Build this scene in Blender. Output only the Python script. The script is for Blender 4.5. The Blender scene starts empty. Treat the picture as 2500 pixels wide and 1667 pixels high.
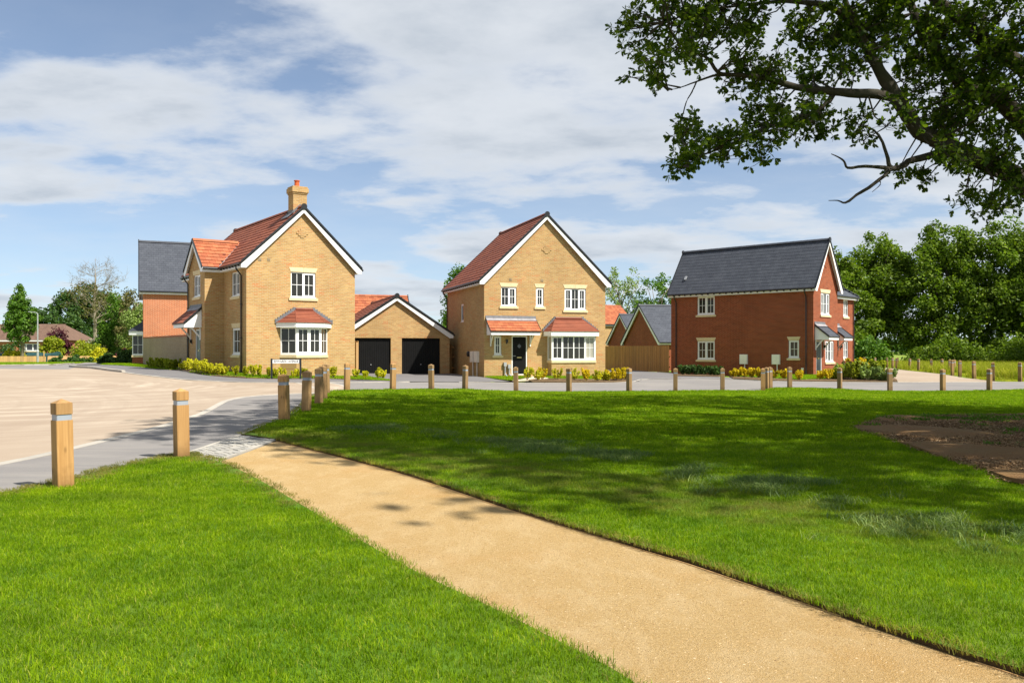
import bpy, bmesh, math, random
import numpy as np
from mathutils import Vector, Matrix
from mathutils.geometry import delaunay_2d_cdt

R = math.radians
scene = bpy.context.scene
COL = scene.collection

# ------------------------------------------------------------------ camera
cam_d = bpy.data.cameras.new('camera')
cam_d.sensor_width = 36.0
cam_d.lens = 30.24
cam_d.shift_y = 0.0092
cam_d.clip_start = 0.05
cam_d.clip_end = 5000
cam = bpy.data.objects.new('camera', cam_d)
COL.objects.link(cam)
cam.location = (0, 0, 1.5)
cam.rotation_euler = (R(90), 0, 0)
scene.camera = cam

# ------------------------------------------------------------------ sky and sun
SUN_AZ, SUN_EL = 57.0, 50.0            # azimuth measured from behind the camera to the right
sx = math.cos(R(SUN_EL)) * math.sin(R(SUN_AZ))
sy = -math.cos(R(SUN_EL)) * math.cos(R(SUN_AZ))
sz = math.sin(R(SUN_EL))
sun_d = bpy.data.lights.new('sun', 'SUN')
sun_d.energy = 5.0
sun_d.angle = R(0.8)
sun_d.color = (1.0, 0.95, 0.86)
sun = bpy.data.objects.new('sun', sun_d)
COL.objects.link(sun)
sun.location = (sx * 60, sy * 60, sz * 60)
sun.rotation_euler = Vector((sx, sy, sz)).to_track_quat('Z', 'Y').to_euler()

world = bpy.data.worlds.new('World')
scene.world = world
world.use_nodes = True
wt = world.node_tree
wt.nodes.clear()


def wn(t, **kw):
    n = wt.nodes.new(t)
    for k, v in kw.items():
        setattr(n, k, v)
    return n


def wmath(op, a, b=None, c=None, clamp=False):
    n = wn('ShaderNodeMath', operation=op, use_clamp=clamp)
    for i, v in enumerate((a, b, c)):
        if v is None:
            continue
        if isinstance(v, (int, float)):
            n.inputs[i].default_value = v
        else:
            wt.links.new(v, n.inputs[i])
    return n.outputs[0]


sky = wn('ShaderNodeTexSky', sky_type='NISHITA', sun_disc=False)
sky.sun_elevation = R(SUN_EL)
sky.sun_rotation = math.atan2(sx, sy)
sky.air_density = 1.0
sky.dust_density = 0.0
sky.ozone_density = 4.0
sky.altitude = 2200
tc = wn('ShaderNodeTexCoord')
sep = wn('ShaderNodeSeparateXYZ')
wt.links.new(tc.outputs['Generated'], sep.inputs[0])
zz = wmath('MAXIMUM', sep.outputs[2], 0.0)
den = wmath('ADD', zz, 0.16)
u_ = wmath('DIVIDE', sep.outputs[0], den)
v_ = wmath('DIVIDE', sep.outputs[1], den)
cmb = wn('ShaderNodeCombineXYZ')
wt.links.new(u_, cmb.inputs[0])
wt.links.new(v_, cmb.inputs[1])
CLOUD_OFF = (-19.98, 6.51, 0.0)
mp = wn('ShaderNodeMapping')
mp.inputs['Location'].default_value = CLOUD_OFF
mp.inputs['Rotation'].default_value = (0, 0, R(24))
mp.inputs['Scale'].default_value = (0.75, 1.0, 1.0)
wt.links.new(cmb.outputs[0], mp.inputs[0])


def wnoise(scale, detail, rough, dist=0.0, w=0.0):
    n = wn('ShaderNodeTexNoise', noise_dimensions='4D')
    n.inputs['Scale'].default_value = scale
    n.inputs['Detail'].default_value = detail
    n.inputs['Roughness'].default_value = rough
    n.inputs['Distortion'].default_value = dist
    n.inputs['W'].default_value = w
    wt.links.new(mp.outputs[0], n.inputs['Vector'])
    return n.outputs[0]


warp = wnoise(1.1, 3, 0.5, 0.0, 3.3)
big = wnoise(1.25, 2, 0.5, 0.3, 1.7)
mid = wnoise(3.2, 10, 0.58, 0.1, 4.2)
fine = wnoise(7.0, 6, 0.62, 0.3, 9.0)
dens = wmath('ADD', wmath('MULTIPLY', big, 0.55), wmath('MULTIPLY', mid, 0.38))
dens = wmath('ADD', dens, wmath('MULTIPLY', fine, 0.07))
mask = wn('ShaderNodeMapRange', interpolation_type='SMOOTHERSTEP')
mask.inputs['From Min'].default_value = 0.395
mask.inputs['From Max'].default_value = 0.575
wt.links.new(dens, mask.inputs['Value'])
# thick cores go grey underneath, thin edges stay bright
core = wn('ShaderNodeMapRange', interpolation_type='SMOOTHSTEP')
core.inputs['From Min'].default_value = 0.48
core.inputs['From Max'].default_value = 0.64
wt.links.new(dens, core.inputs['Value'])
tone = wnoise(3.1, 8, 0.58, 0.2, 12.3)
tr = wn('ShaderNodeMapRange')
tr.inputs['From Min'].default_value = 0.38
tr.inputs['From Max'].default_value = 0.62
wt.links.new(tone, tr.inputs['Value'])
tmix = wmath('SUBTRACT', 1.0, wmath('MULTIPLY', core.outputs[0], wmath('SUBTRACT', 1.0, wmath('MULTIPLY', tr.outputs[0], 0.75))))
ccol = wn('ShaderNodeMix', data_type='RGBA')
ccol.inputs[6].default_value = (5.2, 5.9, 6.8, 1)
ccol.inputs[7].default_value = (8.7, 9.1, 9.6, 1)
wt.links.new(tmix, ccol.inputs[0])
skymul = wn('ShaderNodeMix', data_type='RGBA', blend_type='MULTIPLY')
skymul.inputs[0].default_value = 1.0
skymul.inputs[7].default_value = (1.22, 1.40, 1.42, 1)
wt.links.new(sky.outputs[0], skymul.inputs[6])
mixc = wn('ShaderNodeMix', data_type='RGBA')
veil = wn('ShaderNodeMapRange', interpolation_type='SMOOTHSTEP')
veil.inputs['From Min'].default_value = 0.0
veil.inputs['From Max'].default_value = 0.34
veil.inputs['To Min'].default_value = 0.50
veil.inputs['To Max'].default_value = 0.20
wt.links.new(zz, veil.inputs['Value'])
amount = wmath('MAXIMUM', wmath('MULTIPLY', mask.outputs[0], 0.95), wmath('MULTIPLY', veil.outputs[0], wmath('ADD', 0.55, mid)))
wt.links.new(amount, mixc.inputs[0])
wt.links.new(skymul.outputs[2], mixc.inputs[6])
wt.links.new(ccol.outputs[2], mixc.inputs[7])
bg = wn('ShaderNodeBackground')
bg.inputs['Strength'].default_value = 0.052
wt.links.new(mixc.outputs[2], bg.inputs[0])
wo = wn('ShaderNodeOutputWorld')
wt.links.new(bg.outputs[0], wo.inputs[0])

scene.view_settings.view_transform = 'Standard'
scene.view_settings.look = 'None'
scene.view_settings.exposure = 0.82
scene.view_settings.gamma = 1.0
scene.view_settings.use_curve_mapping = False
scene.cycles.use_denoising = True
scene.cycles.max_bounces = 6
scene.cycles.diffuse_bounces = 3
scene.cycles.glossy_bounces = 2
scene.cycles.transmission_bounces = 3
scene.cycles.transparent_max_bounces = 6
scene.cycles.sample_clamp_indirect = 6

# ------------------------------------------------------------------ materials
MATS = {}


class NT:
    """small helper round a material node tree"""

    def __init__(self, name):
        m = bpy.data.materials.new(name)
        m.use_nodes = True
        self.m, self.t = m, m.node_tree
        self.t.nodes.clear()
        self.out = self.n('ShaderNodeOutputMaterial')

    def n(self, t, **kw):
        nd = self.t.nodes.new(t)
        for k, v in kw.items():
            setattr(nd, k, v)
        return nd

    def l(self, a, b):
        self.t.links.new(a, b)

    def math(self, op, a, b=None, clamp=False):
        nd = self.n('ShaderNodeMath', operation=op, use_clamp=clamp)
        for i, v in enumerate((a, b)):
            if v is None:
                continue
            if isinstance(v, (int, float)):
                nd.inputs[i].default_value = v
            else:
                self.l(v, nd.inputs[i])
        return nd.outputs[0]

    def mix(self, f, a, b, mode='MIX'):
        nd = self.n('ShaderNodeMix', data_type='RGBA', blend_type=mode)
        for i, v in ((0, f), (6, a), (7, b)):
            if isinstance(v, (int, float)):
                nd.inputs[i].default_value = v
            elif isinstance(v, tuple):
                nd.inputs[i].default_value = (v[0], v[1], v[2], 1)
            else:
                self.l(v, nd.inputs[i])
        return nd.outputs[2]

    def coord(self, kind='Object'):
        return self.n('ShaderNodeTexCoord').outputs[kind]

    def pos(self):
        return self.n('ShaderNodeNewGeometry').outputs['Position']

    def island(self):
        g = self.n('ShaderNodeNewGeometry').outputs['Random Per Island']
        o = self.n('ShaderNodeObjectInfo').outputs['Random']
        return self.math('FRACT', self.math('ADD', g, o))

    def noise(self, vec, scale, detail=4, rough=0.55, dist=0.0):
        nd = self.n('ShaderNodeTexNoise')
        nd.inputs['Scale'].default_value = scale
        nd.inputs['Detail'].default_value = detail
        nd.inputs['Roughness'].default_value = rough
        nd.inputs['Distortion'].default_value = dist
        if vec is not None:
            self.l(vec, nd.inputs['Vector'])
        return nd.outputs[0]

    def rng(self, v, a, b, c=0.0, d=1.0, smooth=False):
        nd = self.n('ShaderNodeMapRange')
        if smooth:
            nd.interpolation_type = 'SMOOTHSTEP'
        nd.inputs['From Min'].default_value = a
        nd.inputs['From Max'].default_value = b
        nd.inputs['To Min'].default_value = c
        nd.inputs['To Max'].default_value = d
        self.l(v, nd.inputs['Value'])
        return nd.outputs[0]

    def mapping(self, vec, scale=(1, 1, 1), rot=(0, 0, 0), loc=(0, 0, 0)):
        nd = self.n('ShaderNodeMapping')
        nd.inputs['Scale'].default_value = scale
        nd.inputs['Rotation'].default_value = rot
        nd.inputs['Location'].default_value = loc
        self.l(vec, nd.inputs[0])
        return nd.outputs[0]

    def bump(self, h, strength=0.4, dist=0.01):
        nd = self.n('ShaderNodeBump')
        nd.inputs['Strength'].default_value = strength
        nd.inputs['Distance'].default_value = dist
        self.l(h, nd.inputs['Height'])
        return nd.outputs[0]

    def principled(self, col, rough=0.8, bump=None, spec=0.3, metallic=0.0):
        b = self.n('ShaderNodeBsdfPrincipled')
        if isinstance(col, tuple):
            b.inputs['Base Color'].default_value = (col[0], col[1], col[2], 1)
        else:
            self.l(col, b.inputs['Base Color'])
        if isinstance(rough, (int, float)):
            b.inputs['Roughness'].default_value = rough
        else:
            self.l(rough, b.inputs['Roughness'])
        b.inputs['Specular IOR Level'].default_value = spec
        b.inputs['Metallic'].default_value = metallic
        if bump is not None:
            self.l(bump, b.inputs['Normal'])
        self.l(b.outputs[0], self.out.inputs[0])
        return b

    def ramp(self, f, stops):
        nd = self.n('ShaderNodeValToRGB')
        cr = nd.color_ramp
        while len(cr.elements) < len(stops):
            cr.elements.new(0.5)
        for e, (p, c) in zip(cr.elements, stops):
            e.position = p
            e.color = (c[0], c[1], c[2], 1)
        self.l(f, nd.inputs[0])
        return nd.outputs[0]


def M(name):
    return MATS[name]


def mat_brick(name, c1, c2, c3, mortar, warm=0.25):
    k = NT(name)
    s = k.n('ShaderNodeSeparateXYZ')
    k.l(k.coord(), s.inputs[0])
    u = k.math('ADD', s.outputs[0], s.outputs[1])
    c = k.n('ShaderNodeCombineXYZ')
    k.l(u, c.inputs[0])
    k.l(s.outputs[2], c.inputs[1])
    br = k.n('ShaderNodeTexBrick', offset=0.5, squash=1.0)
    k.l(c.outputs[0], br.inputs['Vector'])
    br.inputs['Scale'].default_value = 1.0
    br.inputs['Brick Width'].default_value = 0.225
    br.inputs['Row Height'].default_value = 0.075
    br.inputs['Mortar Size'].default_value = 0.0105
    br.inputs['Mortar Smooth'].default_value = 0.2
    br.inputs['Bias'].default_value = -0.1
    br.inputs['Color1'].default_value = (*c1, 1)
    br.inputs['Color2'].default_value = (*c2, 1)
    br.inputs['Mortar'].default_value = (*mortar, 1)
    # flame-coloured patches a few bricks wide
    cell = k.mapping(c.outputs[0], (3.6, 13.3, 1))
    fl = k.n('ShaderNodeVectorMath', operation='FLOOR')
    k.l(cell, fl.inputs[0])
    wnz = k.n('ShaderNodeTexWhiteNoise')
    k.l(fl.outputs[0], wnz.inputs['Vector'])
    patch = k.noise(c.outputs[0], 1.3, 3, 0.6)
    hot = k.math('MULTIPLY', k.rng(wnz.outputs[0], 0.55, 0.95), k.rng(patch, 0.42, 0.62))
    hot = k.math('MULTIPLY', hot, k.math('SUBTRACT', 1.0, br.outputs['Fac']))
    col = k.mix(k.math('MULTIPLY', hot, warm * 2.2, clamp=True), br.outputs['Color'], c3)
    blot = k.noise(c.outputs[0], 0.55, 5, 0.6)
    col = k.mix(1.0, col, k.mix(k.rng(blot, 0.3, 0.7), (0.86, 0.85, 0.83), (1.08, 1.07, 1.05)), 'MULTIPLY')
    grain = k.noise(k.coord(), 60, 3, 0.6)
    h = k.math('ADD', k.math('MULTIPLY', br.outputs['Fac'], -1.0), k.math('MULTIPLY', grain, 0.25))
    k.principled(col, 0.88, k.bump(h, 0.55, 0.008), 0.2)
    MATS[name] = k.m


def mat_plain(name, c, rough=0.5, var=0.06, spec=0.35, bumps=0.0, scale=3.0, metallic=0.0):
    k = NT(name)
    p = k.coord()
    nz = k.noise(p, scale, 5, 0.6)
    lo = tuple(max(0, x * (1 - var * 2)) for x in c)
    hi = tuple(min(1, x * (1 + var * 2)) for x in c)
    col = k.mix(k.rng(nz, 0.3, 0.7), lo, hi)
    bmp = k.bump(k.noise(p, 45, 3), bumps, 0.004) if bumps else None
    k.principled(col, rough, bmp, spec, metallic)
    MATS[name] = k.m


def mat_tile(name, stops, rough=0.75, spec=0.25, streak=0.5):
    k = NT(name)
    r = k.island()
    col = k.ramp(r, stops)
    p = k.pos()
    nz = k.noise(p, 1.7, 5, 0.65)
    col = k.mix(1.0, col, k.mix(k.rng(nz, 0.3, 0.72), (0.82, 0.82, 0.83), (1.1, 1.09, 1.08)), 'MULTIPLY')
    g = k.noise(p, 40, 3)
    k.principled(col, rough, k.bump(g, 0.25, 0.004), spec)
    MATS[name] = k.m


def mat_wood(name, c1, c2, scale=1.0, dirt=False):
    k = NT(name)
    o = k.n('ShaderNodeObjectInfo').outputs['Random']
    off = k.n('ShaderNodeCombineXYZ')
    for i in range(3):
        k.l(k.math('MULTIPLY', o, 37.0 + 11 * i), off.inputs[i])
    va = k.n('ShaderNodeVectorMath', operation='ADD')
    k.l(k.coord(), va.inputs[0])
    k.l(off.outputs[0], va.inputs[1])
    v = va.outputs[0]
    grain = k.noise(k.mapping(v, (26 * scale, 26 * scale, 1.6)), 1.0, 6, 0.65, 0.6)
    broad = k.noise(k.mapping(v, (5, 5, 0.7)), 1.0, 3, 0.5)
    knot = k.n('ShaderNodeTexVoronoi')
    knot.inputs['Scale'].default_value = 1.0
    k.l(k.mapping(v, (8, 8, 3.4)), knot.inputs['Vector'])
    kn = k.rng(knot.outputs['Distance'], 0.05, 0.19, 1.0, 0.0, True)
    col = k.mix(k.rng(grain, 0.3, 0.72), c1, c2)
    col = k.mix(k.math('MULTIPLY', k.rng(broad, 0.35, 0.7), 0.4), col, tuple(x * 0.72 for x in c1))
    col = k.mix(k.math('MULTIPLY', kn, 0.6), col, tuple(x * 0.34 for x in c1))
    if dirt:
        sz_ = k.n('ShaderNodeSeparateXYZ')
        k.l(k.coord(), sz_.inputs[0])
        dn = k.math('ADD', sz_.outputs[2], k.math('MULTIPLY', k.math('SUBTRACT', k.noise(v, 9, 4), 0.5), 0.35))
        col = k.mix(k.rng(dn, 0.02, 0.24, 0.65, 0.0), col, tuple(x * 0.4 for x in c1))
        st_ = k.noise(k.mapping(v, (14, 14, 0.9)), 1.0, 4, 0.6)
        col = k.mix(k.rng(st_, 0.56, 0.72, 0, 0.45), col, tuple(x * 0.45 for x in c1))
    tint = k.mix(o, (0.80, 0.80, 0.84), (1.1, 1.05, 0.98))
    col = k.mix(1.0, col, tint, 'MULTIPLY')
    k.principled(col, 0.78, k.bump(grain, 0.35, 0.004), 0.2)
    MATS[name] = k.m


def mat_leaf(name, stops, trans=0.35, patch=1.2, dark=0.75, gloss=0.012):
    k = NT(name)
    r = k.island()
    col = k.ramp(r, stops)
    nz = k.noise(k.pos(), patch, 4, 0.6)
    col = k.mix(1.0, col, k.mix(k.rng(nz, 0.32, 0.68), (dark,) * 3, (1.2, 1.18, 1.05)), 'MULTIPLY')
    d = k.n('ShaderNodeBsdfDiffuse')
    k.l(col, d.inputs[0])
    t = k.n('ShaderNodeBsdfTranslucent')
    k.l(k.mix(1.0, col, (1.15, 1.25, 0.55), 'MULTIPLY'), t.inputs[0])
    g = k.n('ShaderNodeBsdfGlossy')
    g.inputs['Roughness'].default_value = 0.45
    m1 = k.n('ShaderNodeMixShader')
    m1.inputs[0].default_value = trans
    k.l(d.outputs[0], m1.inputs[1])
    k.l(t.outputs[0], m1.inputs[2])
    m2 = k.n('ShaderNodeMixShader')
    m2.inputs[0].default_value = gloss
    k.l(m1.outputs[0], m2.inputs[1])
    k.l(g.outputs[0], m2.inputs[2])
    k.l(m2.outputs[0], k.out.inputs[0])
    MATS[name] = k.m


mat_brick('buff_brick', (0.375, 0.222, 0.082), (0.49, 0.315, 0.124), (0.46, 0.180, 0.058), (0.44, 0.34, 0.205), 0.45)
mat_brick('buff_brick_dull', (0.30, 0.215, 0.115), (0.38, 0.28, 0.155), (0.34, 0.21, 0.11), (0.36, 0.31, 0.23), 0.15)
mat_brick('red_brick', (0.19, 0.035, 0.012), (0.285, 0.058, 0.020), (0.13, 0.024, 0.011), (0.34, 0.17, 0.10), 0.25)
mat_brick('orange_brick', (0.36, 0.085, 0.026), (0.45, 0.115, 0.036), (0.28, 0.06, 0.022), (0.62, 0.42, 0.28), 0.25)
mat_plain('white_upvc', (0.80, 0.80, 0.79), 0.35, 0.015, 0.4)
mat_plain('stone', (0.64, 0.52, 0.31), 0.8, 0.05, 0.2, 0.2, 6)
mat_plain('black_plastic', (0.018, 0.018, 0.02), 0.35, 0.1, 0.5)
mat_plain('black_door', (0.007, 0.007, 0.007), 0.5, 0.1, 0.15)
mat_plain('grey_door', (0.035, 0.045, 0.05), 0.32, 0.1, 0.4)
mat_plain('lead', (0.13, 0.13, 0.14), 0.55, 0.12, 0.4, 0.3, 5)
mat_plain('pale_lead', (0.27, 0.255, 0.265), 0.6, 0.15, 0.3, 0.3, 5)
mat_plain('terracotta', (0.50, 0.10, 0.03), 0.7, 0.08, 0.25, 0.2)
mat_plain('meter_box', (0.78, 0.71, 0.62), 0.5, 0.03, 0.3)
mat_plain('white_box', (0.88, 0.84, 0.76), 0.5, 0.03, 0.3)
mat_plain('grey_metal', (0.42, 0.43, 0.44), 0.45, 0.08, 0.5, 0.0, 3, 0.5)
mat_plain('white_paint', (0.82, 0.81, 0.78), 0.45, 0.03, 0.35)
mat_plain('lettering', (0.02, 0.02, 0.022), 0.6, 0.02, 0.2)
mat_plain('band_grey', (0.27, 0.30, 0.345), 0.35, 0.06, 0.5)
mat_plain('teal_sheet', (0.02, 0.06, 0.06), 0.6, 0.2, 0.3)
mat_plain('render_cream', (0.70, 0.55, 0.30), 0.85, 0.05, 0.2)
mat_plain('brass', (0.55, 0.45, 0.2), 0.35, 0.05, 0.5, 0.0, 3, 0.8)
mat_tile('red_tile', [(0.0, (0.20, 0.060, 0.036)), (0.35, (0.245, 0.076, 0.043)), (0.7, (0.285, 0.092, 0.050)), (1.0, (0.225, 0.076, 0.046))])
mat_tile('orange_tile', [(0.0, (0.30, 0.085, 0.040)), (0.4, (0.365, 0.116, 0.050)), (0.75, (0.42, 0.142, 0.062)), (1.0, (0.33, 0.112, 0.056))])
mat_tile('slate_tile', [(0.0, (0.052, 0.058, 0.073)), (0.5, (0.058, 0.065, 0.080)), (1.0, (0.066, 0.073, 0.089))], 0.6, 0.3)
mat_tile('brown_tile', [(0.0, (0.14, 0.085, 0.06)), (1.0, (0.2, 0.125, 0.09))])
mat_tile('sett_stone', [(0.0, (0.29, 0.28, 0.255)), (0.5, (0.34, 0.325, 0.29)), (1.0, (0.39, 0.37, 0.325))], 0.8, 0.25)
mat_tile('kerb_stone', [(0.0, (0.36, 0.335, 0.29)), (1.0, (0.44, 0.405, 0.345))], 0.85, 0.2)
mat_wood('bollard_wood', (0.36, 0.20, 0.072), (0.52, 0.32, 0.135), 1.0, True)
mat_wood('bollard_weathered', (0.25, 0.155, 0.068), (0.37, 0.24, 0.115), 1.0, True)
mat_wood('fence_wood', (0.42, 0.21, 0.07), (0.60, 0.34, 0.125), 0.7)
mat_wood('pale_fence_wood', (0.55, 0.33, 0.14), (0.68, 0.45, 0.2), 0.7)
mat_leaf('oak_leaf', [(0, (0.036, 0.072, 0.008)), (0.5, (0.075, 0.128, 0.012)), (1, (0.17, 0.23, 0.022))], 0.52, 2.5)
mat_leaf('belt_leaf', [(0, (0.075, 0.135, 0.012)), (0.5, (0.125, 0.205, 0.016)), (1, (0.20, 0.275, 0.028))], 0.42, 0.35, 0.65)
mat_leaf('fresh_leaf', [(0, (0.06, 0.14, 0.015)), (0.5, (0.09, 0.19, 0.02)), (1, (0.14, 0.24, 0.03))], 0.35, 0.5)
mat_leaf('pale_leaf', [(0, (0.14, 0.21, 0.05)), (0.5, (0.20, 0.28, 0.07)), (1, (0.28, 0.36, 0.11))], 0.35, 0.5)
mat_leaf('dark_leaf', [(0, (0.03, 0.07, 0.018)), (0.5, (0.05, 0.105, 0.024)), (1, (0.085, 0.15, 0.034))], 0.3, 0.5)
mat_leaf('olive_leaf', [(0, (0.09, 0.095, 0.035)), (0.5, (0.13, 0.13, 0.045)), (1, (0.2, 0.17, 0.065))], 0.3, 0.5)
mat_leaf('yellow_leaf', [(0, (0.32, 0.33, 0.012)), (0.5, (0.50, 0.48, 0.02)), (1, (0.66, 0.60, 0.035))], 0.35, 1.5)
mat_leaf('gold_leaf', [(0, (0.40, 0.32, 0.01)), (0.5, (0.60, 0.46, 0.012)), (1, (0.72, 0.54, 0.02))], 0.35, 1.5)
mat_leaf('lime_leaf', [(0, (0.17, 0.23, 0.012)), (0.5, (0.25, 0.30, 0.018)), (1, (0.36, 0.38, 0.03))], 0.35, 1.0)
mat_leaf('purple_leaf', [(0, (0.05, 0.014, 0.024)), (1, (0.12, 0.03, 0.045))], 0.3, 0.6)
mat_leaf('white_flower', [(0, (0.12, 0.2, 0.05)), (0.55, (0.16, 0.24, 0.07)), (0.7, (0.7, 0.72, 0.6)), (1, (0.75, 0.76, 0.66))], 0.25, 0.6)


def mat_grass(name, stops, dry, trans=0.3, worn=None):
    k = NT(name)
    r = k.island()
    col = k.ramp(r, stops)
    p = k.pos()
    n1 = k.noise(p, 0.9, 4, 0.6)
    col = k.mix(1.0, col, k.mix(k.rng(n1, 0.3, 0.7), (0.66, 0.74, 0.7), (1.3, 1.16, 1.0)), 'MULTIPLY')
    n3 = k.noise(p, 3.6, 5, 0.65)
    col = k.mix(1.0, col, k.mix(k.rng(n3, 0.3, 0.7), (0.78, 0.84, 0.85), (1.18, 1.12, 1.0)), 'MULTIPLY')
    sp_ = k.n('ShaderNodeSeparateXYZ')
    k.l(p, sp_.inputs[0])
    band = k.math('SINE', k.math('ADD', k.math('ADD', k.math('MULTIPLY', sp_.outputs[1], 5.2), k.math('MULTIPLY', sp_.outputs[0], 0.9)), k.math('MULTIPLY', n1, 5.0)))
    col = k.mix(1.0, col, k.mix(k.rng(band, -0.6, 0.6), (0.90, 0.92, 0.92), (1.07, 1.05, 1.0)), 'MULTIPLY')
    n2 = k.noise(p, 0.42, 5, 0.65)
    col = k.mix(k.rng(n2, 0.60, 0.74, 0, 0.6), col, dry)
    if worn:
        # a worn, yellowed strip across the lawn: distance to a line in the ground plane
        (ax, ay), (bx, by), wid = worn
        L_ = math.hypot(bx - ax, by - ay)
        s = k.n('ShaderNodeSeparateXYZ')
        k.l(p, s.inputs[0])
        dx = k.math('SUBTRACT', s.outputs[0], ax)
        dy = k.math('SUBTRACT', s.outputs[1], ay)
        cr = k.math('ABSOLUTE', k.math('SUBTRACT', k.math('MULTIPLY', dx, (by - ay) / L_), k.math('MULTIPLY', dy, (bx - ax) / L_)))
        wob = k.math('MULTIPLY', k.math('SUBTRACT', k.noise(p, 0.8, 4), 0.5), 1.6)
        f = k.rng(k.math('ADD', cr, wob), wid * 0.3, wid, 0.75, 0.0, True)
        f = k.math('MULTIPLY', f, k.rng(k.noise(p, 2.3, 4), 0.35, 0.65))
        col = k.mix(f, col, (0.20, 0.17, 0.055))
    d = k.n('ShaderNodeBsdfDiffuse')
    k.l(col, d.inputs[0])
    t = k.n('ShaderNodeBsdfTranslucent')
    k.l(k.mix(1.0, col, (1.1, 1.2, 0.5), 'MULTIPLY'), t.inputs[0])
    g = k.n('ShaderNodeBsdfGlossy')
    g.inputs['Roughness'].default_value = 0.5
    m1 = k.n('ShaderNodeMixShader')
    m1.inputs[0].default_value = trans
    k.l(d.outputs[0], m1.inputs[1])
    k.l(t.outputs[0], m1.inputs[2])
    m2 = k.n('ShaderNodeMixShader')
    m2.inputs[0].default_value = 0.006
    k.l(m1.outputs[0], m2.inputs[1])
    k.l(g.outputs[0], m2.inputs[2])
    k.l(m2.outputs[0], k.out.inputs[0])
    MATS[name] = k.m


GR = [(0, (0.098, 0.185, 0.003)), (0.45, (0.160, 0.285, 0.004)), (0.8, (0.232, 0.370, 0.007)), (0.93, (0.30, 0.42, 0.02)), (1, (0.42, 0.42, 0.10))]
mat_grass('grass_blade', GR, (0.21, 0.27, 0.02), 0.42, ((-1.4, 11.9), (4.6, 5.6), 1.1))
mat_grass('hay_blade', [(0, (0.10, 0.175, 0.055)), (0.5, (0.16, 0.235, 0.10)), (0.8, (0.20, 0.30, 0.075)), (1, (0.32, 0.37, 0.17))], (0.18, 0.24, 0.10), 0.3)
mat_grass('dry_blade', [(0, (0.20, 0.17, 0.05)), (0.5, (0.17, 0.2, 0.04)), (1, (0.30, 0.25, 0.09))], (0.25, 0.2, 0.08), 0.3)
mat_grass('meadow_blade', [(0, (0.2, 0.27, 0.012)), (0.5, (0.32, 0.38, 0.02)), (0.85, (0.42, 0.40, 0.06)), (1, (0.5, 0.42, 0.14))], (0.3, 0.27, 0.1), 0.3)


def mat_ground(name, c1, c2, c3, scale, rough=0.95, speck=None, bump=0.5, streak=None, big=0.25, bdist=0.01):
    k = NT(name)
    p = k.pos()
    a = k.noise(p, big, 6, 0.62)
    b = k.noise(p, scale, 6, 0.7)
    col = k.mix(k.rng(b, 0.3, 0.7), c1, c2)
    col = k.mix(k.rng(a, 0.42, 0.68, 0, 0.7), col, c3)
    if streak:
        sc, ang, cc, amt = streak
        w = k.noise(k.mapping(p, sc, (0, 0, ang)), 1.0, 6, 0.6, 0.8)
        col = k.mix(k.rng(w, 0.45, 0.7, 0, amt), col, cc)
    if speck:
        sc2, cc2, th = speck
        v = k.n('ShaderNodeTexVoronoi')
        v.inputs['Scale'].default_value = sc2
        k.l(p, v.inputs['Vector'])
        sp = k.math('MULTIPLY', k.rng(v.outputs['Color'], 1 - th, 1 - th + 0.02), k.rng(v.outputs['Distance'], 0.28, 0.36, 1, 0))
        col = k.mix(sp, col, cc2)
    f = k.noise(p, scale * 6, 4, 0.7)
    k.principled(col, rough, k.bump(k.math('ADD', b, f), bump, bdist), 0.2)
    MATS[name] = k.m


mat_ground('field_grass', (0.13, 0.20, 0.018), (0.18, 0.25, 0.025), (0.23, 0.25, 0.06), 6.0, 1.0, None, 0.6, None, 0.05, 0.03)
mat_ground('lawn_soil', (0.055, 0.125, 0.007), (0.09, 0.18, 0.010), (0.12, 0.13, 0.02), 9.0, 1.0, None, 0.6)
mat_ground('short_grass', (0.14, 0.235, 0.012), (0.20, 0.31, 0.018), (0.24, 0.29, 0.04), 8.0, 1.0, None, 0.8, None, 0.3, 0.03)
mat_ground('asphalt', (0.165, 0.155, 0.15), (0.205, 0.193, 0.185), (0.24, 0.222, 0.205), 60.0, 0.9, (26, (0.42, 0.38, 0.33), 0.04), 0.5, ((0.35, 2.2, 1), R(8), (0.27, 0.25, 0.225), 0.6), 0.35, 0.005)
mat_ground('asphalt_dark', (0.125, 0.12, 0.122), (0.155, 0.148, 0.15), (0.18, 0.17, 0.165), 60.0, 0.9, None, 0.4, ((0.3, 2.0, 1), R(-4), (0.20, 0.188, 0.18), 0.5), 0.35, 0.005)
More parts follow.
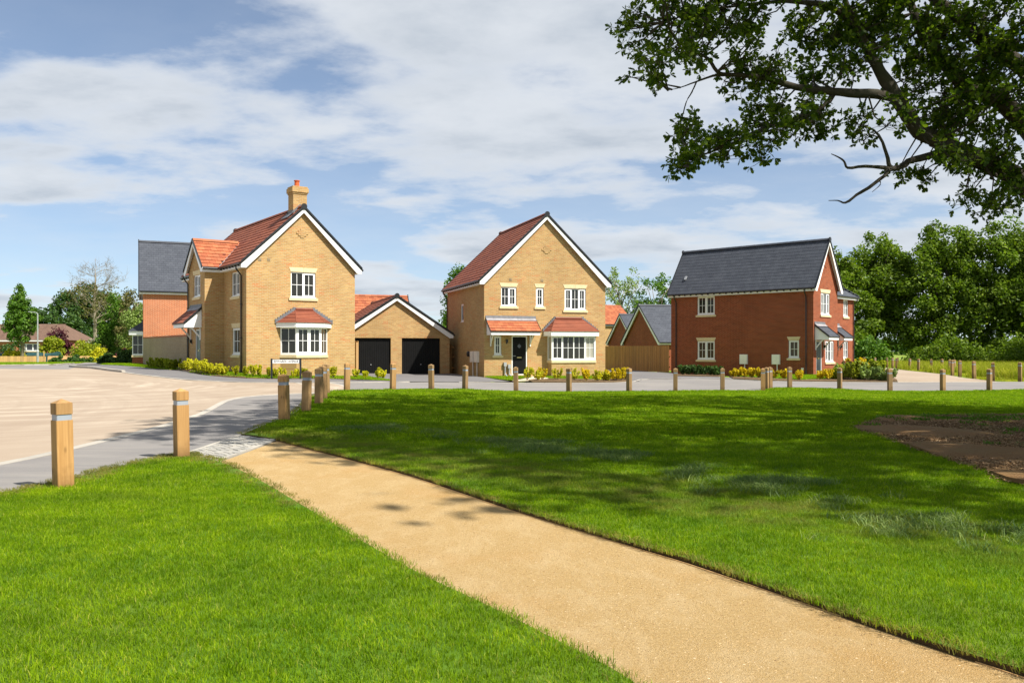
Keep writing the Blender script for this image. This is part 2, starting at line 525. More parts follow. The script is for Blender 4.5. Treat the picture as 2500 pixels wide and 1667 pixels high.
def mat_sandy():
    """dusty buff surfacing with swept tyre arcs"""
    k = NT('sandy_road')
    p = k.pos()
    b = k.noise(p, 40, 6, 0.7)
    a = k.noise(p, 0.25, 6, 0.6)
    col = k.mix(k.rng(b, 0.3, 0.7), (0.27, 0.208, 0.152), (0.33, 0.26, 0.193))
    col = k.mix(k.rng(a, 0.42, 0.68, 0, 0.6), col, (0.36, 0.29, 0.22))
    for cx, cy, sc, amt, cc in ((-19, 31, 1.5, 1.0, (0.46, 0.385, 0.30)), (-30, 14, 1.1, 0.6, (0.25, 0.19, 0.14)), (-13, 60, 1.3, 0.5, (0.41, 0.335, 0.258))):
        s = k.n('ShaderNodeSeparateXYZ')
        k.l(p, s.inputs[0])
        dx, dy = k.math('SUBTRACT', s.outputs[0], cx), k.math('SUBTRACT', s.outputs[1], cy)
        rr_ = k.math('SQRT', k.math('ADD', k.math('MULTIPLY', dx, dx), k.math('MULTIPLY', dy, dy)))
        an = k.math('ARCTAN2', dy, dx)
        c = k.n('ShaderNodeCombineXYZ')
        k.l(rr_, c.inputs[0])
        k.l(k.math('MULTIPLY', an, 1.3), c.inputs[1])
        w = k.noise(c.outputs[0], sc, 7, 0.68, 0.5)
        fade = k.noise(p, 0.12, 3)
        f = k.math('MULTIPLY', k.rng(w, 0.47, 0.68, 0, amt), k.rng(fade, 0.38, 0.6))
        col = k.mix(f, col, cc)
    f2 = k.noise(p, 240, 4, 0.7)
    k.principled(col, 0.95, k.bump(k.math('ADD', b, f2), 0.3, 0.004), 0.2)
    MATS['sandy_road'] = k.m


mat_sandy()
def mat_gravel():
    """compacted self-binding gravel: ochre fines, pale washed patches, dark and light grit"""
    k = NT('gravel')
    p = k.pos()
    b = k.noise(p, 34, 6, 0.75)
    f1 = k.noise(p, 120, 4, 0.7)
    col = k.mix(k.rng(b, 0.32, 0.68), (0.37, 0.235, 0.088), (0.49, 0.335, 0.145))
    pale = k.noise(k.mapping(p, (3.2, 1.5, 1), (0, 0, R(33))), 1.0, 9, 0.78, 0.2)
    col = k.mix(k.rng(pale, 0.46, 0.72, 0, 0.6), col, (0.58, 0.44, 0.25))
    rust = k.noise(p, 0.75, 5, 0.6)
    col = k.mix(k.rng(rust, 0.52, 0.7, 0, 0.55), col, (0.42, 0.235, 0.068))
    col = k.mix(k.rng(f1, 0.54, 0.66, 0, 0.75), col, (0.66, 0.52, 0.33))
    f3 = k.noise(p, 75, 3, 0.7)
    col = k.mix(k.rng(f3, 0.60, 0.68, 0, 0.75), col, (0.17, 0.10, 0.04))
    k.principled(col, 0.95, k.bump(k.math('ADD', b, f1), 1.0, 0.014), 0.15)
    MATS['gravel'] = k.m


mat_gravel()
mat_ground('mulch', (0.20, 0.10, 0.036), (0.36, 0.20, 0.082), (0.28, 0.19, 0.08), 25.0, 1.0, None, 1.0, None, 0.8, 0.03)
mat_ground('soil', (0.10, 0.062, 0.03), (0.17, 0.11, 0.06), (0.22, 0.15, 0.08), 25.0, 1.0, None, 1.0, None, 0.8, 0.03)
mat_ground('edge_soil', (0.07, 0.042, 0.018), (0.13, 0.085, 0.035), (0.16, 0.11, 0.05), 40.0, 1.0, None, 1.0, None, 1.2, 0.02)
mat_ground('concrete', (0.56, 0.47, 0.33), (0.64, 0.54, 0.39), (0.60, 0.52, 0.40), 20.0, 0.9, None, 0.3)
mat_ground('pale_stone', (0.40, 0.36, 0.29), (0.47, 0.43, 0.35), (0.44, 0.38, 0.29), 15.0, 0.9, None, 0.3)
mat_ground('bark', (0.055, 0.043, 0.034), (0.10, 0.082, 0.066), (0.07, 0.075, 0.05), 14.0, 0.95, None, 1.0, None, 1.5, 0.03)
mat_ground('bark_pale', (0.20, 0.16, 0.12), (0.29, 0.24, 0.18), (0.24, 0.22, 0.16), 8.0, 0.95, None, 0.8, None, 1.0, 0.03)
mat_ground('twig', (0.16, 0.12, 0.085), (0.24, 0.19, 0.14), (0.2, 0.17, 0.12), 14.0, 0.95, None, 0.4, None, 1.0, 0.01)
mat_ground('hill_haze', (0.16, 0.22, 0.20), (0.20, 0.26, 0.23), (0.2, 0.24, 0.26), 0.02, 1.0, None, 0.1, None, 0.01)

k = NT('glass')
gb = k.principled((0.022, 0.021, 0.017), 0.04, None, 0.5)
MATS['glass'] = k.m
k = NT('glass_blue')
gb = k.principled((0.05, 0.055, 0.06), 0.04, None, 0.7)
MATS['glass_blue'] = k.m
k = NT('curtain_glass')
k.principled((0.36, 0.34, 0.28), 0.15, None, 0.5)
MATS['curtain_glass'] = k.m


# ------------------------------------------------------------------ mesh helpers
def V3(a):
    return np.array(a, float)


class MB:
    def __init__(self):
        self.v, self.f = [], []

    def add(self, vs, fs):
        b = len(self.v)
        self.v.extend([tuple(map(float, p)) for p in vs])
        self.f.extend([tuple(b + i for i in q) for q in fs])
        return self

    def box(self, x0, x1, y0, y1, z0, z1):
        return self.add([(x0, y0, z0), (x1, y0, z0), (x1, y1, z0), (x0, y1, z0), (x0, y0, z1), (x1, y0, z1), (x1, y1, z1), (x0, y1, z1)],
                        [(0, 3, 2, 1), (4, 5, 6, 7), (0, 1, 5, 4), (1, 2, 6, 5), (2, 3, 7, 6), (3, 0, 4, 7)])

    def ob(self, o, u, n, t0, t1, z0, z1, d0, d1):
        """box in a wall frame: t along u, z up, d along outward n"""
        o, u, n = V3(o), V3(u), V3(n)
        e = V3((0, 0, 1))
        vs = [o + u * t + e * z + n * d for z in (z0, z1) for t, d in ((t0, d0), (t1, d0), (t1, d1), (t0, d1))]
        return self.add(vs, [(0, 3, 2, 1), (4, 5, 6, 7), (0, 1, 5, 4), (1, 2, 6, 5), (2, 3, 7, 6), (3, 0, 4, 7)])

    def prism(self, pts, off):
        """closed polygon pts (3D) swept by vector off"""
        n = len(pts)
        p = [V3(q) for q in pts]
        o = V3(off)
        vs = p + [q + o for q in p]
        fs = [tuple(range(n))[::-1], tuple(range(n, 2 * n))]
        fs += [(i, (i + 1) % n, n + (i + 1) % n, n + i) for i in range(n)]
        return self.add(vs, fs)

    def tube(self, path, rad, seg=6, cap=True):
        path = [V3(p) for p in path]
        if not hasattr(rad, '__len__'):
            rad = [rad] * len(path)
        b = len(self.v)
        ref = V3((0.31, 0.17, 0.93))
        for i, p in enumerate(path):
            d = path[min(i + 1, len(path) - 1)] - path[max(i - 1, 0)]
            d = d / (np.linalg.norm(d) + 1e-9)
            a = np.cross(d, ref)
            if np.linalg.norm(a) < 0.15:
                a = np.cross(d, V3((1, 0, 0)))
            a /= np.linalg.norm(a)
            c = np.cross(d, a)
            for k_ in range(seg):
                t = 2 * math.pi * k_ / seg
                self.v.append(tuple(p + (a * math.cos(t) + c * math.sin(t)) * rad[i]))
        for i in range(len(path) - 1):
            for k_ in range(seg):
                q = b + i * seg
                self.f.append((q + k_, q + (k_ + 1) % seg, q + seg + (k_ + 1) % seg, q + seg + k_))
        if cap:
            self.f.append(tuple(b + i for i in range(seg))[::-1])
            self.f.append(tuple(b + (len(path) - 1) * seg + i for i in range(seg)))
        return self

    def mesh(self, name, mat=None, smooth=False):
        me = bpy.data.meshes.new(name)
        me.from_pydata(self.v, [], self.f)
        if mat is not None:
            me.materials.append(M(mat))
        if smooth:
            me.polygons.foreach_set('use_smooth', [True] * len(me.polygons))
        me.update()
        return me

    def build(self, name, mat, parent=None, smooth=False):
        return put(name, self.mesh(name, mat, smooth), parent)


def put(name, me, parent=None, mw=None):
    o = bpy.data.objects.new(name, me)
    COL.objects.link(o)
    if parent is not None:
        o.parent = parent
    if mw is not None:
        o.matrix_basis = mw
    return o


def tag(o, label, cat, group=None, kind=None):
    o['label'] = label
    o['category'] = cat
    if group:
        o['group'] = group
    if kind:
        o['kind'] = kind
    return o


def thing(name, label, cat, loc=(0, 0, 0), rz=0.0, group=None):
    o = bpy.data.objects.new(name, None)
    COL.objects.link(o)
    o.empty_display_size = 0.3
    o.location = loc
    o.rotation_euler = (0, 0, rz)
    return tag(o, label, cat, group)


def copy_tree(o, parent=None):
    c = o.copy()
    COL.objects.link(c)
    c.parent = parent
    for ch in list(o.children):
        copy_tree(ch, c)
    return c


def np_mesh(name, verts, faces_n, mat, smooth=False):
    """verts (N,3); faces_n (F,k) equal-sized polygons"""
    me = bpy.data.meshes.new(name)
    nv, nf, k_ = len(verts), len(faces_n), faces_n.shape[1]
    me.vertices.add(nv)
    me.vertices.foreach_set('co', np.ascontiguousarray(verts, dtype=np.float32).ravel())
    me.loops.add(nf * k_)
    me.loops.foreach_set('vertex_index', np.ascontiguousarray(faces_n, dtype=np.int32).ravel())
    me.polygons.add(nf)
    me.polygons.foreach_set('loop_start', np.arange(0, nf * k_, k_, dtype=np.int32))
    me.polygons.foreach_set('loop_total', np.full(nf, k_, dtype=np.int32))
    if mat:
        me.materials.append(M(mat))
    me.update(calc_edges=True)
    if not smooth:
        me.shade_flat()
    return me


# ------------------------------------------------------------------ terrain
TX=[-60,-26,-15,-10,-6,2,10,18,40]
TY=[0,12,20,27,34,41,48,60,75,110]
TZ=[[0]*9,
[0]*9,
[.15,.1,.07,.07,.08,.03,0,0,0],
[.28,.24,.16,.13,.13,0,-.06,-.12,-.12],
[.4,.38,.28,.18,.09,-.14,-.2,-.25,-.25],
[.5,.5,.50,.24,.12,-.08,-.15,-.2,-.2],
[.55,.55,.55,.17,.08,.02,0,-.04,-.15],
[.55,.55,.55,.12,.1,.05,.02,0,-.15],
[.4,.45,.45,.2,.2,.1,.03,-.1,-.15],
[0,0,0,0,0,0,0,-.1,-.1]]
def zt(x,y):
    def seg(T,v):
        v=min(max(v,T[0]),T[-1]-1e-6)
        i=0
        while T[i+1]<=v: i+=1
        t=(v-T[i])/(T[i+1]-T[i]); return i,t*t*(3-2*t)
    i,a=seg(TX,x); j,b=seg(TY,y)
    return (TZ[j][i]*(1-a)+TZ[j][i+1]*a)*(1-b)+(TZ[j+1][i]*(1-a)+TZ[j+1][i+1]*a)*b
PATH_LEFT = [(-3.95, 11.54), (-3.04, 10.08), (-1.96, 8.12), (-1.32, 6.94), (-0.66, 5.76), (-0.19, 5.04), (0.27, 4.3), (0.5, 3.9), (0.68, 3.46)]
PATH_RIGHT = [(-3.89, 14.2), (-1.8, 11.22), (-0.86, 9.68), (0.1, 7.92), (0.77, 6.82), (1.29, 6.0), (1.66, 5.26), (1.95, 4.68), (2.19, 4.22), (2.36, 3.96), (2.55, 3.54)]
SETTS = [(-4.72, 12.36), (-4.71, 14.96), (-3.9, 14.24), (-3.99, 11.54)]
FOOT_NEAR_EDGE = [(-5.47, 8.38), (-5.32, 8.94), (-5.14, 9.28), (-5.11, 9.56), (-5.06, 9.98), (-5.04, 10.84), (-4.94, 11.3), (-4.83, 11.8), (-4.72, 12.36)]
LAWNR_FOOT = [(-4.73, 15.04), (-4.8, 16.52), (-4.8, 17.44), (-4.88, 18.96), (-5.29, 21.68), (-5.9, 25.18), (-6.08, 27.16), (-6.1, 28.6)]
LAWNR_FAR = [(-5.65, 28.96), (-4.31, 30.4), (-3.7, 31.04), (-1.95, 33.36), (-0.93, 33.02), (2.28, 33.54), (4.06, 34.14), (6.49, 34.96), (8.64, 35.8), (10.21, 35.74), (11.35, 37.52), (12.44, 38.3), (14.33, 37.62), (14.76, 36.46), (16.69, 36.18), (18.2, 36.26), (20.24, 36.76), (22.25, 37.38), (29.62, 37.7)]
KERB_NEAR = [(-6.64, 10.18), (-6.68, 11.22), (-6.59, 12.32), (-6.63, 13.04), (-6.6, 14.92), (-6.63, 16.82), (-6.76, 18.12), (-6.86, 19.12), (-7.15, 20.52), (-7.61, 22.64), (-7.85, 23.96), (-7.87, 25.2), (-7.59, 26.14), (-7.22, 26.7), (-6.64, 27.28), (-6.36, 27.84), (-6.1, 28.6)]
KERB_FAR = [(-26.03, 50.52), (-24.27, 48.08), (-22.54, 46.18), (-18.17, 40.04), (-15.95, 37.68), (-13.92, 35.9), (-12.66, 35.46), (-10.93, 35.3), (-9.01, 35.7), (-7.26, 37.2), (-5.2, 38.28), (-4.6, 38.66)]
FOOT_FAR_BACK = [(-27.62, 54.66), (-27.52, 57.84), (-24.39, 53.92), (-20.88, 48.66), (-19.07, 45.6), (-17.32, 43.5), (-16.05, 41.92), (-14.53, 39.26), (-13.38, 38.22), (-11.75, 37.96), (-10.64, 38.38), (-9.47, 38.7), (-8.4, 39.54), (-7.41, 39.42), (-5.29, 38.96)]
BROWN_END = [(-8.99, 35.64), (-8.18, 34.0), (-7.41, 31.88), (-6.81, 29.92), (-6.38, 28.28)]
BROWN_FAR = [(-31.69, 47.54), (-27.54, 46.26), (-24.74, 45.18), (-23.1, 44.84)]
RAMP2 = [(-7.8, 36.4), (-7.24, 35.5), (-6.65, 33.9), (-5.93, 30.8)]
ROAD_FAR_SIDE = [(-5.2, 38.28), (0.0, 41.66), (2.86, 42.02), (5.08, 42.7), (6.55, 44.34), (6.91, 45.78), (10.11, 47.2), (11.84, 46.04), (12.89, 45.12), (14.47, 44.68), (16.94, 44.46), (20.36, 44.3), (24.97, 44.7), (26.67, 44.8), (35.94, 45.74)]
LEFT_KERB = [(-36.73, 53.2), (-32.45, 54.52), (-31.76, 57.0), (-31.1, 59.38), (-37.18, 74.36), (-57.7, 121.16)]
DRIVE_GARAGE = [(-7.1, 39.96), (-8.62, 47.38), (-9.78, 53.62), (-4.25, 56.44), (-3.84, 53.76), (-1.52, 46.96), (-0.85, 44.7), (-0.1, 42.7), (-2.85, 39.86), (-5.26, 38.74)]
DRIVE_RIGHT = [(5.79, 51.92), (7.85, 71.32), (10.58, 56.68), (10.15, 53.96), (9.66, 50.72), (12.0, 49.4), (12.22, 47.98), (11.84, 46.04), (10.11, 47.2), (6.91, 45.78), (6.55, 44.34), (6.17, 43.94), (6.2, 46.52), (6.37, 50.44)]
LAWN_H2_LEFT = [(-1.47, 46.8), (-0.88, 52.64), (0.31, 54.62), (0.61, 51.44), (0.9, 47.14), (0.0, 43.78), (-0.53, 44.4)]
FLAG_H2 = [(0.13, 54.58), (0.93, 55.62), (1.91, 47.22), (2.02, 44.58), (0.25, 43.08), (0.0, 43.38), (0.89, 46.6), (0.61, 51.44)]
LAWN_H2_RIGHT = [(1.01, 55.64), (2.21, 58.1), (5.86, 53.54), (5.61, 50.34), (5.53, 46.44), (4.73, 45.16), (2.07, 45.78), (1.82, 47.82)]
BED_H2 = [(0.84, 44.06), (2.06, 45.58), (4.71, 44.98), (5.5, 46.22), (6.24, 48.18), (6.31, 45.72), (5.85, 43.56), (4.69, 42.78), (2.88, 42.34), (1.01, 42.56)]
LAWN_H3 = [(14.48, 55.8), (19.34, 55.34), (19.57, 53.38), (17.49, 47.1), (15.47, 45.76), (14.48, 46.78), (12.99, 49.6)]
BED_H3 = [(12.49, 49.5), (12.89, 49.2), (14.41, 46.56), (15.42, 45.6), (17.41, 46.86), (20.31, 55.02), (29.97, 77.7), (28.46, 68.7), (22.78, 52.28), (20.58, 45.98), (19.99, 44.66), (17.02, 44.68), (14.55, 44.94), (12.99, 45.46), (11.94, 46.44)]
BED_H3_LONG = [(10.23, 54.4), (12.58, 51.78), (11.87, 49.38), (9.66, 50.72)]
PATH_RIGHT_BROWN = [(19.93, 44.42), (20.58, 45.98), (22.86, 52.3), (28.99, 68.86), (35.77, 86.84), (38.63, 94.54), (40.07, 94.54), (37.3, 86.94), (33.29, 73.2), (29.47, 59.68), (28.9, 57.58), (26.05, 49.5), (25.39, 45.58), (25.38, 44.78)]
LAWN_H1 = [(-14.59, 39.44), (-13.45, 38.42), (-11.83, 38.22), (-10.73, 38.72), (-8.48, 39.92), (-7.09, 40.22), (-5.42, 39.24), (-6.21, 41.4), (-7.62, 44.82), (-8.47, 46.58), (-9.49, 44.28), (-12.95, 41.84), (-13.77, 41.92), (-15.67, 43.88), (-15.71, 42.58)]
BED_H1 = [(-16.8, 43.56), (-16.13, 42.12), (-14.56, 39.34), (-13.41, 38.3), (-12.53, 38.14), (-11.8, 38.12), (-12.03, 38.86), (-12.83, 39.06), (-13.7, 39.42), (-14.69, 40.6), (-16.85, 44.52)]
LAWN_H0 = [(-27.48, 57.66), (-24.66, 54.52), (-21.08, 49.14), (-19.18, 45.88), (-17.39, 43.68), (-17.38, 44.52), (-18.21, 46.64), (-23.7, 55.42), (-26.21, 60.48), (-31.04, 68.62), (-29.68, 63.08)]
HAY = [(-3.15, 15.76), (-2.09, 15.12), (-1.17, 14.48), (0.0, 13.56), (0.87, 12.18), (1.64, 11.1), (2.19, 10.2), (2.61, 9.44), (2.85, 8.44), (3.12, 7.72), (3.41, 7.1), (3.7, 6.58), (3.83, 6.14)]
BOLL_NEAR = [(-4.84, 9.28), (-4.57, 11.9), (-4.59, 17.34), (-4.68, 19.56), (-4.99, 22.22), (-5.3, 24.14), (-5.75, 26.66), (-5.56, 28.96), (-4.2, 30.3), (-2.95, 31.5), (-1.82, 33.3), (0.16, 33.98), (2.23, 33.66), (4.65, 34.16), (6.62, 34.84), (8.74, 35.72), (10.38, 35.58), (10.95, 37.0), (11.3, 37.68), (12.25, 37.94), (14.25, 37.4), (16.03, 36.48), (18.11, 36.16), (20.32, 36.62)]
BOLL_FAR = [(36.28, 88.66), (36.7, 86.94), (37.94, 87.02), (36.89, 83.34), (35.94, 80.46), (39.02, 87.04), (35.4, 76.58), (34.29, 72.58), (33.66, 69.04), (36.42, 72.82), (32.1, 63.06), (29.91, 58.42), (32.91, 64.0), (28.86, 55.42), (27.2, 50.62), (26.0, 46.48), (27.72, 46.94)]
SHRUB_H1 = [(-16.53, 43.24), (-15.67, 41.56), (-14.96, 40.28), (-14.5, 39.64), (-14.18, 39.34), (-13.85, 38.98), (-13.51, 38.66), (-13.24, 38.62), (-13.07, 38.94), (-12.57, 39.22), (-12.2, 39.54), (-11.72, 39.06), (-11.53, 39.3), (-11.18, 39.54), (-10.89, 39.64), (-10.74, 40.28), (-10.09, 39.68), (-10.01, 40.18), (-9.73, 40.22), (-8.39, 40.3), (-7.69, 42.28), (-7.06, 41.4), (-6.39, 41.32), (-6.3, 42.02)]
SHRUB_H1_DARK = [(-19.83, 47.54), (-19.17, 46.64), (-18.42, 45.52), (-17.72, 44.52), (-17.75, 45.18)]
SHRUB_H2 = [(0.78, 44.44), (1.28, 43.96), (1.58, 44.96), (2.31, 44.6), (3.22, 44.26), (3.76, 43.58), (4.33, 43.48), (4.81, 43.9), (5.04, 44.82), (5.28, 43.8), (5.62, 44.2), (5.93, 44.94)]
SHRUB_H3_DARK = [(10.55, 53.14), (10.77, 52.34), (11.22, 52.38), (11.7, 52.84), (11.94, 51.68), (12.22, 51.34)]
SHRUB_H3 = [(12.44, 48.38), (12.86, 48.84), (13.1, 48.52), (13.36, 47.86), (13.59, 47.34), (14.17, 46.72), (14.72, 46.4), (15.26, 45.58), (16.53, 46.22), (16.91, 46.06)]
SHRUB_BED = [(17.55, 46.66), (18.21, 47.1), (18.15, 45.92), (18.89, 46.68), (18.89, 45.6), (19.62, 46.3), (19.58, 45.28), (21.27, 55.14), (22.71, 57.12), (23.74, 58.32), (23.11, 55.46), (27.51, 68.36), (27.27, 66.44)]
SIGN_L = (-10.76, 38.5)
SIGN_R = (-9.52, 38.72)
SMALL_SIGN = (5.21, 44.32)
LAMP = (-43.64, 79.14)
OAK_LIMBS = [[(10.7, 14.7, 2.2, 0.62), (9.3, 14.0, 3.3, 0.3), (7.86, 13.2, 4.08, 0.17), (7.08, 13, 4.38, 0.149), (6.5, 12.9, 4.59, 0.135), (6.08, 12.8, 4.77, 0.122), (5.85, 12.7, 4.98, 0.109), (5.63, 12.6, 5.21, 0.102), (5.48, 12.6, 5.46, 0.09), (5.27, 12.6, 5.8, 0.078), (5.15, 12.6, 6.02, 0.066), (5.05, 12.6, 6.25, 0.054), (4.92, 12.6, 6.52, 0.042), (4.83, 12.6, 6.82, 0.03)], [(5.63, 12.6, 5.2, 0.072), (5.29, 12.5, 5.23, 0.071), (4.87, 12.4, 5.21, 0.065), (4.45, 12.3, 5.22, 0.053), (4.04, 12.2, 5.24, 0.046), (3.52, 12.1, 5.35, 0.035), (3.01, 12, 5.35, 0.029), (2.84, 11.9, 5.36, 0.026), (2.72, 11.9, 5.53, 0.023), (2.53, 11.8, 5.59, 0.017), (2.31, 11.8, 5.66, 0.011)], [(3.01, 12, 5.35, 0.023), (2.78, 11.9, 5.3, 0.017), (2.53, 11.8, 5.19, 0.012), (2.31, 11.8, 5.11, 0.007), (2.12, 11.7, 5.04, 0.004)], [(2.53, 11.8, 5.19, 0.012), (2.47, 11.8, 5.05, 0.01), (2.37, 11.7, 4.88, 0.008), (2.31, 11.7, 4.65, 0.007), (2.24, 11.6, 4.46, 0.004)], [(4.66, 12.4, 5.23, 0.041), (4.48, 12.3, 5.02, 0.035), (4.17, 12.2, 4.84, 0.032), (3.77, 12.1, 4.69, 0.026), (3.37, 12, 4.55, 0.02), (2.96, 11.9, 4.33, 0.014), (2.64, 11.8, 4.19, 0.01), (2.34, 11.7, 4.01, 0.006)], [(3.37, 12, 4.51, 0.013), (3.14, 12, 4.4, 0.011), (2.96, 11.9, 4.3, 0.009), (2.91, 11.9, 4.17, 0.007), (2.86, 11.9, 4.07, 0.005)], [(6.5, 12.9, 4.53, 0.068), (6.31, 12.8, 4.44, 0.061), (5.89, 12.6, 4.31, 0.051), (5.64, 12.5, 4.17, 0.042), (5.44, 12.4, 4.13, 0.038)], [(5.44, 12.4, 4.13, 0.032), (5.39, 12.4, 4.35, 0.024), (5.31, 12.4, 4.57, 0.019), (5.21, 12.4, 4.68, 0.014), (5.08, 12.4, 4.74, 0.009), (4.94, 12.4, 4.78, 0.006)], [(5.44, 12.4, 4.13, 0.03), (5.05, 12.3, 4.14, 0.022), (4.8, 12.3, 4.11, 0.018), (4.76, 12.3, 4.19, 0.014), (4.7, 12.3, 4.25, 0.012), (4.53, 12.2, 4.29, 0.006)], [(5.44, 12.4, 4.13, 0.035), (5.32, 12.3, 4.0, 0.029), (5.1, 12.3, 3.83, 0.025), (4.89, 12.2, 3.71, 0.021), (4.73, 12.2, 3.6, 0.016), (4.62, 12.2, 3.63, 0.008), (4.49, 12.2, 3.63, 0.005)], [(5.31, 12.4, 4.57, 0.011), (5.14, 12.4, 4.61, 0.008), (5.06, 12.4, 4.49, 0.005)], [(5.24, 12.3, 3.95, 0.009), (5.27, 12.3, 3.88, 0.007), (5.15, 12.3, 3.77, 0.004)], [(10.5, 14.5, 3.6, 0.42), (9.2, 14.0, 4.2, 0.27), (7.98, 13.4, 5.06, 0.153), (7.32, 13.2, 5.43, 0.132), (6.86, 13.1, 5.59, 0.112), (6.28, 13, 6.19, 0.08), (6.07, 13, 6.61, 0.062), (5.94, 13, 7.05, 0.05)], [(10.5, 14.6, 4.5, 0.4), (9.4, 14.2, 5.0, 0.25), (8.1, 13.6, 5.97, 0.142), (7.43, 13.4, 6.23, 0.121), (6.97, 13.3, 6.57, 0.101), (6.51, 13.2, 6.88, 0.082), (6.22, 13.2, 7.26, 0.057)], [(5.15, 12.6, 6.02, 0.048), (4.88, 12.5, 6.3, 0.042), (4.55, 12.4, 6.47, 0.041), (4.16, 12.3, 6.48, 0.035), (3.75, 12.2, 6.45, 0.026), (3.17, 12.1, 6.35, 0.017), (2.57, 12, 6.22, 0.011), (2.1, 11.9, 6.04, 0.006)]]
OAK_MASSES = [(2.29, 12, 6.25, 0.71, 0.29, 30), (1.8, 12, 5.93, 0.21, 0.23, 7), (3.22, 12.3, 6.37, 0.67, 0.25, 26), (2.82, 12.1, 6.0, 0.35, 0.16, 8), (3.54, 12.2, 5.49, 0.48, 0.23, 26), (2.19, 11.8, 5.47, 0.53, 0.24, 13), (1.88, 11.6, 5.18, 0.18, 0.12, 4), (2.24, 11.6, 4.54, 0.15, 0.19, 6), (2.81, 11.8, 4.37, 0.51, 0.17, 15), (2.45, 11.7, 4.12, 0.22, 0.19, 9), (3.92, 12.2, 4.85, 0.58, 0.24, 22), (3.6, 12, 4.29, 0.19, 0.15, 6), (4.23, 12.1, 4.65, 0.26, 0.14, 6), (4.74, 12.6, 6.34, 0.63, 0.37, 34), (4.76, 12.5, 5.61, 0.51, 0.25, 14), (5.79, 12.8, 6.38, 0.73, 0.43, 40), (7.0, 13, 6.43, 0.8, 0.5, 46), (6.62, 13, 5.78, 0.74, 0.37, 34), (7.43, 13, 5.68, 0.43, 0.43, 24), (7.06, 13, 5.07, 0.77, 0.37, 32), (6.45, 12.9, 5.01, 0.31, 0.25, 9), (6.35, 12.7, 4.23, 0.57, 0.19, 13), (7.24, 13, 4.26, 0.5, 0.25, 14), (7.16, 12.8, 3.78, 0.43, 0.18, 9), (7.56, 12.8, 3.73, 0.15, 0.17, 3), (5.36, 12.5, 4.82, 0.35, 0.18, 8)]


def dens_poly(poly, step):
    out = []
    n = len(poly)
    for i in range(n):
        a, b = poly[i], poly[(i + 1) % n]
        L_ = math.hypot(b[0] - a[0], b[1] - a[1])
        if L_ < 1e-4:
            continue
        m = max(1, int(L_ / step))
        for k_ in range(m):
            t = k_ / m
            out.append((a[0] + (b[0] - a[0]) * t, a[1] + (b[1] - a[1]) * t))
    return out


def inside(poly, X, Y):
    """vectorised point in polygon"""
    X, Y = np.asarray(X), np.asarray(Y)
    c = np.zeros(X.shape, bool)
    n = len(poly)
    for i in range(n):
        x0, y0 = poly[i]
        x1, y1 = poly[(i + 1) % n]
        if y0 == y1:
            continue
        cond = ((y0 > Y) != (y1 > Y)) & (X < (x1 - x0) * (Y - y0) / (y1 - y0) + x0)
        c ^= cond
    return c


def catmull(pts, m=4):
    """smooth open polyline"""
    P = [V3((*p, 0)) for p in pts]
    P = [2 * P[0] - P[1]] + P + [2 * P[-1] - P[-2]]
    out = []
    for i in range(1, len(P) - 2):
        for k_ in range(m):
            t = k_ / m
            q = 0.5 * (2 * P[i] + (P[i + 1] - P[i - 1]) * t + (2 * P[i - 1] - 5 * P[i] + 4 * P[i + 1] - P[i + 2]) * t * t
                       + (3 * P[i] - P[i - 1] - 3 * P[i + 1] + P[i + 2]) * t ** 3)
            out.append((q[0], q[1]))
    out.append(pts[-1])
    return out


def sheet(name, poly, dz, mat, step=1.0, skirt=0.0, skirt_mat=None, kind='structure', bumpy=0.0, parent=None):
    b = dens_poly(poly, step)
    xs = [p[0] for p in b]
    ys = [p[1] for p in b]
    gx, gy = np.meshgrid(np.arange(min(xs), max(xs), step), np.arange(min(ys), max(ys), step))
    gx, gy = gx.ravel() + 0.013, gy.ravel() + 0.017
    m = inside(b, gx, gy)
    pts = [Vector(p) for p in b] + [Vector((x, y)) for x, y in zip(gx[m], gy[m])]
    n = len(b)
    res = delaunay_2d_cdt(pts, [(i, (i + 1) % n) for i in range(n)], [], 1, 1e-4)
    vs, fs = res[0], res[2]
    cen = np.array([[sum(vs[i][0] for i in f) / len(f), sum(vs[i][1] for i in f) / len(f)] for f in fs])
    ok = inside(b, cen[:, 0], cen[:, 1])
    rnd = random.Random(5)
    V = [(v[0], v[1], zt(v[0], v[1]) + dz + (bumpy * (math.sin(v[0] * 1.3 + v[1] * .7) * math.sin(v[1] * 1.1 - v[0] * .4)) if bumpy else 0)) for v in vs]
    F = [tuple(f) for f, o in zip(fs, ok) if o]
    mb = MB()
    mb.add(V, F)
    ob = mb.build(name, mat, parent)
    if kind and parent is None:
        ob['kind'] = kind
    if skirt:
        sk = MB()
        for i in range(n):
            a, c = b[i], b[(i + 1) % n]
            za, zc = zt(*a) + dz, zt(*c) + dz
            if bumpy:
                za += bumpy * (math.sin(a[0] * 1.3 + a[1] * .7) * math.sin(a[1] * 1.1 - a[0] * .4))
                zc += bumpy * (math.sin(c[0] * 1.3 + c[1] * .7) * math.sin(c[1] * 1.1 - c[0] * .4))
            sk.add([(a[0], a[1], za - skirt), (c[0], c[1], zc - skirt), (c[0], c[1], zc), (a[0], a[1], za)], [(0, 1, 2, 3)])
        sk.build('turf_edge', skirt_mat or mat, ob)
    return ob


# the open field: one sheet to the horizon
def axis(lo, hi, flo, fhi, fine, coarse):
    a = list(np.arange(flo, fhi + 1e-6, fine))
    x, s = fhi, fine
    while x < hi:
        s = min(s * 1.5, coarse)
        x += s
        a.append(x)
    x, s = flo, fine
    while x > lo:
        s = min(s * 1.5, coarse)
        x -= s
        a.insert(0, x)
    return np.array(a)


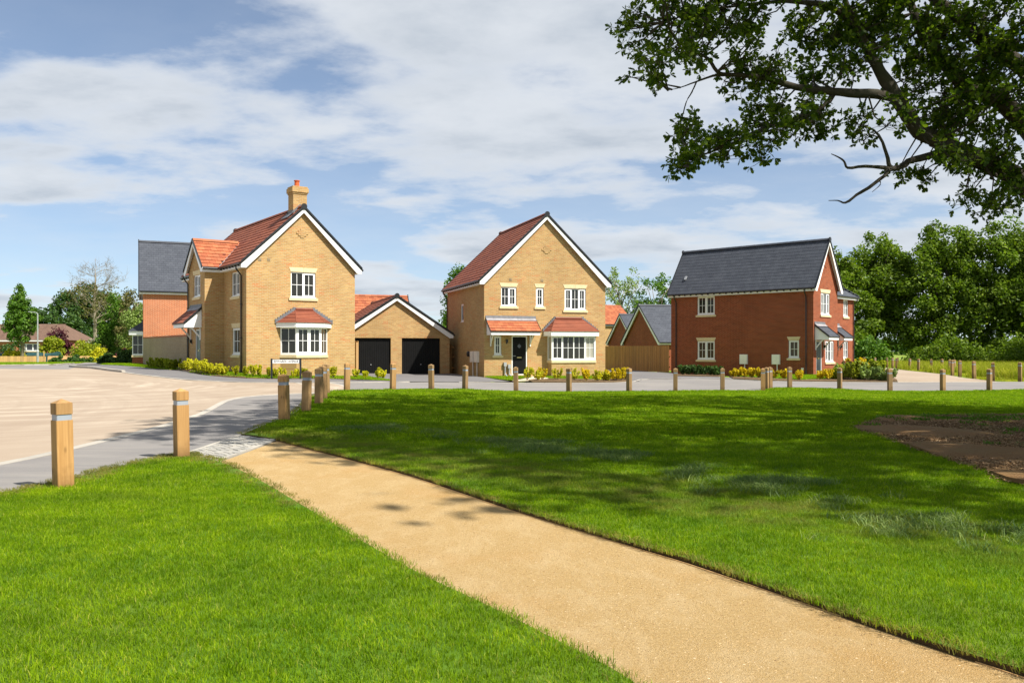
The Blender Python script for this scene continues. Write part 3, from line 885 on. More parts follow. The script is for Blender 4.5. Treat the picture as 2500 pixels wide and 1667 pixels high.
ax_, ay_ = axis(-1500, 1500, -64, 44, 2.0, 150), axis(-60, 3000, -4, 120, 2.0, 150)
GXm, GYm = np.meshgrid(ax_, ay_)
gv = np.array([(x, y, zt(x, y) - 0.16) for x, y in zip(GXm.ravel(), GYm.ravel())])
nx_ = len(ax_)
gf = np.array([(j * nx_ + i, j * nx_ + i + 1, (j + 1) * nx_ + i + 1, (j + 1) * nx_ + i) for j in range(len(ay_) - 1) for i in range(nx_ - 1)])
g = put('field', np_mesh('field', gv, gf, 'field_grass'))
g['kind'] = 'structure'

KN = catmull(KERB_NEAR, 3)
KF = catmull(KERB_FAR, 3)
FNE = catmull(FOOT_NEAR_EDGE, 3)
LRF = catmull(LAWNR_FOOT, 3)
LRX = catmull(LAWNR_FAR, 3)
FFB = catmull(FOOT_FAR_BACK, 3)
PL = catmull(PATH_LEFT, 4)
PR = catmull(PATH_RIGHT, 4)
BE = catmull(BROWN_END, 3)
RP = catmull(RAMP2, 3)
RFS = catmull(ROAD_FAR_SIDE, 2)
LK = catmull(LEFT_KERB, 3)

road_poly = [(-6.62, -5)] + KN + LRX + RFS[::-1] + KF[::-1] + [(-29.3, 58), (-29.6, 61), (-30.8, 66), (-36, 80), (-52, 121)] + LK[::-1] + [(-62, 54), (-62, -5)]
sheet('road', road_poly, 0.0, 'asphalt', 1.5)
brown = [(-6.62, -5)] + KN[:-3] + RP[::-1] + [p for p in KF[::-1] if -25 < p[0] < -8.0] + BROWN_FAR[::-1] + [(-62, 52), (-62, -5)]
sheet('junction_paving', brown, 0.006, 'sandy_road', 1.5)
sheet('pavement_near', [(-5.55, -5), (-5.5, 6)] + FNE + [SETTS[1]] + LRF + KN[::-1] + [(-6.62, -5)], 0.012, 'asphalt', 0.8)
sheet('pavement_far', KF + FFB[::-1], 0.02, 'asphalt_dark', 0.8)
sheet('garage_drive', DRIVE_GARAGE, 0.016, 'asphalt_dark', 0.8)
sheet('side_drive', DRIVE_RIGHT, 0.016, 'asphalt_dark', 0.8)
sheet('cycle_path', PATH_RIGHT_BROWN, 0.012, 'sandy_road', 1.5)
gravel_path = sheet('gravel_path', PL + PR[::-1], 0.0, 'gravel', 0.25)
sheet('front_step_path', FLAG_H2, 0.03, 'concrete', 0.8)

lawn_near_poly = FNE + [SETTS[3]] + PL[1:] + [(0.85, 1.5), (-5.5, 1.5), (-5.5, 6)]
lawn_main_poly = PR + [(3.2, 1.5), (30, 1.5)] + LRX[::-1] + LRF[::-1] + [SETTS[1], SETTS[2]]
sheet('lawn_near', lawn_near_poly, 0.035, 'lawn_soil', 0.4, 0.06, 'edge_soil')
sheet('lawn_main', lawn_main_poly, 0.035, 'lawn_soil', 0.7, 0.07, 'edge_soil')
small_lawns = {'lawn_chimney_house': LAWN_H1, 'lawn_door_side': LAWN_H2_LEFT, 'lawn_bay_side': LAWN_H2_RIGHT, 'lawn_red_house': LAWN_H3, 'lawn_corner': LAWN_H0}
for nm, pl in small_lawns.items():
    sheet(nm, pl, 0.04, 'short_grass', 0.7, 0.05, 'soil')
sheet('flower_bed_chimney_house', BED_H1, 0.055, 'soil', 0.7, 0.05)
sheet('flower_bed_middle_house', BED_H2, 0.055, 'soil', 0.7, 0.05)
sheet('flower_bed_red_house', BED_H3, 0.055, 'soil', 0.7, 0.05)
sheet('flower_bed_red_wall', BED_H3_LONG, 0.055, 'soil', 0.7, 0.05)
verge_left = LK + [(-75, 121), (-75, 60), (-60, 56)]
sheet('verge_left', verge_left, 0.03, 'short_grass', 2.0, 0.05, 'soil')

# bare earth under the oak
rr = random.Random(3)
earth_poly = [(x + rr.uniform(-.09, .09), y + rr.uniform(-.09, .09)) for x, y in dens_poly(catmull([(5.55, 8.2), (5.6, 9.5), (5.75, 11), (5.95, 12.6), (6.2, 14.4), (6.28, 15.5), (6.75, 16.8), (7.4, 17.8), (8.4, 18.8), (10, 19.5), (13, 19.5), (15.5, 17.5), (16, 13), (15, 9), (12, 6.8), (8, 6.6), (6.2, 7.2), (5.55, 8.2)], 3)[:-1], .4)]
sheet('bare_earth', earth_poly, 0.06, 'mulch', 0.35, 0.05, 'mulch', bumpy=0.05)


# ------------------------------------------------------------------ kerbs, each stone its own piece
def kerb(name, line, width, up, piece=0.9, gap=0.008, mat='kerb_stone', side=1, dz=0.0):
    root = bpy.data.objects.new(name, None)
    COL.objects.link(root)
    root['kind'] = 'structure'
    pts = [V3((x, y, 0)) for x, y in line]
    d = [0]
    for a, b in zip(pts, pts[1:]):
        d.append(d[-1] + np.linalg.norm(b - a))

    def pt(s):
        s = min(max(s, 0), d[-1])
        i = max(0, min(len(pts) - 2, int(np.searchsorted(d, s)) - 1))
        t = (s - d[i]) / max(d[i + 1] - d[i], 1e-6)
        return pts[i] + (pts[i + 1] - pts[i]) * t
    s = 0
    while s + 0.2 < d[-1]:
        e = min(s + piece - gap, d[-1])
        a, b = pt(s), pt(e)
        t = (b - a) / (np.linalg.norm(b - a) + 1e-9)
        n = V3((-t[1], t[0], 0)) * side
        za, zb = zt(a[0], a[1]) + dz, zt(b[0], b[1]) + dz
        c = (a + b) / 2
        vs = []
        for q, z in ((a, za), (b, zb)):
            for off, zz_ in ((0, z - 0.1), (width, z - 0.1), (width, z + up), (0, z + up - 0.004)):
                p = q + n * off
                vs.append((p[0] - c[0], p[1] - c[1], zz_))
        mb = MB().add(vs, [(0, 1, 2, 3), (7, 6, 5, 4), (0, 4, 5, 1), (1, 5, 6, 2), (2, 6, 7, 3), (3, 7, 4, 0)])
        o = mb.build('kerb_stone', mat, root)
        o.location = (c[0], c[1], 0)
        s += piece
    return root


kerb('kerb_near', [(-6.6, 3), (-6.62, 7)] + KN, 0.16, 0.022, side=1)
kerb('kerb_far', KF[3:], 0.13, 0.03, side=1)
kerb('kerb_corner', KF[:10], 0.16, 0.11, side=1, dz=0.002)
kerb('kerb_road_end', BE, 0.14, 0.012, side=1)
kerb('kerb_ramp', RP, 0.14, 0.012, side=1)
kerb('kerb_drive', [p for p in RFS if p[0] > -4.9], 0.11, 0.02, side=1)
kerb('kerb_verge', LK[:12], 0.14, 0.07, side=1)
kerb('kerb_lawn', LRX, 0.06, 0.03, side=1, piece=0.92)
kerb('kerb_lawn_side', [SETTS[1]] + LRF, 0.05, 0.045, side=-1, piece=0.92)
# thin timber edging along the gravel path
kerb('path_edging', PR, 0.022, 0.006, piece=2.4, mat='pale_fence_wood', side=-1)

# ------------------------------------------------------------------ granite setts where path meets pavement
root = bpy.data.objects.new('sett_strip', None)
COL.objects.link(root)
root['kind'] = 'structure'
A_, B_, C_, D_ = [V3((*p, 0)) for p in SETTS]
sheet('sett_bedding', [tuple(p[:2]) for p in (A_, B_, C_, D_)], 0.011, 'pale_stone', 0.4)
nrow, rs = 6, random.Random(8)
for i in range(nrow):
    v0, v1 = (i + .035) / nrow, (i + .965) / nrow
    pa, pb = A_ + (D_ - A_) * (v0 + v1) / 2, B_ + (C_ - B_) * (v0 + v1) / 2
    Lr = np.linalg.norm(pb - pa)
    s = 0.03
    while s < Lr - 0.06:
        w_ = rs.uniform(0.13, 0.2)
        e = min(s + w_, Lr - 0.02)
        q = []
        for v in (v0, v1):
            ra, rb = A_ + (D_ - A_) * v, B_ + (C_ - B_) * v
            q.append(ra + (rb - ra) * (s / Lr))
            q.append(ra + (rb - ra) * (e / Lr))
        c = sum(q) / 4
        h = zt(c[0], c[1]) + 0.018 + rs.uniform(-.004, .006)
        base = [q[0], q[1], q[3], q[2]]
        vs = [(p[0] - c[0], p[1] - c[1], h - 0.05) for p in base] + [((p[0] - c[0]) * .94, (p[1] - c[1]) * .94, h + rs.uniform(-.002, .002)) for p in base]
        o = MB().add(vs, [(4, 5, 6, 7), (0, 1, 5, 4), (1, 2, 6, 5), (2, 3, 7, 6), (3, 0, 4, 7)]).build('sett', 'sett_stone', root)
        o.location = (c[0], c[1], 0)
        s = e + 0.012
for a, b in ((A_, B_), (B_, C_), (D_, C_)):
    kerb('sett_edging', [tuple(a[:2]), tuple(b[:2])], 0.05, 0.022, piece=0.92)

# ------------------------------------------------------------------ grass (stuff)
rng = np.random.default_rng(11)


def tuft_mesh(name, mat, n, rad, h0, h1, w, lean, seed):
    r = np.random.default_rng(seed)
    a = r.uniform(0, 2 * np.pi, n)
    d = rad * np.sqrt(r.uniform(0, 1, n))
    bx, by = d * np.cos(a), d * np.sin(a)
    h = r.uniform(h0, h1, n)
    th = r.uniform(0, 2 * np.pi, n)
    le = lean * r.uniform(0.2, 1.0, n) * h
    lx, ly = np.cos(th) * le, np.sin(th) * le
    ph = r.uniform(0, 2 * np.pi, n)
    ww = w * r.uniform(0.7, 1.3, n)
    px, py = np.cos(ph) * ww, np.sin(ph) * ww
    z = np.zeros(n)
    v = np.stack([
        np.stack([bx - px, by - py, z], 1), np.stack([bx + px, by + py, z], 1),
        np.stack([bx + lx * .35 + px * .8, by + ly * .35 + py * .8, h * .6], 1), np.stack([bx + lx * .35 - px * .8, by + ly * .35 - py * .8, h * .6], 1),
        np.stack([bx + lx, by + ly, h * (1 - .25 * lean * .6)], 1)], 1).reshape(-1, 3)
    me = bpy.data.meshes.new(name)
    i = np.arange(n) * 5
    fs = [(b, b + 1, b + 2, b + 3) for b in i] + [(b + 3, b + 2, b + 4) for b in i]
    me.from_pydata(v.tolist(), [], [tuple(int(q) for q in f) for f in fs])
    me.materials.append(M(mat))
    return me


def scatter_object(name, protos, pts, rotz, scl, label, cat, seed=0, tilt=None):
    """one stuff object whose points carry instanced prototypes (geometry nodes)"""
    colp = bpy.data.collections.new(name + '_prototypes')
    for i, me in enumerate(protos):
        colp.objects.link(bpy.data.objects.new('%s_%02d' % (me.name, i), me))
    me = bpy.data.meshes.new(name)
    me.vertices.add(len(pts))
    me.vertices.foreach_set('co', np.asarray(pts, np.float32).ravel())
    at_ = me.attributes.new('rot', 'FLOAT_VECTOR', 'POINT')
    rv = np.zeros((len(pts), 3), np.float32)
    rv[:, 2] = rotz
    if tilt is not None:
        rv[:, 0] = tilt
    at_.data.foreach_set('vector', rv.ravel())
    at_ = me.attributes.new('scl', 'FLOAT_VECTOR', 'POINT')
    at_.data.foreach_set('vector', np.asarray(scl, np.float32).ravel())
    at_ = me.attributes.new('pick', 'INT', 'POINT')
    at_.data.foreach_set('value', np.random.default_rng(seed).integers(0, len(protos), len(pts)).astype(np.int32))
    ob = put(name, me)
    ng = bpy.data.node_groups.new(name + '_nodes', 'GeometryNodeTree')
    ng.interface.new_socket('Geometry', in_out='INPUT', socket_type='NodeSocketGeometry')
    ng.interface.new_socket('Geometry', in_out='OUTPUT', socket_type='NodeSocketGeometry')
    gi, go = ng.nodes.new('NodeGroupInput'), ng.nodes.new('NodeGroupOutput')
    ci = ng.nodes.new('GeometryNodeCollectionInfo')
    ci.inputs['Collection'].default_value = colp
    ci.inputs['Separate Children'].default_value = True
    ci.inputs['Reset Children'].default_value = True
    ip = ng.nodes.new('GeometryNodeInstanceOnPoints')
    ip.inputs['Pick Instance'].default_value = True

    def attr(nm, ty):
        a = ng.nodes.new('GeometryNodeInputNamedAttribute')
        a.data_type = ty
        a.inputs['Name'].default_value = nm
        return [s for s in a.outputs if s.enabled and s.name == 'Attribute'][0]
    L_ = ng.links.new
    L_(gi.outputs[0], ip.inputs['Points'])
    L_(ci.outputs[0], ip.inputs['Instance'])
    L_(attr('pick', 'INT'), ip.inputs['Instance Index'])
    e2r = ng.nodes.new('FunctionNodeEulerToRotation')
    L_(attr('rot', 'FLOAT_VECTOR'), e2r.inputs[0])
    L_(e2r.outputs[0], ip.inputs['Rotation'])
    L_(attr('scl', 'FLOAT_VECTOR'), ip.inputs['Scale'])
    L_(ip.outputs[0], go.inputs[0])
    md = ob.modifiers.new('scatter', 'NODES')
    md.node_group = ng
    tag(ob, label, cat, kind='stuff')
    return ob


ztv = np.vectorize(zt)


def grid_points(poly, x0, x1, y0, y1, sp, r, holes=()):
    gx, gy = np.meshgrid(np.arange(x0, x1, sp), np.arange(y0, y1, sp))
    gx = gx.ravel() + r.uniform(-.5, .5, gx.size) * sp
    gy = gy.ravel() + r.uniform(-.5, .5, gy.size) * sp
    m = inside(poly, gx, gy) & (np.abs(gx) < 0.66 * gy + 1.6)
    for h in holes:
        m &= ~inside(h, gx, gy)
    return gx[m], gy[m]


tufts = [tuft_mesh('grass_tuft', 'grass_blade', 54, 0.085, 0.020, 0.046, 0.0016, 1.0, i) for i in range(6)]
tufts_far = [tuft_mesh('grass_tuft_broad', 'grass_blade', 40, 0.10, 0.03, 0.055, 0.0038, 0.9, 40 + i) for i in range(4)]


def lawn_points(poly, zones, holes=()):
    PX, PY, S = [], [], []
    for y0, y1, sp, sc in zones:
        x, y = grid_points(poly, -40, 40, y0, y1, sp, rng, holes)
        PX.append(x)
        PY.append(y)
        S.append(np.full(len(x), sc))
    return np.concatenate(PX), np.concatenate(PY), np.concatenate(S)


def line_dist(line, x, y):
    d = np.full(len(x), 1e9)
    for a, b_ in zip(line, line[1:]):
        dx, dy = b_[0] - a[0], b_[1] - a[1]
        L2 = dx * dx + dy * dy + 1e-9
        t = np.clip(((x - a[0]) * dx + (y - a[1]) * dy) / L2, 0, 1)
        d = np.minimum(d, np.hypot(x - a[0] - t * dx, y - a[1] - t * dy))
    return d


def lawn_obj(name, protos, poly, zones, holes, label, dz=0.033, hz=1.0, edges=()):
    x, y, s = lawn_points(poly, zones, holes)
    keep_ = np.ones(len(x), bool)
    for line, wd in edges:
        keep_ &= line_dist(line, x, y) > wd * (0.25 + rng.uniform(0, 1, len(x)) * (1 + .6 * np.sin(x * 3.1 + y * 2.3)))
    x, y, s = x[keep_], y[keep_], s[keep_]
    hgt = hz * rng.uniform(0.75, 1.25, len(x))
    sc = np.stack([s, s, np.minimum(s, 1.35) * hgt], 1)
    return scatter_object(name, protos, np.stack([x, y, ztv(x, y) + dz], 1), rng.uniform(0, 6.28, len(x)), sc, label, 'grass', 1)


lawn_obj('lawn_grass', tufts, lawn_near_poly, [(3.0, 9, 0.072, 1.0), (9, 13, 0.09, 1.15)], (), 'sunlit mown grass of the near left lawn beside the path', edges=((FNE + [SETTS[3]], .3), (PL[:9], .16)))
lawn_obj('lawn_grass', tufts, lawn_main_poly, [(3.0, 9, 0.075, 1.0), (9, 14, 0.10, 1.2)], (earth_poly,), 'mown grass of the big lawn close to the gravel path', edges=((PR, .03),))
lawn_obj('lawn_grass', tufts_far, lawn_main_poly, [(14, 22, 0.13, 1.3), (22, 39, 0.2, 1.9)], (earth_poly,), 'mown grass of the big lawn out towards the bollards', edges=(([SETTS[2], SETTS[1]] + LRF, .22),))

rough = [tuft_mesh('rough_tuft', 'grass_blade', 22, 0.05, 0.05, 0.11, 0.0019, 1.1, 60 + i) for i in range(4)]
rx_, ry_ = [], []
for pl, y0_, y1_, sp_ in ((lawn_near_poly, 3, 13, .55), (lawn_main_poly, 3, 16, .5), (lawn_main_poly, 16, 32, .8)):
    a, b_ = grid_points(pl, -8, 22, y0_, y1_, sp_, rng, (earth_poly,))
    m_ = rng.uniform(size=len(a)) < .55
    rx_.append(a[m_] + rng.normal(0, .2, m_.sum()))
    ry_.append(b_[m_] + rng.normal(0, .2, m_.sum()))
rx_, ry_ = np.concatenate(rx_), np.concatenate(ry_)
m_ = inside(lawn_near_poly, rx_, ry_) | inside(lawn_main_poly, rx_, ry_)
rx_, ry_ = rx_[m_], ry_[m_]
scatter_object('rough_grass', rough, np.stack([rx_, ry_, ztv(rx_, ry_) + .03], 1), rng.uniform(0, 6.28, len(rx_)), rng.uniform(.6, 1.2, (len(rx_), 1)).repeat(3, 1), 'scattered longer grass tufts poking out of the mown lawns', 'grass', 9)

# raked rows of drying clippings across the lawn
hay = [tuft_mesh('clipping_tuft', 'hay_blade', 44, 0.14, 0.05, 0.13, 0.003, 1.5, 70 + i) for i in range(4)]
HP = catmull(HAY, 6)
hx, hy, hs = [], [], []
for i in range(len(HP) - 1):
    a, b = HP[i], HP[i + 1]
    n_ = int(math.hypot(b[0] - a[0], b[1] - a[1]) * 75)
    prof = max(0.0, 0.45 + 0.75 * math.sin(i * .55 + .4) * math.sin(i * .23 + 1) + rng.uniform(-.25, .25))
    wob_ = 0.25 * math.sin(i * .8) + 0.15 * math.sin(i * .31)
    for _ in range(int(n_ * prof)):
        t = rng.uniform()
        w_ = rng.normal(wob_, 0.14 + .16 * prof)
        dx, dy = b[0] - a[0], b[1] - a[1]
        L_ = math.hypot(dx, dy)
        hx.append(a[0] + dx * t - dy / L_ * w_)
        hy.append(a[1] + dy * t + dx / L_ * w_)
        hs.append(rng.uniform(.6, 1.15))
hx, hy, hs = map(np.array, (hx, hy, hs))
scatter_object('grass_clippings', hay, np.stack([hx, hy, ztv(hx, hy) + .05], 1), rng.uniform(0, 6.28, len(hx)), np.stack([hs, hs, hs * .8], 1), 'row of drying grey-green grass clippings across the big lawn', 'clippings', 2)

# dry fringe along turf edges
dry = [tuft_mesh('dry_tuft', 'dry_blade', 26, 0.06, 0.02, 0.05, 0.0018, 1.4, 90 + i) for i in range(3)]
fx, fy = [], []
for line, wd, dn in ((PR, 0.07, 34), (FNE + [SETTS[3]], 0.34, 110), (PL[:9], 0.2, 40), (PL[9:], 0.06, 10), ([SETTS[1]] + LRF, 0.22, 40)):
    for a, b in zip(line, line[1:]):
        L_ = math.hypot(b[0] - a[0], b[1] - a[1])
        for _ in range(int(L_ * dn)):
            t = rng.uniform()
            w_ = rng.uniform(-.4, 1) * wd
            sgn = 1
            nx2, ny2 = (b[1] - a[1]) / L_, -(b[0] - a[0]) / L_
            if line[0] == FNE[0]:
                nx2, ny2 = (b[1] - a[1]) / L_, -(b[0] - a[0]) / L_
                sgn = 1
            if line[0] == PL[0] or line[0] == PL[9]:
                nx2, ny2 = -abs(nx2), -abs(ny2)
                sgn = 1
            if line is PR:
                nx2, ny2 = abs(nx2), abs(ny2)
                sgn = 1
            fx.append(a[0] + (b[0] - a[0]) * t + nx2 * w_ * sgn)
            fy.append(a[1] + (b[1] - a[1]) * t + ny2 * w_ * sgn)
fx, fy = np.array(fx), np.array(fy)
scatter_object('turf_fringe', dry, np.stack([fx, fy, ztv(fx, fy) + .03], 1), rng.uniform(0, 6.28, len(fx)), rng.uniform(.7, 1.2, (len(fx), 1)).repeat(3, 1), 'dry straw-coloured grass fringe along the turf edges', 'grass', 3)

# loose stones on the gravel path
def pebble(seed):
    r = random.Random(seed)
    mb = MB()
    vs = [(math.cos(a) * r.uniform(.7, 1.1), math.sin(a) * r.uniform(.6, 1.0), r.uniform(-.1, .1)) for a in (0, 1.25, 2.5, 3.8, 5.0)]
    mb.add(vs + [(0, 0, r.uniform(.2, .35))], [(i, (i + 1) % 5, 5) for i in range(5)])
    return mb.mesh('pebble', 'pebble_mix')


kk = NT('pebble_mix')
kk.principled(kk.ramp(kk.island(), [(0, (0.16, 0.095, 0.04)), (0.5, (0.36, 0.23, 0.10)), (0.8, (0.46, 0.32, 0.16)), (1, (0.54, 0.42, 0.27))]), 0.9)
MATS['pebble_mix'] = kk.m
peb = [pebble(i) for i in range(5)]
gp = PL + PR[::-1]
gx, gy = grid_points(gp, -5, 4, 3.2, 8.5, 0.035, rng)
keep = rng.uniform(size=len(gx)) < 0.75
gx, gy = gx[keep], gy[keep]
g2x, g2y = grid_points(gp, -5, 4, 8.5, 15, 0.075, rng)
gx, gy = np.concatenate([gx, g2x]), np.concatenate([gy, g2y])
ps = np.abs(rng.normal(0.0036, 0.0018, len(gx))) + 0.0015
scatter_object('path_gravel', peb, np.stack([gx, gy, ztv(gx, gy)], 1), rng.uniform(0, 6.28, len(gx)), ps[:, None].repeat(3, 1), 'loose sandy gravel scattered over the path surface', 'gravel', 4)

# chips and weeds on the bare earth
chip = [tuft_mesh('bark_chip', 'chip_mix', 14, 0.16, 0.01, 0.03, 0.012, 3.0, 120 + i) for i in range(3)] if False else None
kk = NT('chip_mix')
kk.principled(kk.ramp(kk.island(), [(0, (0.09, 0.05, 0.022)), (0.6, (0.24, 0.14, 0.062)), (1, (0.46, 0.31, 0.17))]), 0.95)
MATS['chip_mix'] = kk.m
chip = [tuft_mesh('bark_chip', 'chip_mix', 16, 0.16, 0.012, 0.035, 0.010, 3.0, 120 + i) for i in range(4)]
gx, gy = grid_points(earth_poly, 5, 16, 6.5, 20, 0.12, rng)
scatter_object('bark_mulch', chip, np.stack([gx, gy, ztv(gx, gy) + .06], 1), rng.uniform(0, 6.28, len(gx)), rng.uniform(.7, 1.3, (len(gx), 1)).repeat(3, 1), 'brown bark mulch covering the bare earth under the oak', 'mulch', 5)
weed = [tuft_mesh('weed_tuft', 'fresh_leaf', 30, 0.16, 0.03, 0.09, 0.012, 1.6, 140 + i) for i in range(3)]
wx = np.concatenate([rng.normal(8.6, 1.6, 90), rng.uniform(6.2, 14, 24)])
wy = np.concatenate([rng.normal(18.3, .5, 90), rng.uniform(13, 19, 24)])
m = inside(earth_poly, wx, wy)
wx, wy = wx[m], wy[m]
scatter_object('weeds', weed, np.stack([wx, wy, ztv(wx, wy) + .06], 1), rng.uniform(0, 6.28, len(wx)), rng.uniform(.6, 1.3, (len(wx), 1)).repeat(3, 1), 'low green weeds creeping over the far side of the bare earth', 'weeds', 6)

# tall meadow on the right, behind the cycle path
mead_poly = [(30.5, 58), (27.3, 50.5), (27.6, 47.6), (48, 47.6), (90, 60), (110, 104), (42, 104), (40.5, 92), (37.8, 86), (34.2, 73)]
mead = [tuft_mesh('meadow_tuft', 'meadow_blade', 46, 0.35, 0.35, 0.85, 0.008, 0.6, 160 + i) for i in range(4)]
mx, my = [], []
for y0, y1, sp in ((47, 62, .30), (62, 80, .42), (80, 104, .6)):
    a, b = grid_points(mead_poly, 26, 90, y0, y1, sp, rng)
    mx.append(a)
    my.append(b)
mx, my = np.concatenate(mx), np.concatenate(my)
nearp = np.array([min((x - p[0]) ** 2 + (y - p[1]) ** 2 for p in PATH_RIGHT_BROWN[7:]) for x, y in zip(mx, my)])
hgt = np.where(nearp < 9, .25, 1.0) * rng.uniform(.7, 1.2, len(mx)) * np.where((my < 49.5), .3, 1)
scatter_object('meadow_grass', mead, np.stack([mx, my, ztv(mx, my) - .1], 1), rng.uniform(0, 6.28, len(mx)), np.stack([np.ones(len(mx)), np.ones(len(mx)), hgt], 1), 'tall yellow-green meadow grass in front of the dark tree belt', 'grass', 7)

# short tufts on the house lawns and left verge
allx, ally = [], []
for pl in list(small_lawns.values()):
    a, b = grid_points(pl, -35, 35, 36, 70, 0.22, rng)
    allx.append(a)
    ally.append(b)
a, b = grid_points(verge_left, -75, -30, 56, 112, 0.8, rng)
allx.append(a)
ally.append(b)
ax2, ay2 = np.concatenate(allx), np.concatenate(ally)
scatter_object('verge_grass', tufts_far, np.stack([ax2, ay2, ztv(ax2, ay2) + .03], 1), rng.uniform(0, 6.28, len(ax2)), np.tile([2.2, 2.2, 1.3], (len(ax2), 1)), 'short grass on the house front lawns and roadside verges', 'grass', 8)

# ------------------------------------------------------------------ house building kit
X_, Y_, Z_ = V3((1, 0, 0)), V3((0, 1, 0)), V3((0, 0, 1))
CAMP = V3((0, 0, 1.5))


def panel(mb, o, u, n, outer, holes=(), depth=0.1):
    """brick skin with real openings: outer [(t,z)...], holes [(t0,t1,z0,z1)...]"""
    o, u, n = V3(o), V3(u), V3(n)
    pts = [Vector(p) for p in outer]
    edges = [(i, (i + 1) % len(outer)) for i in range(len(outer))]
    for t0, t1, z0, z1 in holes:
        b = len(pts)
        pts += [Vector(p) for p in ((t0, z0), (t1, z0), (t1, z1), (t0, z1))]
        edges += [(b, b + 1), (b + 1, b + 2), (b + 2, b + 3), (b + 3, b)]
    r = delaunay_2d_cdt(pts, edges, [], 1, 1e-5)
    vs = [o + u * v[0] + Z_ * v[1] for v in r[0]]
    fs = []
    for f in r[2]:
        ct = sum(r[0][i][0] for i in f) / len(f)
        cz = sum(r[0][i][1] for i in f) / len(f)
        if any(t0 < ct < t1 and z0 < cz < z1 for t0, t1, z0, z1 in holes):
            continue
        fs.append(tuple(f))
    mb.add(vs, fs)
    for t0, t1, z0, z1 in holes:
        q = [(t0, z0), (t1, z0), (t1, z1), (t0, z1)]
        a = [o + u * t + Z_ * z for t, z in q]
        b = [p - n * depth for p in a]
        mb.add(a + b, [(i, (i + 1) % 4, 4 + (i + 1) % 4, 4 + i) for i in range(4)])


def window(root, o, u, n, t0, t1, z0, z1, lights=2, sash=None, bars=(1, 1), lintel=True, sill=True, glass='glass', back=0.055, name='window', fw=0.06, keystone=True):
    """lights: number of equal lights or list of fractions; sash: set of opening lights (thicker frames)"""
    fr = MB()
    d0, d1 = -back - 0.06, -back + 0.01
    fr.ob(o, u, n, t0, t0 + fw, z0, z1, d0, d1)
    fr.ob(o, u, n, t1 - fw, t1, z0, z1, d0, d1)
    fr.ob(o, u, n, t0 + fw, t1 - fw, z1 - fw, z1, d0, d1)
    fr.ob(o, u, n, t0 + fw, t1 - fw, z0, z0 + fw, d0, d1)
    fr.ob(o, u, n, t0 - 0.02, t1 + 0.02, z0 - 0.03, z0 + 0.012, d0 + .01, -back + 0.06)
    fracs = [1.0 / lights] * lights if isinstance(lights, int) else list(lights)
    sash = set(range(len(fracs))) if sash is None else sash
    edges = [t0]
    for f in fracs:
        edges.append(edges[-1] + f * (t1 - t0))
    ranges = []
    for i in range(len(fracs)):
        a = edges[i] + (fw if i == 0 else 0.03)
        b = edges[i + 1] - (fw if i == len(fracs) - 1 else 0.03)
        if i:
            fr.ob(o, u, n, edges[i] - 0.03, edges[i] + 0.03, z0 + fw, z1 - fw, d0, d1)
        ranges.append((a, b))
    w = fr.build(name, 'white_upvc', root)
    for i, (a, b) in enumerate(ranges):
        c, d = z0 + fw, z1 - fw
        if i in sash:
            sm = MB()
            s = 0.05
            e0, e1 = -back - 0.045, -back + 0.022
            sm.ob(o, u, n, a, a + s, c, d, e0, e1)
            sm.ob(o, u, n, b - s, b, c, d, e0, e1)
            sm.ob(o, u, n, a + s, b - s, c, c + s, e0, e1)
            sm.ob(o, u, n, a + s, b - s, d - s, d, e0, e1)
            sm.build('casement', 'white_upvc', w)
            a, b, c, d = a + s, b - s, c + s, d - s
        MB().ob(o, u, n, a, b, c, d, -back - 0.035, -back - 0.03).build('pane', glass if isinstance(glass, str) else glass[i % len(glass)], w)
        gb_ = MB()
        for k_ in range(bars[0]):
            x = a + (b - a) * (k_ + 1) / (bars[0] + 1)
            gb_.ob(o, u, n, x - 0.012, x + 0.012, c, d, -back - 0.03, -back - 0.012)
        for k_ in range(bars[1]):
            z = c + (d - c) * (k_ + 1) / (bars[1] + 1)
            gb_.ob(o, u, n, a, b, z - 0.012, z + 0.012, -back - 0.0295, -back - 0.0125)
        if gb_.v:
            gb_.build('glazing_bar', 'white_upvc', w)
    if sill:
        MB().ob(o, u, n, t0 - 0.10, t1 + 0.10, z0 - 0.16, z0 - 0.031, -0.09, 0.06).build('sill', 'stone', w)
    if lintel:
        mid = (t0 + t1) / 2
        o_, u_2, n_2 = V3(o), V3(u), V3(n)
        h = 0.23
        halves = [(t0, mid - .004), (mid + .004, t1)] if keystone and t1 - t0 > 1.2 else [(t0, t1)]
        for a, b in halves:
            fa = 0.10 if a == t0 else 0
            fb = 0.10 if b == t1 else 0
            p = [(a, z1 + .012), (b, z1 + .012), (b + fb, z1 + h), (a - fa, z1 + h)]
            MB().prism([o_ + u_2 * t + Z_ * z - n_2 * 0.05 for t, z in p], n_2 * 0.065).build('lintel', 'stone', w)
    return w


def tile_mesh(kind):
    w, g, th = TILE[kind]
    mb = MB()
    gp = 0.004
    x0, x1 = gp, w - gp
    top = 0.052 if not kind.startswith('slate') else 0.02
    mb.add([(x0, 0, 0.0), (x1, 0, 0.0), (x1, g + .05, 0.0), (x0, g + .05, 0.0),
            (x0, 0, top), (x1, 0, top), (x1, g + .05, top - th), (x0, g + .05, top - th)],
           [(4, 5, 6, 7), (0, 1, 5, 4), (1, 2, 6, 5), (2, 3, 7, 6), (3, 0, 4, 7)])
    return mb


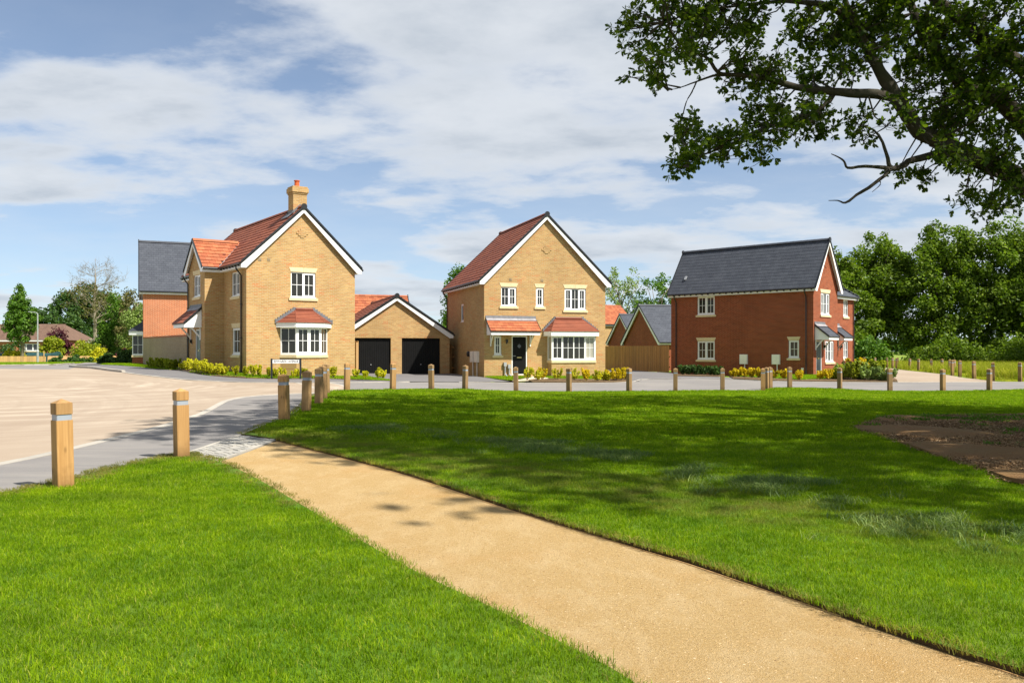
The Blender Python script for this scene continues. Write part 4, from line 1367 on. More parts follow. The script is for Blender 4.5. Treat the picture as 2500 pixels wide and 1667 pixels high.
TILE = {'red': (0.30, 0.29, 0.034), 'orange': (0.30, 0.29, 0.034), 'slate': (0.33, 0.26, 0.010), 'small': (0.165, 0.105, 0.018), 'slate_small': (0.25, 0.16, 0.010), 'brown': (0.33, 0.34, 0.034)}
TILE_MAT = {'red': 'red_tile', 'orange': 'orange_tile', 'slate': 'slate_tile', 'small': 'red_tile', 'slate_small': 'slate_tile', 'brown': 'brown_tile'}
TILE_ME = {}


def tiles(roof, root, slopes, kind, limit=300, name=None, allstuff=False):
    """slopes: list of (corner, u, s, L, S, keep(t, k) or None); lays overlapping tiles; nearest ones are pieces of their own"""
    w, g, th = TILE[kind]
    if kind not in TILE_ME:
        TILE_ME[kind] = tile_mesh(kind)
    proto = TILE_ME[kind]
    mw = root.matrix_world if root.parent is None else root.matrix_basis
    rz = root.rotation_euler.z
    cz, sz_ = math.cos(rz), math.sin(rz)
    allm = []
    for o, u, s, L_, S_, keep, vis in slopes:
        o, u, s = V3(o), V3(u), V3(s)
        u, s = u / np.linalg.norm(u), s / np.linalg.norm(s)
        n = np.cross(u, s)
        rows = max(1, int(round(S_ / g)))
        gg = S_ / rows
        for r_ in range(rows):
            off = (w / 2 if r_ % 2 else 0)
            m = int(math.ceil((L_ + off) / w))
            for k_ in range(m):
                a, b = k_ * w - off, (k_ + 1) * w - off
                a2, b2 = max(a, 0), min(b, L_)
                if b2 - a2 < 0.04:
                    continue
                if keep and not keep((a2 + b2) / 2, r_ * gg + gg / 2):
                    continue
                p = o + u * a2 + s * (r_ * gg)
                sc = (b2 - a2) / w
                wp = V3((root.location.x + cz * p[0] - sz_ * p[1], root.location.y + sz_ * p[0] + cz * p[1], root.location.z + p[2]))
                allm.append((0 if vis else 1, float(np.linalg.norm(wp - CAMP)), p, u, s, n, sc))
    allm.sort(key=lambda q: (q[0], q[1]))
    if allstuff:
        limit = 0
    pieces = allm[:limit] if len(allm) > 0 else []
    rest = allm[limit:]
    nm = name or ('slate' if kind.startswith('slate') else 'roof_tile')
    if pieces:
        me = proto.mesh(nm, TILE_MAT[kind])
        for _, _, p, u, s, n, sc in pieces:
            mx = Matrix(((u[0] * sc, s[0], n[0], p[0]), (u[1] * sc, s[1], n[1], p[1]), (u[2] * sc, s[2], n[2], p[2]), (0, 0, 0, 1)))
            put(nm, me, roof, mx)
    if rest:
        pv, pf = np.array(proto.v), np.array(proto.f)
        Vs = []
        for _, _, p, u, s, n, sc in rest:
            Vs.append(p + pv[:, :1] * sc * u + pv[:, 1:2] * s + pv[:, 2:3] * n)
        k_ = len(pv)
        F = (pf[None] + (np.arange(len(rest)) * k_)[:, None, None]).reshape(-1, 4)
        o = put(nm + '_field', np_mesh(nm + '_field', np.concatenate(Vs), F, TILE_MAT[kind]), roof)
        o['kind'] = 'stuff'
    return len(allm)


def gable_roof(root, w, d, ze, zr, oh=0.3, fo=0.2, bo=0.15, kind='red', left_vis=True, right_vis=False, limit=300, x0=0.0, y0=0.0,
               fascia_left=None, fascia_right=None, barge=0.26, ridge_col=None, boards=True, gutter=True, allstuff=False, dentil=False):
    """ridge along local y above x0 + w/2; ze/zr are heights of the roof plane at the overhang edge and ridge"""
    cx = x0 + w / 2
    hw = w / 2 + oh
    ya, yb = y0 - fo, y0 + d + bo
    sl = math.hypot(hw, zr - ze)
    roof = MB()
    th = 0.07
    for sgn in (-1, 1):
        e = cx + sgn * hw
        roof.add([(e, ya, ze), (e, yb, ze), (cx, yb, zr), (cx, ya, zr), (e, ya, ze - th), (e, yb, ze - th), (cx, yb, zr - th * 1.3), (cx, ya, zr - th * 1.3)],
                 [(0, 1, 2, 3), (4, 5, 6, 7), (0, 1, 5, 4), (1, 2, 6, 5), (3, 0, 4, 7)])
    R_ = roof.build('roof', 'black_plastic', root)
    sl_l = ((cx - hw, ya + .03, ze), (0, 1, 0), (hw, 0, zr - ze), yb - ya - .06, sl, None, left_vis)
    # left slope: u must give outward normal u x s up -> go backwards along y
    sl_l = ((cx - hw, yb - .03, ze), (0, -1, 0), (hw, 0, zr - ze), yb - ya - .06, sl, None, left_vis)
    sl_r = ((cx + hw, ya + .03, ze), (0, 1, 0), (-hw, 0, zr - ze), yb - ya - .06, sl, None, right_vis)
    tiles(R_, root, [sl_l, sl_r], kind, limit, allstuff=allstuff)
    # ridge tiles
    L_ = yb - ya
    m = max(2, int(L_ / 0.45))
    seg = L_ / m
    rm = MB()
    pr = [(-.14, -.075), (-.11, .0), (-.05, .055), (.05, .055), (.11, .0), (.14, -.075)]
    a0 = [(x, 0, z) for x, z in pr]
    a1 = [(x * .94, seg + .02, z * .94 - .004) for x, z in pr]
    rm.add(a0 + a1, [(i, i + 1, 7 + i, 6 + i) for i in range(5)] + [tuple(range(6))])
    rme = rm.mesh('ridge_tile', ridge_col or TILE_MAT[kind])
    for k_ in range(m):
        put('ridge_tile', rme, R_, Matrix.Translation((cx, ya + k_ * seg, zr + .055)))
    # verge caps, bargeboards
    for yy, dirn in ((ya, -1), (yb, 1)):
        vc = MB()
        for sgn in (-1, 1):
            e = cx + sgn * (hw + .02)
            ztop = 0.075
            vc.prism([(e, yy - .03, ze - .02), (e, yy - .03, ze + ztop), (cx, yy - .03, zr + ztop), (cx, yy - .03, zr - .04)], (0, .06, 0))
        # round end cap on the ridge
        vc.prism([(cx + .15 * math.cos(a), yy - .035, zr + .02 + .15 * math.sin(a)) for a in np.linspace(0, 2 * math.pi, 10)[:-1]], (0, .07, 0))
        vc.build('verge_cap', 'black_plastic', R_)
        if boards:
            bb = MB()
            fy = yy + (.02 if dirn < 0 else -.06)
            sl_ = (zr - ze) / hw
            for sgn in (-1, 1):
                e = cx + sgn * hw
                ft = 0.24
                bz = ze - barge + .02
                # inner line parallel to the slope
                off = barge
                xin = cx + sgn * (hw - ft)
                bb.prism([(e, fy, bz), (e, fy, ze - .005), (cx, fy, zr - .005), (cx, fy, zr - off - .02), (cx + sgn * max(0, hw - ft), fy, bz)], (0, .04, 0))
            bb.build('bargeboard', 'white_upvc', R_)
            # soffit board under the verge
            sf = MB()
            y_in = y0 if dirn < 0 else y0 + d
            for sgn in (-1, 1):
                e = cx + sgn * hw
                sf.add([(e, fy + .02, ze - .1), (e, y_in, ze - .1), (cx, y_in, zr - .12), (cx, fy + .02, zr - .12)], [(0, 1, 2, 3)])
            sf.build('soffit', 'white_upvc', R_)
    # fascia, soffit and gutter along the eaves
    for sgn, segs in ((-1, fascia_left), (1, fascia_right)):
        if segs is None:
            segs = [(ya + .06, yb - .06)]
        for a, b in segs:
            if b - a < 0.05:
                continue
            e = cx + sgn * hw
            wl = x0 if sgn < 0 else x0 + w
            fa = MB()
            fx0, fx1 = sorted((e + sgn * -.01, e - sgn * .035))
            fa.box(fx0, fx1, a, b, ze - barge + .03, ze - .05)
            sx0, sx1 = sorted((wl, e - sgn * .036))
            fa.box(sx0, sx1, a, b, ze - barge + .035, ze - barge + .05)
            fa.build('fascia', 'white_upvc', R_)
            if gutter:
                gt = MB().tube([(e + sgn * .06, a, ze - .055), (e + sgn * .06, b, ze - .055)], .06, 8)
                gt.build('gutter', 'black_plastic', R_)
                if dentil:
                    dn = MB()
                    t = a + .2
                    while t < b - .1:
                        dn.box(*(sorted((e + sgn * .0, e + sgn * .1)) + [t, t + .05, ze - .17, ze - .1]))
                        t += .45
                    dn.build('gutter_bracket', 'black_plastic', R_)
    return R_


def downpipe(root, x, y, z0, z1, dx=0.0, dy=0.0, offset=0.25, r=.038):
    """pipe on a wall; (dx, dy) outward, swan neck at the top"""
    o = V3((x, y, 0))
    n = V3((dx, dy, 0))
    path = [o + n * (offset + .06) + Z_ * z1, o + n * (offset + .06) + Z_ * (z1 - .12), o + n * .07 + Z_ * (z1 - .42), o + n * .07 + Z_ * (z0)]
    p = MB().tube(path, r, 7).build('downpipe', 'black_plastic', root)
    cl = MB()
    for z in np.arange(z0 + .5, z1 - .5, 1.6):
        a = o + n * .07 + Z_ * z
        cl.tube([a - Z_ * .03, a + Z_ * .03], r * 1.5, 7)
    cl.build('pipe_clip', 'black_plastic', p)


def door(root, o, u, n, t0, t1, z0, z1, mat, diamond=False):
    f = MB()
    f.ob(o, u, n, t0, t0 + .06, z0, z1, -.10, -.02)
    f.ob(o, u, n, t1 - .06, t1, z0, z1, -.10, -.02)
    f.ob(o, u, n, t0 + .06, t1 - .06, z1 - .06, z1, -.10, -.02)
    f.ob(o, u, n, t0 + .06, t1 - .06, z0, z0 + .05, -.10, -.01)
    D = f.build('door', 'white_upvc', root)
    a, b = t0 + .062, t1 - .062
    lf = MB().ob(o, u, n, a, b, z0 + .05, z1 - .062, -.09, -.045)
    for zz0, zz1 in ((z0 + .2, z0 + .85), (z0 + 1.05, z1 - .25)):
        lf.ob(o, u, n, a + .12, b - .12, zz0, zz1, -.0455, -.037)
    lf.build('door_leaf', mat, D)
    m = (a + b) / 2
    MB().ob(o, u, n, m - .13, m + .13, z0 + .95, z0 + 1.02, -.037, -.028).build('letter_plate', 'brass', D)
    MB().ob(o, u, n, a + .03, a + .17, z0 + 1.06, z0 + 1.085, -.045, -.0).build('handle', 'grey_metal', D)
    if diamond:
        o_, u_2, n_2 = V3(o), V3(u), V3(n)
        p = [(m, z0 + 1.5), (m + .12, z0 + 1.63), (m, z0 + 1.76), (m - .12, z0 + 1.63)]
        MB().prism([o_ + u_2 * t + Z_ * z + n_2 * -.037 for t, z in p], n_2 * .006).build('door_light', 'glass_blue', D)
    return D


def canopy(root, o, u, n, t0, t1, zw, ze, proj, kind, flash='pale_lead', drop=.2, limit=60, flip=False, bracket=(0.1, 0.1)):
    """lean-to porch roof: zw height at wall, ze at the outer edge"""
    o, u, n = V3(o), V3(u), V3(n)

    def P(t, d, z):
        return o + u * t + n * d + Z_ * z
    c = MB()
    c.ob(o, u, n, t0 + .06, t1 - .06, ze - drop, ze - .02, proj - .05, proj - .01)
    for a in (t0 + .06, t1 - .10):
        c.prism([P(a, 0.003, ze - drop), P(a, proj - .05, ze - drop), P(a, proj - .05, ze - .03), P(a, 0.003, zw - .08)], u * .04)
    c.ob(o, u, n, t0 + .101, t1 - .101, ze - drop + .03, ze - drop + .045, 0.004, proj - .051)
    C = c.build('canopy', 'white_upvc', root)
    s = MB()
    s.prism([P(t0, 0.004, zw - .05), P(t0, proj + .03, ze - .045), P(t0, proj + .03, ze), P(t0, 0.004, zw)], u * (t1 - t0))
    rf = s.build('canopy_roof', 'black_plastic', C)
    sl = V3(P(0, 0, zw) - P(0, proj + .03, ze))
    S_ = np.linalg.norm(sl)
    uu, a0 = u, t0
    if np.cross(u, sl)[2] < 0:
        uu, a0 = -u, t1
    w, g, th = TILE[kind]
    # tiles belong to the canopy (sub-parts)
    tiles(C, root, [(P(a0, proj + .03, ze), uu, sl, t1 - t0, S_ - .14, None, True)], kind, limit)
    # verge strips and flashing
    v = MB()
    for a in (t0 - .012, t1 - .012):
        v.prism([P(a, 0.004, zw - .06), P(a, proj + .04, ze - .06), P(a, proj + .04, ze + .065), P(a, 0.004, zw + .065)], u * .024)
    v.build('canopy_verge', 'black_plastic', C)
    fl = MB()
    fl.prism([P(t0, 0.004, zw + .2), P(t0, .02, zw + .2), P(t0, .05, zw + .05), P(t0, .004, zw + .05)], u * (t1 - t0))
    fl.build('flashing', 'lead', C)
    f2 = MB()
    k_ = .16
    f2.prism([P(t0 + .02, .045, zw + .055), P(t0 + .02, .045 + k_, zw + .06 - k_ * (zw - ze) / proj), P(t0 + .02, .045 + k_, zw + .045 - k_ * (zw - ze) / proj), P(t0 + .02, .045, zw + .04)], u * (t1 - t0 - .04))
    f2.build('flashing_apron', flash, C)
    for a in (t0 + .06 + bracket[0], t1 - .12 - bracket[1]):
        b = MB()
        zb = ze - drop
        b.ob(o, u, n, a, a + .06, zb - .62, zb, .004, .06)
        b.prism([P(a + .006, .06, zb - .52), P(a + .006, .06, zb - .42), P(a + .006, .42, zb - .003), P(a + .006, .52, zb - .003)], u * .048)
        b.build('bracket', 'white_upvc', C)
    return C


def bay(root, o, u, n, t0, t1, splay, p, zs, z0, z1, zf, zt_, apex, oh=.22, kind='small', brick='buff_brick', front=2, sash=None, side_bars=(1, 1), glass='glass', side_glass='glass', base=-.3, flash=True, lights_sash=None):
    """bay window. zs sill bottom, z0..z1 glazing, zf fascia top (eave), zt_ roof top at wall, apex (ta, tb) along the wall"""
    o, u, n = V3(o), V3(u), V3(n)

    def P(t, d, z):
        return o + u * t + n * d + Z_ * z
    foot = [(t0, 0), (t0 + splay, p), (t1 - splay, p), (t1, 0)]
    b = MB()
    for (a, da), (c, dc) in zip(foot, foot[1:]):
        b.add([P(a, da, base), P(c, dc, base), P(c, dc, zs), P(a, da, zs)], [(0, 1, 2, 3)])
    B = b.build('bay_window', brick, root)

    def ring(extra, za, zb, inner, nm, mat):
        m = MB()
        outer = [(t0 - extra, -.0), (t0 + splay - extra * .45, p + extra), (t1 - splay + extra * .45, p + extra), (t1 + extra, -.0)]
        inn = [(t0 + inner, 0), (t0 + splay + inner * .6, p - inner), (t1 - splay - inner * .6, p - inner), (t1 - inner, 0)]
        vs = []
        for z in (za, zb):
            vs += [P(a, d + .003, z) for a, d in outer] + [P(a, d + .003, z) for a, d in inn]
        fs = []
        for i in range(3):
            fs += [(i, i + 1, 9 + i, 8 + i), (4 + i, 5 + i, 13 + i, 12 + i), (i, i + 1, 5 + i, 4 + i), (8 + i, 9 + i, 13 + i, 12 + i)]
        m.add(vs, fs)
        m.build(nm, mat, B)
    ring(.05, zs, z0 - .03, .1, 'sill', 'stone')
    ring(oh, z1, zf, .1, 'fascia', 'white_upvc')
    # glazed faces
    ds = math.hypot(splay, p)
    faces = [(P(t0, 0, 0), (u * splay + n * p) / ds, ds, 1, side_bars, side_glass, {0} if False else set()),
             (P(t0 + splay, p, 0), u, t1 - t0 - 2 * splay, front, (1, 1), glass, lights_sash),
             (P(t1 - splay, p, 0), (u * splay - n * p) / ds, ds, 1, side_bars, side_glass, set())]
    for fo_, fu, L_, nl, br, gl, sa in faces:
        fn = np.cross(fu, Z_)
        if np.dot(fn, n) < -1e-6:
            fn = -fn
        if abs(np.dot(fn, n)) < 1e-6:
            fn = -fu if False else fn
        window_into(B, fo_, fu, fn, 0.0, L_, z0 - .03, z1, nl, sa, br, gl)
    # roof: three hipped faces of small tiles
    e = [(t0 - oh - .05, 0), (t0 + splay - oh * .5, p + oh + .04), (t1 - splay + oh * .5, p + oh + .04), (t1 + oh + .05, 0)]
    ta, tb = apex
    E = [P(a, d + .003, zf) for a, d in e]
    A1, A2 = P(ta, .003, zt_), P(tb, .003, zt_)
    rf = MB()
    rows = 9
    for quad in ((E[0], E[1], A1, A1), (E[1], E[2], A2, A1), (E[2], E[3], A2, A2)):
        q0, q1, q2, q3 = quad
        nn = np.cross(q1 - q0, (q2 + q3) / 2 - q0)
        nn /= np.linalg.norm(nn) + 1e-9
        if nn[2] < 0:
            nn = -nn
        for r_ in range(rows):
            a, c = r_ / rows, (r_ + 1) / rows
            l0, r0 = q0 + (q3 - q0) * a, q1 + (q2 - q1) * a
            l1, r1 = q0 + (q3 - q0) * c, q1 + (q2 - q1) * c
            hgt = nn * .022
            rf.add([l0 + hgt, r0 + hgt, r1, l1, l0, r0], [(0, 1, 2, 3), (4, 5, 1, 0)])
    rf.build('bay_roof', TILE_MAT[kind], B)
    und = MB()
    und.add([E[0], E[1], E[2], E[3], A1, A2], [(0, 1, 2, 3), (0, 1, 4), (1, 2, 5, 4), (2, 3, 5)])
    und.build('bay_soffit', 'white_upvc', B)
    # stepped lead flashing up the brickwork
    st = MB()
    for (Ea, Aa, sg) in ((e[0], ta, -1), (e[3], tb, 1)):
        ns = 8
        for i in range(ns):
            f0, f1 = i / ns, (i + 1) / ns
            x0, x1 = Ea[0] + (Aa - Ea[0]) * f0, Ea[0] + (Aa - Ea[0]) * f1
            zb0, zb1 = zf + (zt_ - zf) * f0, zf + (zt_ - zf) * f1
            xa, xb = min(x0, x1), max(x0, x1)
            st.prism([P(x0, .002, zb0 - .04), P(x1, .002, zb1 - .04), P(x1, .002, zb1 + .11), P(x0, .002, zb1 + .11)], n * .05)
    st.prism([P(ta, .002, zt_ - .06), P(tb, .002, zt_ - .06), P(tb, .002, zt_ + .09), P(ta, .002, zt_ + .09)], n * .032)
    st.build('flashing', 'lead', B)
    hp = MB()
    for a, c in ((E[1], A1), (E[2], A2)):
        hp.tube([a + Z_ * .012, c + Z_ * .012], .022, 5)
    hp.tube([A1 + Z_ * .01 + n * .06, A2 + Z_ * .01 + n * .06], .06, 5)
    hp.build('hip_lead', TILE_MAT[kind], B)
    return B


def window_into(B, o, u, n, t0, t1, z0, z1, lights, sash, bars, glass):
    """glazing panel on a bay: one frame part per face"""
    fr = MB()
    fw = .06
    d0, d1 = -.07, .0
    fr.ob(o, u, n, t0, t0 + fw, z0, z1, d0, d1)
    fr.ob(o, u, n, t1 - fw, t1, z0, z1, d0, d1)
    fr.ob(o, u, n, t0 + fw, t1 - fw, z1 - fw, z1, d0, d1)
    fr.ob(o, u, n, t0 + fw, t1 - fw, z0, z0 + .1, d0, d1)
    pn = []
    gb_ = MB()
    for i in range(lights):
        a = t0 + (t1 - t0) * i / lights + (fw if i == 0 else .03)
        b = t0 + (t1 - t0) * (i + 1) / lights - (fw if i == lights - 1 else .03)
        if i:
            fr.ob(o, u, n, a - .06, a, z0 + .1, z1 - fw, d0, d1)
        c, d = z0 + .1, z1 - fw
        if sash is None or i in sash:
            for q in ((a, a + .05, c, d), (b - .05, b, c, d), (a + .05, b - .05, c, c + .05), (a + .05, b - .05, d - .05, d)):
                fr.ob(o, u, n, *q, -.05, .013)
            a, b, c, d = a + .05, b - .05, c + .05, d - .05
        gl = glass if isinstance(glass, str) else glass[i % len(glass)]
        pn.append((MB().ob(o, u, n, a, b, c, d, -.045, -.04), gl))
        for k_ in range(bars[0]):
            x = a + (b - a) * (k_ + 1) / (bars[0] + 1)
            gb_.ob(o, u, n, x - .012, x + .012, c, d, -.04, -.02)
        for k_ in range(bars[1]):
            z = c + (d - c) * (k_ + 1) / (bars[1] + 1)
            gb_.ob(o, u, n, a, b, z - .012, z + .012, -.0395, -.0205)
    fr.build('window_frame', 'white_upvc', B)
    gb_.build('glazing_bar', 'white_upvc', B)
    for m, gl in pn:
        m.build('pane', gl, B)


def gable_pts(w, ze_w, zr_w, base=-.35):
    return [(0, base), (w, base), (w, ze_w), (w / 2, zr_w), (0, ze_w)]


def emblem(root, o, u, n, tc_, zc, brick):
    m = MB()
    for i, hw in enumerate((1, 2, 3, 2, 1)):
        z = zc + (i - 2) * .09
        m.ob(o, u, n, tc_ - hw * .1, tc_ + hw * .1, z - .042, z + .042, -.02, .03)
    m.build('brick_emblem', brick, root)


def vent(root, o, u, n, t, z, mat='terracotta', s=.08):
    m = MB().ob(o, u, n, t - s, t + s, z - s, z + s, -.02, .012)
    for k_ in range(3):
        m.ob(o, u, n, t - s * .8, t + s * .8, z - s * .7 + k_ * s * .5, z - s * .5 + k_ * s * .5, .0125, .02)
    m.build('vent', mat, root)


def wall_lamp(root, o, u, n, t, z):
    m = MB()
    m.ob(o, u, n, t - .04, t + .04, z - .12, z + .12, 0, .03)
    m.ob(o, u, n, t - .05, t + .05, z - .05, z + .1, .0305, .13)
    m.ob(o, u, n, t - .065, t + .065, z + .1, z + .12, .02, .15)
    m.build('wall_lamp', 'black_plastic', root)


def meter_box(root, o, u, n, t0, t1, z0, z1, mat, pipe=True, zg=-.1):
    b = MB().ob(o, u, n, t0, t1, z0, z1, 0.0, .14)
    b.ob(o, u, n, t0 + .03, t1 - .03, z0 + .03, z1 - .03, .1405, .15)
    B = b.build('meter_box', mat, root)
    if pipe:
        m = (t0 + t1) / 2 - .07
        o_, u2, n2 = V3(o), V3(u), V3(n)
        MB().tube([o_ + u2 * m + n2 * .06 + Z_ * z0, o_ + u2 * m + n2 * .06 + Z_ * zg], .035, 7).build('meter_pipe', mat, B)
    return B


# ------------------------------------------------------------------ house with the chimney
H1T = 0.617
H1 = thing('brick_house', 'buff brick house with red tiled roof, brick chimney and splayed bay window', 'house', (-12.494, 40.447, 0.21), H1T)
w, d = 5.54, 10.17
o, FX, FN = (0, 0, 0), X_, -Y_
SX, SN = Y_, -X_
wb = MB()
ze_w, zr_w = 5.62, 8.2
panel(wb, (0, 0, 0), X_, -Y_, gable_pts(w, ze_w, zr_w), [(2.17, 3.44, 3.90, 5.12)])
panel(wb, (0, 0, 0), Y_, -X_, [(0, -.35), (3.47, -.35), (3.47, 5.6), (0, 5.6)], [(.98, 2.22, 3.95, 5.12), (.95, 2.12, 1.12, 2.40)])
panel(wb, (0, 3.47, 0), -X_, -Y_, [(0, -.35), (.94, -.35), (.94, 5.5), (0, 5.5)])
panel(wb, (-.94, 0, 0), Y_, -X_, [(3.47, -.35), (6.35, -.35), (6.35, 5.5), (4.91, 6.8), (3.47, 5.5)], [(4.25, 5.45, 4.05, 5.15), (4.2, 5.1, .32, 2.38)])
panel(wb, (0, 6.35, 0), -X_, Y_, [(0, -.35), (.94, -.35), (.94, 5.5), (0, 5.5)])
panel(wb, (0, 0, 0), Y_, -X_, [(6.35, -.35), (d, -.35), (d, 5.6), (6.35, 5.6)])
panel(wb, (w, 0, 0), Y_, X_, [(0, -.35), (d, -.35), (d, 5.6), (0, 5.6)])
panel(wb, (0, d, 0), X_, Y_, gable_pts(w, ze_w, zr_w))
wb.build('wall', 'buff_brick', H1)
gable_roof(H1, w, d, 5.43, 8.30, fascia_left=[(-.14, 3.2), (6.62, d + .1)], left_vis=True, dentil=True)
# cross wing roof towards the left
wr = thing_part = MB()
ex, rz_, yr, hwy = -.94 - .22, 6.92, 4.91, 1.44 + .25
ey0, ey1 = yr - hwy, yr + hwy
wr.add([(ex, ey0, 5.43), (-.3, ey0, 5.43), (1.3, yr, rz_), (ex, yr, rz_)], [(0, 1, 2, 3)])
wr.add([(ex, ey1, 5.43), (-.3, ey1, 5.43), (1.3, yr, rz_), (ex, yr, rz_)], [(0, 1, 2, 3)])
wr.add([(ex, ey0, 5.36), (-.3, ey0, 5.36), (1.2, yr, rz_ - .09), (ex, yr, rz_ - .09)], [(0, 1, 2, 3)])
wr.add([(ex, ey1, 5.36), (-.3, ey1, 5.36), (1.2, yr, rz_ - .09), (ex, yr, rz_ - .09)], [(0, 1, 2, 3)])
WR = wr.build('wing_roof', 'black_plastic', H1)
S_ = math.hypot(hwy, rz_ - 5.43)


def keep_front(t, s_):
    return ex + t < -.3 + 1.62 * s_ / S_


tiles(WR, H1, [((ex + .02, ey0, 5.43), (1, 0, 0), (0, hwy, rz_ - 5.43), 2.5, S_, keep_front, True)], 'orange', 200)
tiles(WR, H1, [((1.3, ey1, 5.43), (-1, 0, 0), (0, -hwy, rz_ - 5.43), 2.45, S_, lambda t, s_: 1.3 - t < -.3 + 1.62 * s_ / S_, False)], 'orange', 0)
rm = MB()
pr = [(-.14, -.075), (-.11, .0), (-.05, .055), (.05, .055), (.11, .0), (.14, -.075)]
rm.add([(0, y, z) for y, z in pr] + [(.47, y * .94, z * .94) for y, z in pr], [(i, i + 1, 7 + i, 6 + i) for i in range(5)] + [tuple(range(6))])
rme = rm.mesh('ridge_tile', 'orange_tile')
for k_ in range(5):
    put('ridge_tile', rme, WR, Matrix.Translation((ex + .02 + k_ * .46, yr, rz_ + .055)))
vc, bb = MB(), MB()
for sgn in (-1, 1):
    e = yr + sgn * (hwy + .02)
    vc.prism([(ex - .03, e, 5.41), (ex - .03, e, 5.51), (ex - .03, yr, rz_ + .08), (ex - .03, yr, rz_ - .04)], (.06, 0, 0))
    e = yr + sgn * hwy
    bb.prism([(ex + .02, e, 5.2), (ex + .02, e, 5.425), (ex + .02, yr, rz_ - .005), (ex + .02, yr, rz_ - .27), (ex + .02, e - sgn * .24, 5.2)], (.04, 0, 0))
    bb.add([(ex + .04, e, 5.34), (-.94, e, 5.34), (-.94, yr, rz_ - .12), (ex + .04, yr, rz_ - .12)], [(0, 1, 2, 3)])
vc.build('verge_cap', 'black_plastic', WR)
bb.build('bargeboard', 'white_upvc', WR)
fa = MB().box(ex + .06, -.06, ey0 - .0, ey0 + .035, 5.2, 5.38)
fa.box(ex + .06, -.0, ey0 + .036, 3.47, 5.205, 5.22)
fa.build('fascia', 'white_upvc', WR)
MB().tube([(ex + .05, ey0 - .06, 5.375), (-.36, ey0 - .06, 5.375)], .06, 8).build('gutter', 'black_plastic', WR)
MB().tube([(-.3, 3.22, 5.47), (1.3, yr, rz_ + .02)], .035, 5).build('valley', 'pale_lead', WR)
MB().box(.0, .16, 0, .1, 0, .02).build('tile_vent', 'red_tile', WR).matrix_basis = Matrix.Translation((.12, 4.0, 6.19)) @ Matrix.Rotation(math.atan2(rz_ - 5.43, hwy), 4, 'X')
# openings
window(H1, (0, 0, 0), X_, -Y_, 2.17, 3.44, 3.90, 5.12, 2, {1})
window(H1, (0, 0, 0), Y_, -X_, .98, 2.22, 3.95, 5.12, 2, {0}, lintel=False, glass=('glass', 'glass_blue'))
window(H1, (0, 0, 0), Y_, -X_, .95, 2.12, 1.12, 2.40, 1, {0}, glass='glass_blue')
window(H1, (-.94, 0, 0), Y_, -X_, 4.25, 5.45, 4.05, 5.15, 2, {0}, glass='glass_blue')
door(H1, (-.94, 0, 0), Y_, -X_, 4.2, 5.1, .32, 2.38, 'grey_door')
canopy(H1, (-.94, 0, 0), Y_, -X_, 3.95, 6.1, 3.45, 2.66, .86, 'red')
bay(H1, (0, 0, 0), X_, -Y_, 1.65, 4.05, .57, .6, .96, 1.13, 2.42, 2.64, 3.30, (2.40, 3.27), front=2, side_glass=('curtain_glass',) if False else 'glass', lights_sash={0, 1})
emblem(H1, (0, 0, 0), X_, -Y_, 2.75, 7.03, 'buff_brick')
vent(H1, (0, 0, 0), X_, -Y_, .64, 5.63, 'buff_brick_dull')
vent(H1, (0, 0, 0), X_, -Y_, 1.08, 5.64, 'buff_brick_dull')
wall_lamp(H1, (-.94, 0, 0), Y_, -X_, 5.75, 1.75)
downpipe(H1, 0, .55, -.2, 5.3, -1, 0)
downpipe(H1, -.94, 6.28, -.2, 5.2, -1, 0)
MB().tube([(.02 - .12, 3.1, -.2), (-.12, 3.1, .35), (-.05, 3.1, .5)], .05, 8).build('waste_pipe', 'grey_metal', H1)
# chimney
ch = MB().box(2.43, 3.13, .35, 1.02, 7.5, 9.0)
ch.box(2.40, 3.16, .32, 1.05, 9.0, 9.08)
ch.box(2.36, 3.20, .28, 1.09, 9.08, 9.30)
ch.box(2.40, 3.16, .32, 1.05, 9.30, 9.38)
CH = ch.build('chimney', 'buff_brick', H1)
MB().tube([(2.72, .62, 9.38), (2.72, .62, 9.66), (2.72, .62, 9.665), (2.72, .62, 9.70)], [.13, .115, .15, .15], 14).build('chimney_pot', 'terracotta', CH)
lf = MB()
for yy in (.345, 1.025):
    lf.prism([(2.36, yy - .006, 7.95), (2.36, yy - .006, 8.12), (2.6, yy - .006, 8.34), (2.78, yy - .006, 8.52), (3.2, yy - .006, 8.12), (3.2, yy - .006, 7.95)], (0, .012, 0))
lf.box(2.405, 2.425, .3, 1.06, 7.85, 8.2)
lf.add([(2.1, .2, 7.80), (2.1, 1.2, 7.80), (2.44, 1.2, 8.12), (2.44, .2, 8.12)], [(0, 1, 2, 3)])
lf.build('flashing', 'lead', CH)

# ------------------------------------------------------------------ house with porch and box bay
H2T = 0.320
H2 = thing('brick_house', 'buff brick house with black front door under a red tiled porch canopy', 'house', (-1.556, 48.091, 0.02), H2T)
w, d = 7.40, 8.44
wb = MB()
holes = [(.99, 1.91, 4.02, 5.08), (3.08, 3.55, 4.02, 5.08), (4.83, 6.17, 3.86, 5.08), (.58, 1.01, 1.26, 2.32), (1.62, 2.55, .12, 2.33)]
panel(wb, (0, 0, 0), X_, -Y_, gable_pts(w, 5.62, 9.2), holes)
panel(wb, (0, 0, 0), Y_, -X_, [(0, -.35), (d, -.35), (d, 5.6), (0, 5.6)], [(4.4, 5.1, 3.25, 4.35)])
panel(wb, (w, 0, 0), Y_, X_, [(0, -.35), (d, -.35), (d, 5.6), (0, 5.6)])
panel(wb, (0, d, 0), X_, Y_, gable_pts(w, 5.62, 9.2))
wb.build('wall', 'buff_brick', H2)
gable_roof(H2, w, d, 5.43, 9.27, left_vis=True, dentil=True)
F = ((0, 0, 0), X_, -Y_)
